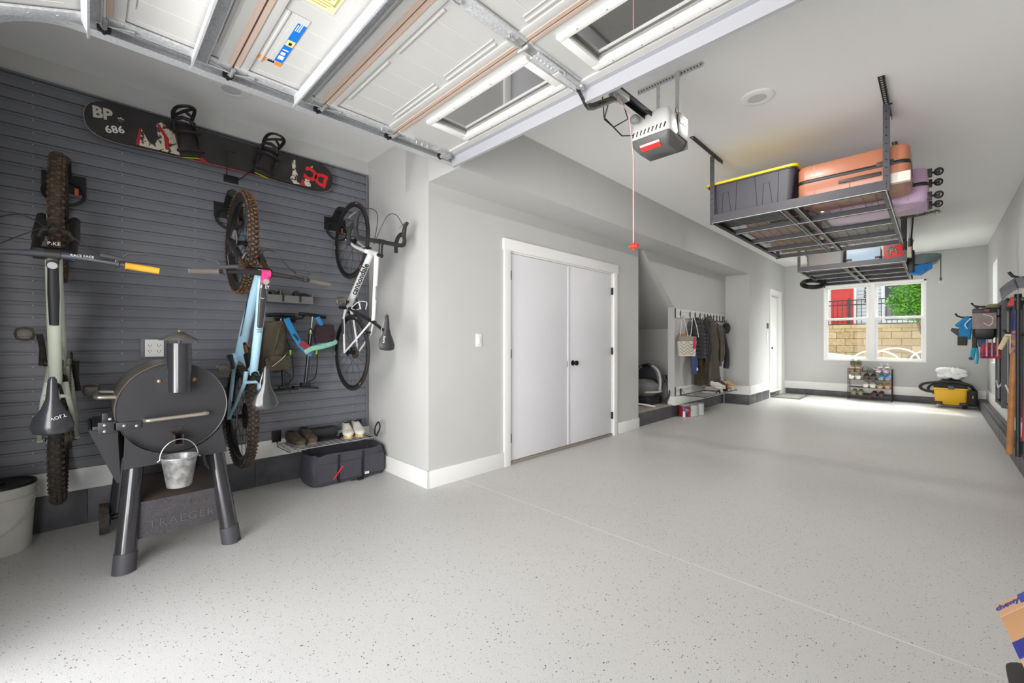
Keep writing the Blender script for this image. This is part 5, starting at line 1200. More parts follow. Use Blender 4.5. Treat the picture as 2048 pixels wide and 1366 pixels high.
# wall bin with strap and lamp
GPL = mat('bin_grey', (120, 119, 118), 0.5)
t = thing('wall_bin', 'grey plastic wall bin on the panel right of the blue bike bars', 'bin', (-3.98, 1.205, 1.535))
b = B(); b.bb(0.0, 0.13, -0.18, 0.18, 0.0, 0.008); b.bb(0.124, 0.13, -0.18, 0.18, 0.008, 0.062); b.bb(0.0, 0.124, -0.18, -0.174, 0.008, 0.09); b.bb(0.0, 0.124, 0.174, 0.18, 0.008, 0.09); b.bb(0.0, 0.006, -0.174, 0.174, 0.008, 0.10)
obj('tray', b, GPL, t)
for yy in (-0.06, 0.075):
    b = B(); b.bb(0.12, 0.134, yy - 0.008, yy + 0.008, 0.01, 0.065); b.tube([(0.127, yy, 0.06), (0.10, yy - 0.01, 0.10), (0.04, yy - 0.02, 0.09)], 0.007, 6, flat=0.5); obj('strap', b, BLK, t)
b = B(); b.torus((-3.91, 1.14, 1.60), (0.2, 1, 0.1), 0.045, 0.010, 20, 8, flat=0.7); single('headlamp', b, mat('strap_olive', (120, 118, 84), 0.8), 'olive strapped headlamp curled in the grey wall bin', 'headlamp')
b = B(); b.box((-3.92, 1.30, 1.595), (0.07, 0.12, 0.07), bev=0.015); b.cyl((-3.89, 1.25, 1.62), (-3.85, 1.25, 1.62), 0.022, n=16); single('camera_case', b, BLK, 'small black camera case in right half of the grey wall bin', 'case')
b = B(); b.tube(smooth([(-3.93, 1.08, 1.56), (-3.9, 1.06, 1.62), (-3.88, 1.10, 1.61), (-3.9, 1.14, 1.57)]), 0.012, 8); single('coiled_strap', b, BLK, 'black coiled strap in left end of the grey wall bin', 'strap')
# floor pumps
def pump(y, x, z0, tilt, label, lime=True):
    t = thing('floor_pump', label, 'bike pump', (x, y, z0), (tilt, 0, 0))
    b = B(); b.box((0, 0, 0.008), (0.085, 0.20, 0.016), bev=0.005); b.box((0, 0, 0.03), (0.05, 0.08, 0.035), bev=0.01); obj('foot_plate', b, BLK, t)
    b = B(); b.cyl((0, 0, 0.03), (0, 0, 0.50), 0.016, n=16); obj('barrel', b, GLO, t)
    b = B(); b.cyl((0, 0, 0.50), (0, 0, 0.63), 0.006, n=10); b.cyl((0, 0, 0.49), (0, 0, 0.515), 0.020, n=16); obj('piston_rod', b, STL, t)
    b = B(); b.tube([(0, -0.11, 0.632), (0, -0.04, 0.638), (0, 0.04, 0.638), (0, 0.11, 0.632)], 0.015, 12); obj('handle', b, BLK, t)
    b = B(); b.tube(smooth([(0.02, 0.01, 0.05), (0.05, 0.06, 0.12), (0.04, 0.05, 0.35), (0.03, -0.02, 0.52), (0.03, -0.04, 0.40)]), 0.005, 8); ho = obj('hose', b, BLK, t)
    if lime:
        b = B(); b.cyl((0, 0, 0.475), (0, 0, 0.492), 0.0175, n=16); b.cyl((0.04, 0.05, 0.30), (0.04, 0.05, 0.34), 0.009, n=10); obj('lime_trim', b, mat('lime_green', (150, 205, 40), 0.45), t)
    return t
pump(1.155, -3.86, 0.795, 0.04, 'black floor pump hanging upright behind the olive backpack')
pump(1.315, -3.84, 0.805, -0.10, 'black floor pump with bright green trim right of the olive backpack')
b = B(); b.bb(-3.98, -3.84, 1.11, 1.30, 1.40, 1.415); b.tube([(-3.85, 1.115, 1.41), (-3.79, 1.115, 1.43)], 0.006, 6); b.tube([(-3.85, 1.295, 1.41), (-3.79, 1.295, 1.43)], 0.006, 6); b.box((-3.975, 1.2, 1.40), (0.008, 0.16, 0.05))
single('pump_bracket', b, BLKM, 'black bracket on the panel that both floor pumps hang from', 'bracket')
# olive backpack
OL = mat('olive_fabric', (98, 88, 70), 0.85, rgb2=(70, 62, 50), nscale=8, bump=0.2, bscale=60)
t = thing('backpack', 'olive hiking backpack hanging on the panel behind the blue bike', 'backpack', (-3.80, 1.06, 0.96))
rings = []
for k in range(11):
    f = k / 10; z = 0.41 * f; w = 0.085 + 0.02 * math.sin(PI * f) - 0.03 * max(0, f - 0.8) * 5 * 0.4; d = 0.05 + 0.035 * math.sin(PI * min(1, f * 1.25)); yo = -0.03 + 0.045 * f
    rings.append([(d * math.cos(2 * PI * i / 20) - 0.02, yo + w * math.sin(2 * PI * i / 20) * (1 + 0.04 * math.sin(3 * i)), z + 0.01 * math.sin(i)) for i in range(20)])
b = B(); b.loft(rings); obj('main_bag', b, OL, t)
b = B(); b.loft(soft_box(None, 0.02, 0.085, -0.07, 0.09, 0.02, 0.13, 0.012, n=24, seed=9)); obj('front_pocket', b, OL, t)
b = B(); b.tube(smooth([(-0.03, -0.06, 0.38), (0.02, -0.105, 0.30), (0.03, -0.11, 0.15), (-0.02, -0.09, 0.03)]), 0.018, 8, flat=0.35); obj('shoulder_strap', b, mat('strap_dark', (48, 44, 42), 0.85), t)
b = B(); b.tube(smooth([(0.10, 0.06, 0.14), (0.105, 0.02, 0.10), (0.10, -0.04, 0.05)]), 0.003, 6); obj('cord', b, mat('cord_white', (210, 208, 200), 0.8), t)
b = B(); b.tube(smooth([(0.06, 0.03, 0.40), (0.085, 0.0, 0.28), (0.08, -0.03, 0.16)]), 0.008, 6, flat=0.4); obj('compression_strap', b, OL, t)
# hip belt with pouch, mint band
t = thing('hip_belt', 'bright blue hip belt with dark pouch hung on the floor pumps', 'belt', (-3.79, 1.28, 1.10))
b = B(); b.tube(smooth([(0.0, -0.13, 0.30), (0.02, -0.10, 0.22), (0.03, -0.04, 0.10), (0.03, 0.02, 0.03), (0.03, 0.06, 0.0)]), 0.024, 8, flat=0.25, up=(1, 0, 0)); b.tube(smooth([(0.0, 0.12, 0.32), (0.02, 0.14, 0.27), (0.02, 0.14, 0.23)]), 0.018, 8, flat=0.25, up=(1, 0, 0)); obj('webbing', b, mat('webbing_blue', (40, 140, 200), 0.75), t)
b = B(); b.loft(soft_box(None, 0.0, 0.05, 0.10, 0.24, 0.10, 0.25, 0.012, n=24, seed=12)); obj('pouch', b, mat('pouch_maroon', (52, 34, 42), 0.85), t)
b = B(); b.tube([(0.035, -0.085, 0.17), (0.045, -0.05, 0.12)], 0.020, 6, flat=0.4); obj('buckle', b, BLK, t)
b = B(); b.tube(smooth([(0.035, -0.03, 0.10), (0.045, 0.03, 0.05), (0.04, 0.06, 0.02)]), 0.026, 8, flat=0.2, up=(1, 0, 0)); obj('red_lining', b, mat('lining_red', (150, 50, 66), 0.8), t)
b = B(); b.tube(smooth([(-3.745, 1.28, 1.115), (-3.735, 1.34, 1.15), (-3.73, 1.42, 1.165), (-3.74, 1.53, 1.20), (-3.755, 1.53, 1.22), (-3.77, 1.44, 1.19), (-3.77, 1.34, 1.155), (-3.755, 1.28, 1.135)]), 0.020, 8, flat=0.3, up=(1, 0, 0)); single('head_band', b, mat('mint_fabric', (140, 200, 180), 0.85, noise=0.1, nscale=20), 'mint green head band draped over the floor pumps', 'band')
b = B(); b.tube(smooth([(-3.93, 1.19, 0.955), (-3.90, 1.215, 0.90), (-3.90, 1.20, 0.82), (-3.90, 1.22, 0.76)]), 0.003, 5); single('hanging_cord', b, BLK, 'thin black cord dangling behind the floor pumps', 'cord')
# ================================================================ ceiling storage racks
RK = mat('rack_hammered', (76, 75, 80), 0.45, 0.2, noise=0.12, nscale=160); RKB = mat('rack_black', (30, 30, 32), 0.45, 0.2); RKE = mat('rack_edge', (206, 204, 198), 0.35, 0.4)
def angle_strip(b, x, y0, y1, z, s=1):
    b.bb(x - 0.018 * s, x + 0.018 * s, y0, y1, z - 0.003, z); b.bb(x + 0.015 * s, x + 0.018 * s, y0, y1, z - 0.036, z)
def rack(x0, x1, y0, y1, z, label, brackets):
    t = thing('ceiling_rack', label, 'ceiling rack', ((x0 + x1) / 2, (y0 + y1) / 2, z))
    L_, W_ = y1 - y0, x1 - x0; hx = W_ / 2; hy = L_ / 2
    def O(name, b, m, par=None): return obj(name, b, m, par or t)
    for i in range(5):
        y = -hy + L_ * i / 4; s = 1 if i < 4 else -1; h = 0.078 if i == 0 else 0.052
        b = B(); b.bb(-hx, hx, y - 0.002, y + 0.002, 0.0, h); b.bb(-hx, hx, min(y, y + s * 0.034), max(y, y + s * 0.034), 0.0, 0.003)
        o = O('cross_beam', b, RK); e = B(); e.bb(-hx, hx, y - 0.0035, y - 0.002, -0.001, 0.003); O('bright_lip', e, RKE, o)
    for s in (-1, 1):
        b = B(); b.bb(s * hx - 0.002, s * hx + 0.002, -hy, hy, 0.0, 0.055); b.bb(min(s * hx, s * (hx - 0.03)), max(s * hx, s * (hx - 0.03)), -hy, hy, 0.0, 0.003)
        o = O('side_rail', b, RK if s > 0 else RKB); e = B(); e.bb(s * hx - 0.003, s * hx + 0.003, -hy, hy, -0.002, 0.001); O('bright_lip', e, RKE if s > 0 else RKB, o)
    for dx in (-0.045, 0.045):
        b = B(); b.bb(dx - 0.018, dx + 0.018, -hy + 0.003, hy - 0.003, 0.004, 0.006); b.bb(dx + 0.015 * (1 if dx > 0 else -1) - 0.001, dx + 0.015 * (1 if dx > 0 else -1) + 0.001, -hy + 0.003, hy - 0.003, -0.001, 0.045)
        o = O('centre_rail', b, RK); e = B(); xx = dx + 0.016 * (1 if dx > 0 else -1); e.bb(xx - 0.003, xx + 0.003, -hy + 0.003, hy - 0.003, -0.004, -0.001); O('bright_lip', e, RKE, o)
    b = B(); n = 15
    for i in range(1, n): b.cyl((-hx + W_ * i / n, -hy, 0.045), (-hx + W_ * i / n, hy, 0.045), 0.0022, n=5)
    n2 = int(L_ / 0.042)
    for i in range(1, n2): b.cyl((-hx, -hy + L_ * i / n2, 0.048), (hx, -hy + L_ * i / n2, 0.048), 0.0015, n=4)
    w = O('wire_deck', b, mat('deck_wire', (120, 116, 110), 0.4, 0.4)); w['kind'] = 'stuff'
    top = 3.0 - z
    for ix, s in enumerate((-1, 1)):
        for iy, q in enumerate((-1, 1)):
            px, py = s * hx, q * hy
            b = B(); b.bb(px - 0.019, px + 0.019, py - 0.003 * q - 0.002, py - 0.003 * q + 0.002, -0.004, top - 0.02); b.bb(px + s * 0.017, px + s * 0.020, min(py, py - q * 0.034), max(py, py - q * 0.034), -0.004, top - 0.02)
            po = O('post', b, RK); h = B()
            for k in range(10): h.cyl((px, py - 0.008, 0.05 + k * 0.06), (px, py + 0.002, 0.05 + k * 0.06), 0.004, n=6)
            O('post_holes', h, RKB, po)
            ya, yb = brackets[ix][iy]; a = B(); angle_strip(a, px, ya - (y0 + y1) / 2, yb - (y0 + y1) / 2, top, 1)
            a.cyl((px + 0.02, py, top - 0.03), (px + 0.035, py, top - 0.03), 0.006, n=6); ao = O('ceiling_angle', a, RKB)
            h = B(); nn = int((yb - ya) / 0.036)
            for k in range(nn):
                yy = ya - (y0 + y1) / 2 + 0.02 + k * 0.036; h.bb(px - 0.008, px + 0.004, yy - 0.007, yy + 0.007, top - 0.0042, top - 0.003)
            ho = O('angle_holes', h, mat('hole_light', (200, 200, 196), 0.6), ao)
    return t
R1Z, R2Z = 2.335, 2.300
rack(-1.50, -0.255, 4.20, 6.60, R1Z, 'dark grey ceiling rack holding the tote and orange suitcase, the nearer rack', (((3.72, 4.43), (6.2, 6.9)), ((3.78, 4.50), (5.1, 6.9))))
rack(-1.50, -0.285, 7.85, 10.10, R2Z, 'dark grey ceiling rack in front of the far window, the farther rack', (((7.5, 8.2), (9.8, 10.4)), ((7.5, 8.2), (9.8, 10.4))))
D1, D2 = R1Z + 0.052, R2Z + 0.052
# ---- storage totes
def tote(t, sx, sy, sz, m, lidm, grooves=True, latch=True):
    def rrect(hx, hy, r, z, n=5):
        return [(cx * (hx - r) + r * math.cos(a0 + PI / 2 * i / n), cy * (hy - r) + r * math.sin(a0 + PI / 2 * i / n), z) for cx, cy, a0 in ((1, 1, 0), (-1, 1, PI / 2), (-1, -1, PI), (1, -1, 3 * PI / 2)) for i in range(n + 1)]
    k = 0.87
    b = B(); b.loft([rrect(sx / 2 * k, sy / 2 * k, 0.04, 0), rrect(sx / 2 * 0.965, sy / 2 * 0.965, 0.05, sz * 0.9), rrect(sx / 2, sy / 2, 0.05, sz * 0.905), rrect(sx / 2, sy / 2, 0.05, sz * 0.95)]); bd = obj('body', b, m, t)
    b = B(); b.loft([rrect(sx / 2 + 0.012, sy / 2 + 0.012, 0.055, sz * 0.93), rrect(sx / 2 + 0.014, sy / 2 + 0.014, 0.055, sz * 0.985), rrect(sx / 2 - 0.01, sy / 2 - 0.01, 0.05, sz), rrect(sx / 2 - 0.05, sy / 2 - 0.05, 0.04, sz * 0.985)]); obj('lid', b, lidm, t)
    if grooves:
        for gx in (-0.24, 0.10):
            b = B(); P = [(gx - 0.05, 0.93), (gx - 0.035, 0.12), (gx + 0.005, 0.12), (gx + 0.02, 0.68), (gx + 0.065, 0.68), (gx + 0.085, 0.12), (gx + 0.125, 0.12), (gx + 0.14, 0.93)]
            b.tube([(x, -sy / 2 * (k + (0.965 - k) * z / 0.9) - 0.0005, z * sz) for x, z in P], 0.0022, 5); obj('moulded_groove', b, mat('groove_dark', (40, 40, 44), 0.6), bd)
    if latch:
        for s in (-1, 1):
            b = B(); b.box((s * (sx / 2 + 0.008), 0, sz * 0.80), (0.02, 0.10, 0.09), bev=0.006); b.box((s * (sx / 2 + 0.014), 0, sz * 0.90), (0.025, 0.08, 0.025), bev=0.004); obj('latch', b, BLK, t)
t = thing('storage_tote', 'black plastic tote with yellow lid on the nearer ceiling rack', 'storage box', (-1.200, 4.48, D1))
tote(t, 0.735, 0.47, 0.345, mat('tote_black', (70, 69, 76), 0.5), mat('tote_yellow', (236, 200, 30), 0.45))
t = thing('storage_tote', 'grey plastic tote at the left end of the farther ceiling rack', 'storage box', (-1.19, 8.12, D2))
tote(t, 0.50, 0.40, 0.34, mat('tote_grey', (128, 124, 124), 0.55), mat('tote_grey_lid', (110, 106, 106), 0.5), grooves=False)
b = B(); b.ball((-1.27, 4.62, D1 + 0.375), 0.03, (1.6, 1, 0.8)); b.ball((-1.30, 4.62, D1 + 0.36), 0.02, (1.4, 1, 1)); single('knit_hat', b, BLK, 'small dark lump resting on top of the yellow tote lid', 'hat')
# ---- hard suitcases lying flat: wheels towards +x
def suitcase(t, L, Wd, T, m, ends=True, ribs=3, wheels=(1,), zip_m=None, whl=True):
    def rr2(hx, hy, r, z, n=5):
        return [(cx * (hx - r) + r * math.cos(a0 + PI / 2 * i / n), cy * (hy - r) + r * math.sin(a0 + PI / 2 * i / n), z) for cx, cy, a0 in ((1, 1, 0), (-1, 1, PI / 2), (-1, -1, PI), (1, -1, 3 * PI / 2)) for i in range(n + 1)]
    hx, hy = L / 2, Wd / 2
    for nm, z0, z1, fl in (('lower_shell', 0.0, T * 0.46, 1), ('upper_shell', T * 0.56, T, -1)):
        b = B(); zs = [z0, z0 + 0.012, z0 + 0.035, z1] if fl > 0 else [z0, z1 - 0.035, z1 - 0.012, z1]
        ins = [0.035, 0.010, 0.0, 0.0] if fl > 0 else [0.0, 0.0, 0.010, 0.035]
        b.loft([rr2(hx - i, hy - i, 0.055, z) for z, i in zip(zs, ins)]); sh = obj(nm, b, m, t)
        for k in range(ribs):
            xx = -hx + 0.12 + k * (L - 0.24) / max(1, ribs - 1); g = B(); g.bb(xx - 0.003, xx + 0.003, -hy - 0.002, -hy + 0.002, z0 + 0.03, z1 - 0.03); obj('shell_groove', g, m, sh)
    b = B(); b.loft([rr2(hx - 0.004, hy - 0.004, 0.05, T * 0.455), rr2(hx + 0.002, hy + 0.002, 0.055, T * 0.48), rr2(hx + 0.002, hy + 0.002, 0.055, T * 0.54), rr2(hx - 0.004, hy - 0.004, 0.05, T * 0.565)]); obj('zip_band', b, zip_m or BLK, t)
    b = B(); b.box((0.06, -hy - 0.006, T * 0.30), (0.26, 0.018, 0.030), bev=0.008); obj('side_handle', b, mat('handle_dark', (56, 46, 42), 0.45), t)
    b = B(); b.box((hx - 0.14, -hy - 0.006, T * 0.55), (0.10, 0.012, 0.030), bev=0.004); obj('lock', b, mat('lock_dark', (70, 58, 52), 0.4, 0.3), t)
    if whl:
        for (yy, zz) in ((-hy + 0.07, 0.055), (hy - 0.07, 0.055), (-hy + 0.07, T - 0.055), (hy - 0.07, T - 0.055)):
            w = B(); w.box((hx + 0.004, yy, zz), (0.035, 0.075, 0.060), bev=0.008); w.cyl((hx + 0.02, yy, zz), (hx + 0.05, yy + 0.005, zz), 0.010, n=10); wo = obj('caster_housing', w, mat('wheel_dark', (44, 42, 44), 0.5), t)
            w = B()
            for s in (-1, 1): w.torus((hx + 0.060, yy + s * 0.012, zz), (0, 1, 0), 0.024, 0.006, 20, 6); w.cyl((hx + 0.060, yy + s * 0.010, zz), (hx + 0.060, yy + s * 0.014, zz), 0.010, n=14)
            obj('caster_wheel', w, BLK, wo)
t = thing('suitcase', 'orange copper hard suitcase lying on the nearer ceiling rack beside the tote', 'suitcase', (-0.475, 4.50, D1 + 0.01))
suitcase(t, 0.70, 0.50, 0.29, mat('case_copper', (172, 110, 82), 0.35, coat=0.2), whl=False)
obj('corner_guard', B().bb(0.24, 0.352, -0.254, -0.20, -0.004, 0.070, bev=0.006), mat('case_cream', (222, 218, 206), 0.4), t)
t = thing('suitcase', 'lilac hard suitcase with black casters behind the orange one', 'suitcase', (-0.385, 5.08, D1 - 0.03))
suitcase(t, 0.70, 0.46, 0.30, mat('case_lilac', (188, 156, 186), 0.35, coat=0.2))
t = thing('suitcase', 'large dusty pink suitcase at the back left of the nearer rack', 'suitcase', (-1.16, 5.45, D1))
suitcase(t, 0.62, 0.70, 0.26, mat('case_pink', (176, 150, 140), 0.45), whl=False)
b = B(); b.bb(-0.90, -0.30, 5.52, 6.0, D1, D1 + 0.20, bev=0.01); single('cardboard_box', b, mat('box_white', (206, 204, 196), 0.8, noise=0.08, nscale=20), 'pale flat box at the back right of the nearer rack', 'box')
b = B(); b.bb(-1.42, -0.98, 5.88, 6.5, D1, D1 + 0.22, bev=0.01); single('cardboard_box', b, mat('box_tan', (178, 158, 132), 0.8, noise=0.08, nscale=20), 'tan box in the back left corner of the nearer rack', 'box')
b = B(); b.bb(-0.92, -0.30, 6.06, 6.5, D1, D1 + 0.24, bev=0.01); single('cardboard_box', b, mat('box_cloud', (214, 212, 206), 0.8, noise=0.1, nscale=14), 'white box in the back right corner of the nearer rack', 'box')
# greenery garland sticking out under the lilac suitcase
b = B(); rnd = random.Random(3); b.tube(smooth([(-0.235, 5.42, D1 + 0.01), (-0.12, 5.40, D1 - 0.02), (0.02, 5.35, D1 - 0.01)]), 0.006, 6)
gl = thing('garland', 'dark green pine garland poking out below the lilac suitcase', 'garland', (-0.1, 5.38, D1 - 0.04))
obj('stem', b, mat('twig', (90, 74, 52), 0.8), gl, True)
b = B()
for i in range(260):
    f = rnd.random(); p = Vector((-0.235 + 0.27 * f, 5.42 - 0.07 * f, D1 - 0.005)); d = Vector((rnd.uniform(-1, 1.2), rnd.uniform(-1, 1), rnd.uniform(-1, 0.5))).normalized() * rnd.uniform(0.02, 0.05)
    q = p + d; s = d.cross(Vector((0, 0, 1))).normalized() * 0.002
    b.quad(p - s, p + s, q + s * 0.4, q - s * 0.4)
nd = obj('needles', b, mat('needles_green', (86, 100, 66), 0.8), gl, True); nd['kind'] = 'stuff'
# ---- things on the farther rack
t = thing('suitcase', 'light blue hard suitcase on the farther rack between grey tote and red box', 'suitcase', (-0.735, 8.12, D2 + 0.005), (0, 0, 0))
b = B(); b.loft([[(x * k2, y * k2, z) for x, y in ((-0.19, -0.15), (0.19, -0.15), (0.19, 0.15), (-0.19, 0.15))] for k2, z in ((0.94, 0), (1, 0.02), (1, 0.20), (0.94, 0.23))]); obj('shell', b, mat('case_blue', (150, 172, 192), 0.4), t)
for xx in (-0.165, 0.165):
    b = B(); b.box((xx, -0.155, 0.045), (0.07, 0.02, 0.07), bev=0.01); b.cyl((xx, -0.185, 0.045), (xx, -0.155, 0.045), 0.022, n=16); obj('caster', b, BLK, t)
b = B(); b.box((0.0, -0.152, 0.225), (0.08, 0.012, 0.02), bev=0.003); obj('handle', b, BLK, t)
t = thing('gift_box', 'red box with silver ornaments on the right end of the farther rack', 'box', (-0.40, 8.08, D2 + 0.02))
b = B(); b.bb(-0.11, 0.11, -0.13, 0.15, 0.0, 0.21, bev=0.004); obj('box', b, mat('box_red', (188, 30, 34), 0.5), t)
b = B(); rnd = random.Random(8)
for i in range(26): b.ball((rnd.uniform(-0.075, 0.03), -0.133, rnd.uniform(0.06, 0.17)), 0.014, u=8, v=6)
so = obj('ornament_print', b, mat('ornament', (170, 172, 160), 0.3, 0.4, rgb2=(110, 116, 100), nscale=60), t); so['kind'] = 'stuff'
b = B(); rings = []
for x in [-1.46 + 0.04 * i for i in range(30)]:
    h = 0.018 + 0.010 * math.sin(x * 19) + 0.008 * math.sin(x * 41)
    rings.append([(x, 7.87, D2 + 0.001), (x, 7.87, D2 + h), (x, 7.93, D2 + h + 0.012), (x, 8.9, D2 + 0.014), (x, 8.9, D2 + 0.001)])
b.loft(rings); single('plastic_sheet', b, mat('sheet_white', (206, 204, 206), 0.6, noise=0.08, nscale=12), 'crumpled white plastic sheet lining the farther ceiling rack', 'sheet', angle=60)
b = B(); b.bb(-1.35, -0.60, 9.0, 9.9, D2, D2 + 0.16, bev=0.02); single('packed_tent', b, mat('tent_navy', (60, 66, 96), 0.8, noise=0.15, nscale=14), 'dark navy packed bundle at the back of the farther rack', 'bundle')
b = B(); b.bb(-0.55, -0.32, 8.6, 9.9, D2, D2 + 0.14, bev=0.02); single('packed_bundle', b, mat('bundle_grey', (120, 118, 116), 0.8, noise=0.15, nscale=14), 'grey packed bundle at the back right of the farther rack', 'bundle')
t = thing('scooter_tire', 'black round tire hanging under the left rear of the farther rack', 'tire', (-1.53, 9.1, 2.245))
b = B(); b.torus((0, 0, 0), (0.15, -0.45, 0.85), 0.155, 0.040, 30, 10); obj('tire', b, BLK, t)
b = B(); b.torus((0, 0.02, -0.035), (0.15, -0.45, 0.85), 0.12, 0.005, 30, 6); obj('white_ring', b, WPL, t)
b = B(); b.tube([(0.10, 0.0, 0.02), (0.11, 0.0, 0.07)], 0.006, 6); obj('tie', b, BLK, t)
t = thing('sled', 'teal grey plastic sled poking out beyond the right side of the farther rack', 'sled', (-0.20, 8.5, 2.31))
b = B(); b.loft([[(-0.10, -0.15, 0.02), (-0.10, 0.3, 0.02), (-0.10, 0.3, 0.13), (-0.10, -0.15, 0.13)], [(0.08, -0.17, 0.0), (0.08, 0.30, 0.0), (0.08, 0.30, 0.15), (0.08, -0.17, 0.15)], [(0.22, -0.12, 0.04), (0.22, 0.22, 0.04), (0.22, 0.22, 0.145), (0.22, -0.12, 0.145)], [(0.27, -0.06, 0.10), (0.27, 0.15, 0.10), (0.27, 0.15, 0.135), (0.27, -0.06, 0.135)]]); obj('hull', b, mat('sled_teal', (104, 124, 122), 0.45, noise=0.1, nscale=5), t, angle=60)
b = B(); b.tube([(0.262, -0.07, 0.10), (0.262, -0.07, -0.22)], 0.006, 6); b.cyl((0.262, -0.07, -0.24), (0.262, -0.07, -0.20), 0.012, n=10); co = obj('pull_cord', b, mat('cord_brown', (96, 88, 80), 0.7), t)
b = B(); b.torus((0.262, -0.07, -0.265), (0, 1, 0), 0.018, 0.006, 16, 6); obj('cord_ring', b, WPL, co)
b = B(); b.loft([[(-0.26, 8.30, 2.27), (-0.26, 8.62, 2.27), (-0.26, 8.60, 2.20), (-0.26, 8.32, 2.19)], [(-0.14, 8.28, 2.30), (-0.14, 8.62, 2.30), (-0.14, 8.60, 2.18), (-0.14, 8.34, 2.17)], [(-0.02, 8.30, 2.31), (-0.02, 8.6, 2.31), (-0.02, 8.58, 2.27), (-0.02, 8.34, 2.27)]]); single('tarp', b, mat('tarp_blue', (40, 130, 205), 0.6, noise=0.15, nscale=25), 'bright blue tarp hanging below the teal sled', 'tarp')
b = B(); b.bb(-0.275, -0.20, 8.28, 8.40, 2.20, 2.52, bev=0.02); single('boot_bag', b, BLK, 'black pouch between the farther rack post and teal sled', 'bag')
for k, (xx, yy, zz, lab) in enumerate(((-0.245, 6.75, 2.30, 'thin black pole hanging at the back right corner of the nearer rack'), (-0.215, 7.25, 2.42, 'thin black pole leaning behind the first hanging pole'))):
    b = B(); b.cyl((xx, yy, zz), (xx + 0.03 * k, yy + 0.1, 2.98), 0.014, n=10); b.cyl((xx, yy, zz - 0.02), (xx, yy, zz + 0.08), 0.020, n=10); single('ski_pole', b, BLK, lab, 'pole')
b = B(); b.bb(-0.30, -0.22, 7.96, 8.06, 2.37, 2.55, bev=0.01); b.bb(-0.285, -0.235, 7.98, 8.04, 2.55, 2.60); single('lantern', b, mat('lantern_cream', (190, 186, 160), 0.6), 'small cream lantern on the right edge of the farther rack', 'lantern')
# ================================================================ hook wall, alcove
ALU = mat('rail_white', (222, 222, 218), 0.35); 
t = thing('hook_rail', 'white slotted wall rail with a row of black hooks above the coats', 'hook rail', (-2.95, 7.76, 1.60))
b = B(); b.bb(0, 0.016, -1.11, 1.11, 0.0, 0.045, bev=0.002); b.bb(0, 0.008, -1.11, 1.11, 0.045, 0.10); b.bb(0, 0.016, -1.11, 1.11, 0.10, 0.145, bev=0.002); obj('rail', b, ALU, t)
obj('end_cap', B().bb(0.0, 0.02, -1.118, -1.108, -0.005, 0.150, bev=0.001), mat('cap_dark', (86, 86, 84), 0.5), t)
hy_ = [-0.93, -0.55, -0.33, -0.12, 0.10, 0.24, 0.38, 0.54, 0.70, 0.85, 1.0, 1.085]
for y in hy_:
    b = B(); b.bb(0.012, 0.020, y - 0.012, y + 0.012, 0.03, 0.125); b.tube(smooth([(0.018, y, 0.10), (0.018, y, 0.03), (0.035, y, 0.0), (0.060, y, 0.01), (0.066, y, 0.035)]), 0.006, 6); obj('hook', b, BLKM, t)
t = thing('wall_rail', 'white slotted rail low on the hook wall behind the wire shelf', 'wall rail', (-2.95, 7.76, 0.345))
b = B(); b.bb(0, 0.016, -1.11, 1.11, 0.0, 0.045, bev=0.002); b.bb(0, 0.008, -1.11, 1.11, 0.045, 0.09); b.bb(0, 0.016, -1.11, 1.11, 0.09, 0.135, bev=0.002); obj('rail', b, ALU, t)
obj('end_cap', B().bb(0.0, 0.02, -1.118, -1.108, -0.005, 0.140, bev=0.001), mat('cap_dark', (86, 86, 84), 0.5), t)
t = thing('wire_shelf', 'thin wire shelf below the coats carrying magazines and small shoes', 'shelf', (-2.93, 7.58, 0.34))
b = B()
for i in range(30): y = -0.73 + i * 0.0503; b.cyl((0.0, y, 0), (0.385, y, 0), 0.002, n=4)
for i in range(5): b.cyl((0.04 + i * 0.08, -0.74, 0.002), (0.04 + i * 0.08, 0.74, 0.002), 0.002, n=4)
wg = obj('wire_grid', b, mat('wire_grey', (150, 148, 142), 0.4, 0.4), t); wg['kind'] = 'stuff'
b = B(); b.tube([(0.0, -0.75, 0), (0.39, -0.75, 0), (0.39, 0.75, 0), (0.0, 0.75, 0)], 0.006, 6, closed=True); obj('frame', b, mat('frame_dark', (66, 66, 64), 0.4, 0.3), t)
for yy in (-0.75, 0.75):
    b = B(); b.bb(-0.004, 0.004, yy - 0.02, yy + 0.02, -0.01, 0.11); b.tube([(0.0, yy, 0.10), (0.10, yy, 0.0)], 0.004, 5); obj('bracket', b, BLKM, t)
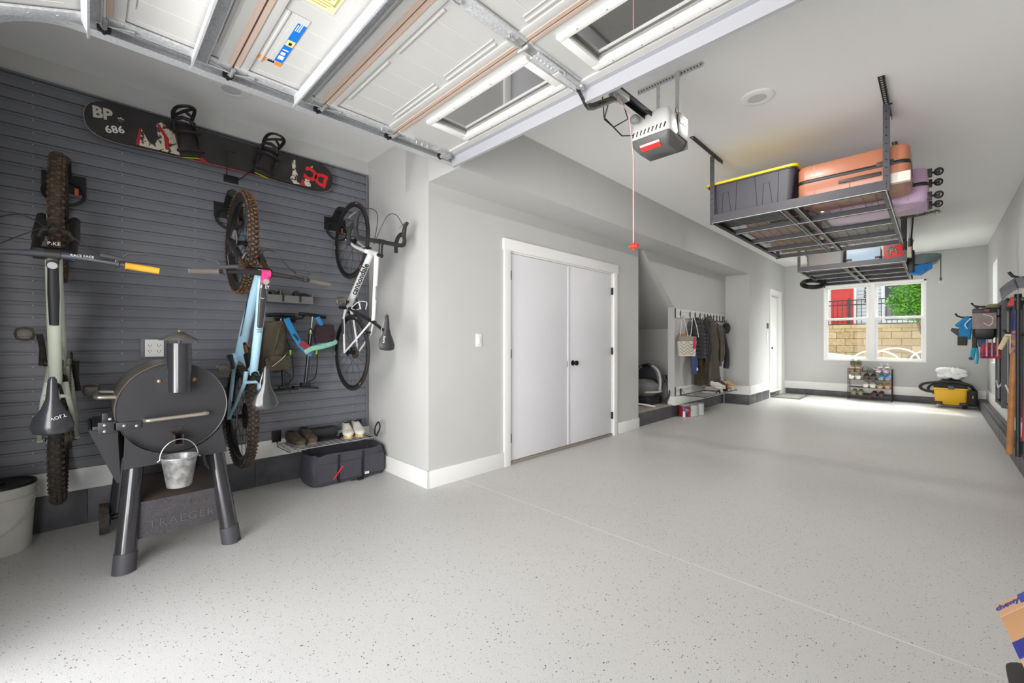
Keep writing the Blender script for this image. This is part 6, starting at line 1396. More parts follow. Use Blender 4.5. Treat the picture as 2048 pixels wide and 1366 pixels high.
# ---- hanging clothes: lofted folds, local y along wall, x away from wall
def garment(name, label, cat, y, z0, z1, prof, m, x=-2.93, folds=7, depth=0.10, quilt=0, seed=1, lean=0.0, sleeves=None, hood=None, fold=0.012):
    """prof: list of (height fraction from top, half width, depth factor)"""
    t = thing(name, label, cat, (x, y, z0)); H = z1 - z0; rings = []; n = 44; m_ = 34 if not quilt else quilt * 4
    for k in range(m_ + 1):
        f = k / m_                                        # 0 top .. 1 bottom
        for a, c in zip(prof, prof[1:]):
            if a[0] <= f <= c[0] + 1e-9:
                u = (f - a[0]) / max(1e-6, c[0] - a[0]); u = u * u * (3 - 2 * u); w = a[1] + (c[1] - a[1]) * u; d = a[2] + (c[2] - a[2]) * u; break
        q = 0.016 * abs(math.sin(PI * f * quilt)) if quilt else 0.0
        ring = []
        for i in range(n):
            an = 2 * PI * i / n; ca, sa = math.cos(an), math.sin(an)
            fo = fold * min(1, f * 2.5) * (math.sin(folds * an + seed) + 0.5 * math.sin(2 * folds * an + 3 * f + seed))
            ring.append((max(0.006, depth * d * 0.5 + (depth * d * 0.5 + q + fo) * ca), lean * f + (w + q + fo * 0.6) * sa, H * (1 - f) + 0.006 * math.sin(3 * an + seed) * f))
        rings.append(ring)
    b = B(); b.loft(rings); obj('body', b, m, t, angle=70)
    for s in (sleeves or []):
        p, r0, r1 = s; pts = smooth([Vector(q) for q in p], 5); k = len(pts)
        rad = [r0 + (r1 - r0) * i / (k - 1) + (0.006 * abs(math.sin(i * 1.7)) if quilt else 0.004 * math.sin(i * 1.1)) for i in range(k)]
        b = B(); b.tube(pts, r0, 14, radii=rad); obj('sleeve', b, m, t, angle=70)
    if hood:
        b = B(); b.ball(hood, 0.085, (0.8, 1.15, 0.7)); b.ball((hood[0] + 0.03, hood[1], hood[2] + 0.04), 0.05, (0.8, 1.2, 0.6)); obj('hood', b, m, t)
    return t
PUF = mat('puffer_black', (36, 37, 40), 0.55, noise=0.1, nscale=20); OLV = mat('coat_olive', (68, 60, 40), 0.9, rgb2=(46, 41, 28), nscale=10); GRB = mat('coat_grey_brown', (78, 73, 62), 0.6, noise=0.15, nscale=10); NAV = mat('jacket_charcoal', (46, 48, 56), 0.7, noise=0.08, nscale=12)
garment('jacket', 'black quilted puffer jacket hanging right of the chevron tote', 'jacket', 7.24, 0.93, 1.62, [(0, 0.03, 0.5), (0.10, 0.14, 0.9), (0.45, 0.19, 1.1), (1.0, 0.185, 1.1)], PUF, depth=0.17, quilt=11, folds=3, fold=0.004, x=-2.90,
        sleeves=[([(0.14, 0.10, 0.62), (0.17, 0.19, 0.40), (0.16, 0.20, 0.15), (0.15, 0.20, -0.06)], 0.055, 0.04)])
garment('coat', 'long olive wool coat hanging between the two puffer coats', 'coat', 7.50, 0.47, 1.60, [(0, 0.03, 0.5), (0.08, 0.14, 0.8), (0.4, 0.19, 1.0), (1.0, 0.23, 1.1)], OLV, depth=0.13, folds=5, x=-2.925, sleeves=[([(0.10, -0.13, 1.0), (0.12, -0.19, 0.7), (0.12, -0.20, 0.33)], 0.055, 0.05)])
garment('coat', 'long grey-brown padded coat, longest and middle of the hanging coats', 'coat', 7.86, 0.44, 1.62, [(0, 0.03, 0.5), (0.07, 0.14, 0.85), (0.42, 0.17, 1.0), (0.5, 0.155, 0.95), (1.0, 0.23, 1.1)], GRB, depth=0.17, folds=8, seed=4, x=-2.89, fold=0.013,
        sleeves=[([(0.15, 0.13, 1.05), (0.17, 0.23, 0.70), (0.16, 0.22, 0.42)], 0.06, 0.045)], hood=(0.05, -0.10, 1.16))
garment('jacket', 'charcoal jacket with long sleeve at the right end of the coats', 'jacket', 8.22, 0.76, 1.60, [(0, 0.03, 0.5), (0.10, 0.13, 0.8), (0.5, 0.17, 1.0), (1.0, 0.20, 1.0)], NAV, depth=0.13, folds=4, seed=2, x=-2.925, sleeves=[([(0.10, 0.12, 0.72), (0.13, 0.26, 0.40), (0.13, 0.36, 0.12), (0.12, 0.34, -0.05)], 0.055, 0.05)])
garment('jeans', 'blue garment mostly hidden behind the charcoal jacket', 'clothing', 8.10, 0.56, 1.58, [(0, 0.04, 0.5), (0.1, 0.10, 0.6), (1.0, 0.14, 0.7)], mat('denim', (58, 88, 140), 0.85), depth=0.08, folds=4, seed=6, x=-2.945)
t = thing('sling_bag', 'small blue sling bag with round white badge hanging below the tote', 'bag', (-2.80, 7.06, 0.68))
b = B(); rings = []
for k in range(9):
    f = k / 8; w = 0.03 + 0.085 * math.sin(PI * (0.12 + 0.80 * f)); rings.append([(0.035 * math.cos(2 * PI * i / 20), w * math.sin(2 * PI * i / 20), 0.36 * (1 - f) * 1.0) for i in range(20)])
b.loft(rings); obj('pouch', b, mat('sling_blue', (58, 78, 122), 0.8, noise=0.06, nscale=16), t)
obj('badge', B().cyl((0.030, 0.02, 0.08), (0.040, 0.02, 0.08), 0.028, n=20), WPL, t)
b = B(); b.tube([(0.0, 0.0, 0.35), (-0.03, 0.0, 0.9)], 0.010, 6, flat=0.3); obj('strap', b, mat('sling_blue', (58, 78, 122), 0.8), t)
# chevron tote
t = thing('tote_bag', 'cream tote bag with dark chevron pattern and pink tassel on first hooks', 'bag', (-2.80, 6.74, 0.985), -0.95)
CRM = mat('canvas_cream', (214, 208, 196), 0.9, bump=0.1, bscale=200)
def tb(z0, z1, w0, w1, name, m, dd=0.07):
    b = B(); rings = []
    for k in range(4):
        f = k / 3; w = w0 + (w1 - w0) * f; rings.append([(dd * math.copysign(abs(math.cos(2 * PI * i / 28)) ** 0.6, math.cos(2 * PI * i / 28)), w * math.copysign(abs(math.sin(2 * PI * i / 28)) ** 0.5, math.sin(2 * PI * i / 28)), z0 + (z1 - z0) * f) for i in range(28)])
    b.loft(rings); return obj(name, b, m, t, angle=60)
bd = tb(0.0, 0.235, 0.130, 0.145, 'body', CRM); tb(0.235, 0.31, 0.145, 0.140, 'top_band', mat('canvas_taupe', (150, 142, 128), 0.9), 0.072)
b = B()
for i in range(6):
    for s in (-1, 1):
        z = 0.02 + i * 0.052
        for ys, yc in ((-0.055, -1), (0.055, 1)):
            za = z; zb2 = z - 0.055
            y0_, y1_ = ys, ys + s * 0.053
            # clip against the body
            if za > 0.232: 
                if zb2 > 0.225: continue
                u = (za - 0.232) / (za - zb2); 
            if zb2 < 0.004 and za < 0.03: continue
            b.tube([(0.0712, y0_, max(0.006, min(0.230, zb2))), (0.0712, y1_, max(0.006, min(0.230, za)))], 0.0115, 4, flat=0.2)
ch = obj('chevron_pattern', b, mat('chevron_grey', (62, 56, 52), 0.9), bd); ch['kind'] = 'stuff'
b = B()
for y in (-0.11, 0.05): b.tube(smooth([(0.05, y, 0.30), (0.035, y + 0.02, 0.45), (-0.03, y + 0.05, 0.62), (-0.035, y + 0.07, 0.62), (0.03, y + 0.10, 0.45), (0.05, y + 0.12, 0.30)]), 0.006, 6)
obj('rope_handles', b, CRM, t)
b = B(); b.tube([(0.085, 0.10, 0.30), (0.095, 0.10, 0.24), (0.095, 0.10, 0.12)], 0.016, 8, radii=[0.008, 0.018, 0.024]); obj('tassel', b, mat('tassel_pink', (206, 40, 86), 0.8), t)
b = B(); b.ball((0.0, -0.04, 0.315), 0.06, (0.7, 1.8, 0.6)); b.ball((0.02, -0.10, 0.33), 0.03); obj('contents', b, mat('leather_tan', (160, 112, 76), 0.7), t)
# cap
t = thing('baseball_cap', 'black baseball cap on the last hook at the column', 'cap', (-2.86, 8.74, 1.40))
b = B(); b.ball((0, 0, 0.08), 0.095, (0.75, 1.0, 1.15)); obj('crown', b, mat('cap_black', (48, 48, 48), 0.9), t)
b = B(); b.prism([(0.09 * math.cos(PI + PI * i / 12), 0.11 * math.sin(PI + PI * i / 12)) for i in range(13)], 0.006, Matrix.Translation((0.02, -0.02, 0.05)) @ Matrix.Rotation(1.2, 4, 'Y')); obj('brim', b, mat('cap_black', (48, 48, 48), 0.9), t)
# magazines and small shoes on the wire shelf
def slab(name, x0, x1, y0, y1, z0, z1, m, label, cat, rz=0.0):
    b = B(); b.box((0, 0, 0), (x1 - x0, y1 - y0, z1 - z0), bev=0.001)
    o = obj(name, b, m); o.location = ((x0 + x1) / 2, (y0 + y1) / 2, (z0 + z1) / 2); o.rotation_euler = (0, 0, rz); tag(o, label, cat); return o
slab('magazine', -2.90, -2.62, 7.30, 7.52, 0.346, 0.352, mat('mag_grey', (172, 168, 172), 0.4, noise=0.2, nscale=12), 'open grey magazine lying on the wire shelf below the coats', 'magazine', 0.2)
slab('magazine', -2.88, -2.66, 7.10, 7.30, 0.346, 0.350, mat('mag_green', (150, 150, 134), 0.4, noise=0.15, nscale=12), 'olive grey magazine at left end of the shelf below the coats', 'magazine', 0.0)
slab('magazine', -2.86, -2.60, 7.46, 7.62, 0.352, 0.358, mat('mag_white', (222, 218, 226), 0.4, noise=0.1, nscale=10), 'white magazine corner sticking over the edge of the shelf', 'magazine', 0.5)
cols = [((150, 146, 140), 'grey child shoe on the shelf below the coats, next to magazines'), ((200, 190, 176), 'beige shoe in the middle of the shelf below the coats'), ((52, 48, 48), 'black shoe beside the beige one on the shelf below coats'), ((186, 120, 90), 'orange-brown shoe near the right end of the coat shelf'), ((210, 206, 214), 'pale lilac shoe at the right end of the coat shelf'), ((214, 170, 90), 'yellow-orange shoe at the front right of the coat shelf'), ((216, 214, 210), 'white shoe at the front middle of the coat shelf'), ((110, 60, 52), 'dark red shoe between white and yellow ones on coat shelf')]
pos = [(-2.83, 7.56, 0.3, 0), (-2.82, 7.74, -0.2, 0), (-2.81, 7.88, 0.1, 0), (-2.82, 8.03, 0.1, 0), (-2.80, 8.20, 0.0, 0), (-2.78, 8.12, 0.1, 1), (-2.78, 7.66, 0.4, 1), (-2.78, 7.92, -0.4, 1)]
for (c, lab), (x, y, r, lv) in zip(cols, pos):
    o = shoe(lab, (x, y, 0.3465 + 0.085 * lv), r, mat('ks_%d_%d' % c[:2], c, 0.7, noise=0.15, nscale=40), SW if c[0] > 180 else SBK, L=0.25, collar=0.085, group=None)
    if lv: o.rotation_euler = (0.12, 0.12, r)
for c, lab, (x, y, r) in (((66, 60, 62), 'black and grey shoe at the top of the pile on coat shelf', (-2.82, 7.80, 0.6)), ((196, 188, 178), 'pale shoe on top of the pile near the column', (-2.84, 8.08, -0.4))):
    o = shoe(lab, (x, y, 0.50), r, mat('kt_%d' % c[0], c, 0.7, noise=0.2, nscale=40), SBK, L=0.24, collar=0.08); o.rotation_euler = (-0.15, 0.25, r)
b = B(); b.tube(smooth([(-2.60, 7.45, 0.35), (-2.58, 7.52, 0.40), (-2.60, 7.60, 0.38), (-2.57, 7.55, 0.33)]), 0.010, 6, flat=0.4); single('leash', b, BLK, 'black strap draped over the front of the coat shelf', 'strap')
# stroller seat in the alcove
ST1 = mat('stroller_grey', (120, 118, 120), 0.8, noise=0.1, nscale=10); ST2 = mat('stroller_light', (190, 188, 182), 0.5); 
t = thing('baby_carrier', 'grey infant carrier seat with curved handle standing in the under-stair alcove', 'baby seat', (-3.36, 6.42, 0.2), PI / 2)
b = B(); rings = []
for k in range(10):
    f = k / 9; a = PI * (0.02 + 0.96 * f); cx = -0.32 * math.cos(a); rr_ = 0.03 + 0.20 * math.sin(a)
    rings.append([(cx + 0.0, rr_ * 1.0 * math.cos(2 * PI * i / 20), 0.30 + rr_ * 1.05 * math.sin(2 * PI * i / 20) * (0.9 if math.sin(2 * PI * i / 20) < 0 else 0.45)) for i in range(20)])
b.loft(rings); obj('seat_shell', b, ST1, t, angle=60)
b = B(); rings = []
for k in range(9):
    a = PI * 0.55 * k / 8; rings.append([(0.02 + 0.30 * math.sin(a) * math.cos(PI * i / 14 * 1.0 - 0) * 0 + 0.30 * math.sin(a), 0.225 * math.cos(PI * i / 14), 0.30 + (0.30 * math.cos(a)) * math.sin(PI * i / 14) + 0.05) for i in range(15)])
b.loft(rings, cap=False, closed=False); obj('canopy', b, mat('canopy_grey', (104, 102, 108), 0.8), t, angle=60)
b = B(); b.tube(smooth([(0.06, -0.23, 0.20), (0.08, -0.235, 0.38), (0.10, -0.17, 0.56), (0.10, 0.0, 0.63), (0.10, 0.17, 0.56), (0.08, 0.235, 0.38), (0.06, 0.23, 0.20)]), 0.022, 10); ho = obj('carry_handle', b, ST2, t)
b = B(); b.tube([(0.10, -0.08, 0.615), (0.10, 0.0, 0.632), (0.10, 0.08, 0.615)], 0.027, 10); obj('handle_grip', b, BLK, ho)
b = B(); b.loft([[(x * k2, y * k2, z) for x, y in ((-0.30, -0.2), (0.30, -0.2), (0.30, 0.2), (-0.30, 0.2))] for k2, z in ((0.85, 0.0), (0.9, 0.10), (0.75, 0.14))]); obj('base', b, mat('base_dark', (44, 42, 48), 0.8), t)
b = B(); b.torus((0, 0, 0.215), (0, 0, 1), 0.26, 0.016, 30, 8); obj('rim', b, ST2, t)
t = thing('folding_stroller', 'dark folded stroller frame with strap leaning right of the infant carrier', 'stroller', (-3.13, 6.68, 0.2))
b = B(); b.tube(smooth([(0.05, -0.02, 0.02), (0.06, 0.0, 0.2), (0.02, 0.02, 0.38), (-0.02, 0.02, 0.46)]), 0.022, 8); b.tube(smooth([(0.08, -0.14, 0.03), (0.10, -0.06, 0.16), (0.08, 0.0, 0.30)]), 0.014, 8); obj('frame', b, mat('stroller_dark', (60, 60, 68), 0.5), t)
for q_, s_ in (((0.0, 0.0, 0.42), (0.05, 0.08, 0.09)), ((0.06, 0.0, 0.06), (0.07, 0.10, 0.10))):
    b = B(); b.box(q_, s_, bev=0.01); obj('joint', b, mat('stroller_dark', (60, 60, 68), 0.5), t)
b = B(); b.tube([(0.07, -0.12, 0.03), (0.10, -0.05, 0.17), (0.12, 0.02, 0.24)], 0.012, 8, flat=0.5); obj('grey_strap', b, ST1, t)
b = B(); b.tube([(-3.24, 5.62, 0.32), (-3.05, 6.16, 0.215)], 0.015, 8, flat=1.0); single('white_bar', b, WPL, 'white bar lying diagonally on the alcove floor in front of carrier', 'bar')
# paint cans
def can(x, y, r, h, m, label, lidm=STL):
    t = thing('paint_can', label, 'paint can', (x, y, 0.0))
    b = B(); b.lathe([(0.0, 0.002), (r, 0.0), (r + 0.002, 0.004), (r, 0.010), (r, h - 0.012), (r + 0.003, h - 0.008), (r + 0.003, h), (r - 0.006, h)], n=32); bo = obj('body', b, STL, t)
    b = B(); b.lathe([(r + 0.0008, 0.012), (r + 0.0008, h - 0.016)], n=32); obj('label', b, m, bo)
    b = B(); b.lathe([(r - 0.006, h), (r - 0.012, h - 0.006), (0.0, h - 0.006)], n=32); obj('lid', b, lidm, t)
    b = B(); b.tube(smooth([(0, r + 0.004, h * 0.82), (r * 0.5, r * 1.02, h * 0.68), (r + 0.008, r * 0.5, h * 0.60), (r + 0.010, 0, h * 0.58), (r + 0.008, -r * 0.5, h * 0.60), (r * 0.5, -r * 1.02, h * 0.68), (0, -r - 0.004, h * 0.82)]), 0.0022, 5); obj('wire_handle', b, STL, t)
    return t
c1 = can(-2.86, 6.80, 0.083, 0.195, mat('can_red', (150, 30, 40), 0.45), 'red labelled paint can on the floor in front of the step')
b = B(); b.lathe([(0.0, 0.0), (0.030, 0.0)], (0.062, -0.062, 0.13), (0.7, -0.7, 0), 20); b.bm.free(); b = B()
b.cyl((0.050, -0.055, 0.115), (0.0635, -0.0635, 0.115), 0.034, n=20); obj('blue_disc', b, mat('disc_blue', (80, 130, 190), 0.45), c1)
b = B(); b.box((0.030, -0.080, 0.055), (0.035, 0.008, 0.085), (0, 0, 0.35)); obj('white_panel', b, WPL, c1)
b = B()
for i in range(4): b.box((0.082, -0.012, 0.03 + i * 0.028), (0.006, 0.035, 0.016), (0, 0, -0.15), bev=0.001)
obj('red_print', b, mat('print_red', (214, 66, 60), 0.45), c1)
can(-2.80, 6.965, 0.085, 0.195, mat('can_white', (196, 198, 194), 0.45, noise=0.06, nscale=20), 'white paint can standing right behind the red one')
can(-2.77, 7.155, 0.080, 0.200, mat('can_white2', (206, 208, 204), 0.45, noise=0.06, nscale=20), 'white paint can at the far right of the three cans')
# ================================================================ far end: shoe rack, vacuum
t = thing('shoe_rack', 'small dark metal four-tier shoe rack under the far window', 'shoe rack', (-0.95, 11.49, 0.0))
RF = mat('rack_bronze', (66, 54, 46), 0.4, 0.4); TZ = (0.10, 0.265, 0.43, 0.585)
for sx in (-0.345, 0.345):
    for sy in (-0.13, 0.13):
        b = B(); b.cyl((sx, sy, 0), (sx, sy, 0.66), 0.008, n=8); obj('post', b, RF, t)
for z in TZ:
    b = B()
    for y in (-0.13, -0.065, 0.0, 0.065, 0.13): b.cyl((-0.345, y, z), (0.345, y, z), 0.005, n=6)
    b.bb(-0.345, 0.345, -0.135, -0.125, z - 0.006, z + 0.006); obj('shelf', b, RF, t)
def S(x, tier, label, up, so, **k):
    o = shoe(label, (-0.95 + x, 11.61, TZ[tier] + 0.0065), -PI / 2, up, so, L=0.25, **k); o.scale = (1.06, 1.08, 1.25); return o
def m3(n, c, **k): return mat('fs_' + n, c, 0.7, **k)
BR = m3('brown', (104, 88, 66), noise=0.25, nscale=40); GUM = m3('gum', (150, 120, 80)); CHR = m3('char', (82, 76, 68)); TAN = m3('tan', (196, 164, 130)); OLS = m3('olive', (134, 132, 100)); MAR = m3('maroon', (96, 66, 62))
S(-0.285, 3, 'brown lace-up boot at the top left of the shoe rack, outer one', BR, GUM, boot=True, collar=0.10); S(-0.185, 3, 'brown lace-up boot at the top left of the shoe rack, inner one', BR, GUM, boot=True, collar=0.10)
S(-0.075, 3, 'grey and black strapped sandal on the top tier beside the boots', CHR, CHR, sandal=True); S(0.035, 3, 'second grey strapped sandal on the top tier, nearer the coloured shoes', m3('silver', (150, 148, 144)), CHR, sandal=True)
S(0.14, 3, 'multicoloured shoe with orange side on top tier at right', m3('pinkmulti', (206, 150, 140), rgb2=(120, 130, 180), nscale=60), SW, collar=0.055); S(0.25, 3, 'pink and blue patterned shoe at the top right of the rack', m3('pinkmulti2', (214, 160, 176), rgb2=(110, 124, 180), nscale=60), SW, collar=0.055)
for x, lab in ((0.16, 'white and black sandal stacked on the orange-sided shoe'), (0.27, 'white and black sandal stacked on the pink patterned shoe')):
    shoe(lab, (-0.95 + x, 11.60, TZ[3] + 0.090), -PI / 2, m3('wb', (224, 222, 218), rgb2=(60, 58, 58), nscale=30), SW, L=0.22, sandal=True)
S(-0.29, 2, 'white sneaker at the left end of the second tier, left one', SW, SW, collar=0.07); S(-0.185, 2, 'white sneaker at the left end of the second tier, right one', SW, SW, collar=0.07)
S(-0.055, 2, 'dark brown clog in the middle of the second tier, left one', CHR, CHR, collar=0.075); S(0.055, 2, 'dark brown clog in the middle of the second tier, right one', CHR, CHR, collar=0.075)
BLS = m3('blue', (110, 160, 204), noise=0.1, nscale=20)
S(0.18, 2, 'light blue sneaker with tan sole on the second tier, left one', BLS, TAN, collar=0.075); S(0.285, 2, 'light blue sneaker with tan sole on the second tier, right one', BLS, TAN, collar=0.075)
S(-0.06, 1, 'white low shoe in the middle of the third tier, left one', SW, SW, collar=0.075); S(0.05, 1, 'white low shoe in the middle of the third tier, right one', SW, SW, collar=0.075)
S(0.165, 1, 'tan loafer with dark lining on the third tier, left one', TAN, TAN, collar=0.05); S(0.28, 1, 'tan loafer with dark lining on the third tier, right one', TAN, TAN, collar=0.05)
S(-0.255, 0, 'olive shoe with pale sole on the lowest tier, left one', OLS, OLS, collar=0.065); S(-0.15, 0, 'olive shoe with pale sole on the lowest tier, right one', OLS, OLS, collar=0.065)
S(0.07, 0, 'maroon slipper on the lowest tier, left one', MAR, MAR, collar=0.05); S(0.18, 0, 'maroon slipper on the lowest tier, right one', MAR, MAR, collar=0.05)
# ---- yellow shop vacuum
t = thing('shop_vacuum', 'yellow and black shop vacuum with coiled hose in the far right corner', 'vacuum cleaner', (0.225, 11.30, 0.0)); t.scale = (1.10, 1.0, 1.12)
YL = mat('vac_yellow', (236, 182, 22), 0.4)
def rb(x0, x1, y0, y1, r, z, n=5):
    return [(cx * ((x1 - x0) / 2 - r) + (x0 + x1) / 2 + r * math.cos(a0 + PI / 2 * i / n), cy * ((y1 - y0) / 2 - r) + (y0 + y1) / 2 + r * math.sin(a0 + PI / 2 * i / n), z) for cx, cy, a0 in ((1, 1, 0), (-1, 1, PI / 2), (-1, -1, PI), (1, -1, 3 * PI / 2)) for i in range(n + 1)]
b = B(); b.loft([rb(-0.19, 0.16, -0.15, 0.15, 0.04, 0.055), rb(-0.20, 0.17, -0.16, 0.16, 0.05, 0.08), rb(-0.215, 0.185, -0.17, 0.17, 0.05, 0.29), rb(-0.225, 0.195, -0.18, 0.18, 0.05, 0.30), rb(-0.225, 0.195, -0.18, 0.18, 0.05, 0.325)]); obj('tank', b, YL, t)
b = B(); b.loft([rb(-0.22, 0.19, -0.175, 0.175, 0.05, 0.326), rb(-0.20, 0.17, -0.16, 0.16, 0.05, 0.37), rb(-0.14, 0.12, -0.12, 0.12, 0.05, 0.44), rb(-0.08, 0.08, -0.08, 0.08, 0.04, 0.475)]); ld = obj('motor_lid', b, BLK, t)
b = B(); b.box((-0.01, -0.185, 0.335), (0.075, 0.02, 0.06), bev=0.008); obj('latch', b, CHR if False else mat('latch_grey', (86, 86, 88), 0.5), ld)
for sx in (-0.165, 0.14):
    b = B(); b.box((sx, -0.15, 0.075), (0.11, 0.07, 0.05), bev=0.012); fo = obj('caster_mount', b, BLK, t)
    b = B(); b.cyl((sx - 0.01, -0.185, 0.032), (sx + 0.02, -0.165, 0.032), 0.031, n=18); obj('caster', b, STL if sx < 0 else BLK, fo)
for sx in (-0.165, 0.14):
    b = B(); b.cyl((sx - 0.012, 0.12, 0.031), (sx + 0.012, 0.12, 0.031), 0.03, n=16); obj('rear_caster', b, BLK, t)
b = B(); b.tube(smooth([(-0.18, -0.10, 0.25), (-0.30, -0.12, 0.26), (-0.38, -0.10, 0.31), (-0.33, -0.08, 0.38), (-0.15, -0.12, 0.42), (0.05, -0.14, 0.425), (0.20, -0.12, 0.38), (0.26, -0.05, 0.30)]), 0.023, 10, radii=None); b.tube(smooth([(-0.20, -0.06, 0.22), (-0.28, -0.05, 0.28), (-0.24, -0.04, 0.36), (-0.10, -0.06, 0.40)]), 0.020, 10); obj('hose', b, mat('hose_black', (34, 33, 34), 0.5, bump=0.3, bscale=120), t)
b = B(); b.loft([[(x, y, z) for x, y in ((0.18, -0.15), (0.27, -0.15), (0.27, 0.10), (0.18, 0.10))] if False else rb(0.17, 0.29, -0.18, 0.10, 0.04, z) for z in (0.08, 0.12, 0.26, 0.30)]); fb = obj('side_bag', b, mat('vac_bag', (30, 30, 34), 0.7), t)
b = B(); b.box((0.235, -0.182, 0.20), (0.010, 0.006, 0.04)); obj('yellow_tag', b, YL, fb)
b = B(); rings = []
rnd = random.Random(5)
for k, (f, w) in enumerate(((0, 0.6), (0.12, 0.92), (0.3, 1.0), (0.5, 0.95), (0.62, 1.0), (0.82, 0.85), (1, 0.45))):
    rings.append([(0.225 + 0.19 * w * math.cos(2 * PI * i / 30) * (1 + 0.06 * math.sin(3 * i + k)), 11.30 + 0.15 * w * math.sin(2 * PI * i / 30) * (1 + 0.06 * math.cos(5 * i + k)), 0.53 + 0.19 * f + 0.026 * math.sin(i * 0.9 + k * 2)) for i in range(30)])
b.loft(rings); b.ball((0.30, 11.28, 0.66), 0.10, (1.25, 1.1, 0.62)); b.ball((0.13, 11.27, 0.68), 0.10, (1.2, 1.1, 0.65)); b.ball((0.10, 11.22, 0.585), 0.05, (1.3, 1.0, 0.8)); b.ball((0.36, 11.25, 0.60), 0.06, (1.1, 1.2, 0.7)); single('comforter', b, mat('linen_white', (232, 232, 230), 0.9, bump=0.4, bscale=14), 'crumpled white bedding piled on top of the yellow vacuum', 'bedding', angle=70)

# ================================================================ right wall storage
GT = mat('table_grey', (78, 79, 84), 0.55, noise=0.06, nscale=30)
def table(y0, y1, z0, z1, label, x0=0.575, labels=False):
    t = thing('folding_table', label, 'folding table', (x0 + 0.04, (y0 + y1) / 2, z0)); H = z1 - z0; hy = (y1 - y0) / 2
    b = B(); b.bb(0.02, 0.06, -hy, hy, 0, H, bev=0.008); obj('tabletop', b, GT, t)
    for s in (-1, 1):
        b = B(); b.bb(-0.028, 0.02, min(s * hy, s * (hy - 0.05)), max(s * hy, s * (hy - 0.05)), 0.0, H, bev=0.006); ra = obj('side_rim', b, GT, t)
    for z_ in (H - 0.05, 0.0):
        b = B(); b.bb(-0.020, 0.02, -hy + 0.05, hy - 0.05, z_, z_ + 0.045, bev=0.004); obj('end_rim', b, BLK, t)
    for yy in (-hy + 0.12, hy - 0.16):
        b = B(); b.cyl((-0.005, yy, 0.06), (-0.005, yy, H - 0.08), 0.011, n=8); obj('folded_leg', b, mat('leg_grey', (130, 130, 130), 0.4, 0.4), t)
    b = B(); b.tube([(-0.02, -hy + 0.08, H * 0.22), (-0.025, 0.0, H * 0.17), (-0.02, hy - 0.1, H * 0.22)], 0.01, 6); obj('handle', b, WPL, t)
    if labels:
        b = B(); b.bb(0.012, 0.019, -0.28, 0.22, H - 0.42, H - 0.12); obj('paper_label', b, mat('paper_white', (214, 214, 214), 0.6, noise=0.1, nscale=40), t)
        b = B(); b.bb(0.012, 0.019, -0.35, 0.20, 0.45, 0.56); obj('label_base', b, WPL, t); b = B(); b.bb(0.012, 0.019, -0.35, 0.20, 0.56, 0.68); obj('blue_label', b, mat('label_blue', (60, 60, 160), 0.5), t)
        b = B(); b.bb(0.012, 0.019, -0.35, 0.20, 0.68, 0.78); obj('green_label', b, mat('label_green', (60, 130, 110), 0.5), t)
    return t
table(7.85, 8.62, 0.40, 1.72, 'dark grey folding table on the right wall, the one nearer the window', 0.565)
table(6.72, 7.74, 0.43, 1.64, 'dark grey folding table on right wall with paper and blue labels', 0.575, True)
# big wall hooks
def arm(x, y, z, label):
    b = B(); b.tube([(0.69, y, z), (x + 0.06, y, z), (x + 0.02, y, z + 0.02), (x, y, z + 0.055)], 0.011, 10); b.bb(0.680, 0.69, y - 0.02, y + 0.02, z - 0.06, z + 0.06)
    single('wall_hook', b, BLKM, label, 'hook')
arm(0.44, 5.45, 1.735, 'long black bent wall hook sticking out above the snow shovel'); arm(0.34, 8.12, 1.66, 'black wall hook carrying the see-through bag'); arm(0.44, 5.05, 1.50, 'black wall hook under the snow shovel blade'); arm(0.20, 8.35, 1.54, 'black wall hook with the blue life vests'); arm(0.49, 6.50, 1.275, 'black wall hook in front of the labelled table'); arm(0.47, 5.99, 1.555, 'black wall hook holding the wooden pole')
t = thing('mesh_bag', 'black and clear tool bag with pinkish panel hanging from wall hook', 'bag', (0.44, 7.95, 1.24))
b = B(); b.loft([rb(-0.07, 0.07, -0.04, 0.05, 0.02, 0.0), rb(-0.10, 0.10, -0.06, 0.06, 0.03, 0.04), rb(-0.10, 0.10, -0.06, 0.06, 0.03, 0.13)]); obj('bottom', b, BLK, t)
b = B(); b.bb(-0.10, 0.10, -0.055, 0.055, 0.13, 0.33); obj('clear_panel', b, mat('panel_pinkish', (126, 106, 102), 0.3, noise=0.2, nscale=12), t)
b = B(); b.bb(-0.10, 0.10, -0.06, 0.06, 0.33, 0.385, bev=0.006); obj('top_band', b, BLK, t); b = B(); b.bb(0.0, 0.04, -0.064, -0.058, 0.345, 0.375); obj('tag', b, mat('tag_rust', (150, 70, 50), 0.6), t)
b = B(); b.tube(smooth([(-0.01, -0.058, 0.31), (0.06, -0.058, 0.28), (0.07, -0.058, 0.22), (0.04, -0.058, 0.17), (-0.01, -0.058, 0.21)]), 0.004, 5); obj('cord', b, WPL, t)
b = B(); b.tube(smooth([(-0.05, 0.0, 0.385), (-0.08, 0.07, 0.43), (-0.08, 0.15, 0.44), (-0.03, 0.12, 0.42), (0.05, 0.0, 0.385)]), 0.008, 6); obj('carry_loop', b, BLK, t)
b = B(); b.ball((0.52, 8.02, 1.655), 0.06, (1.1, 1, 0.5)); b.cyl((0.52, 8.02, 1.635), (0.52, 8.02, 1.642), 0.085, n=20); single('sun_hat', b, mat('hat_olive', (130, 122, 96), 0.9), 'olive hat resting above the see-through bag', 'hat')
BV = mat('vest_blue', (40, 132, 190), 0.8, noise=0.2, nscale=22); DV = mat('vest_dark', (66, 64, 60), 0.85, noise=0.1, nscale=20)
t = thing('life_vest', 'bright blue life vest hanging at the end of wall hook, leftmost item', 'life vest', (0.27, 8.32, 1.16))
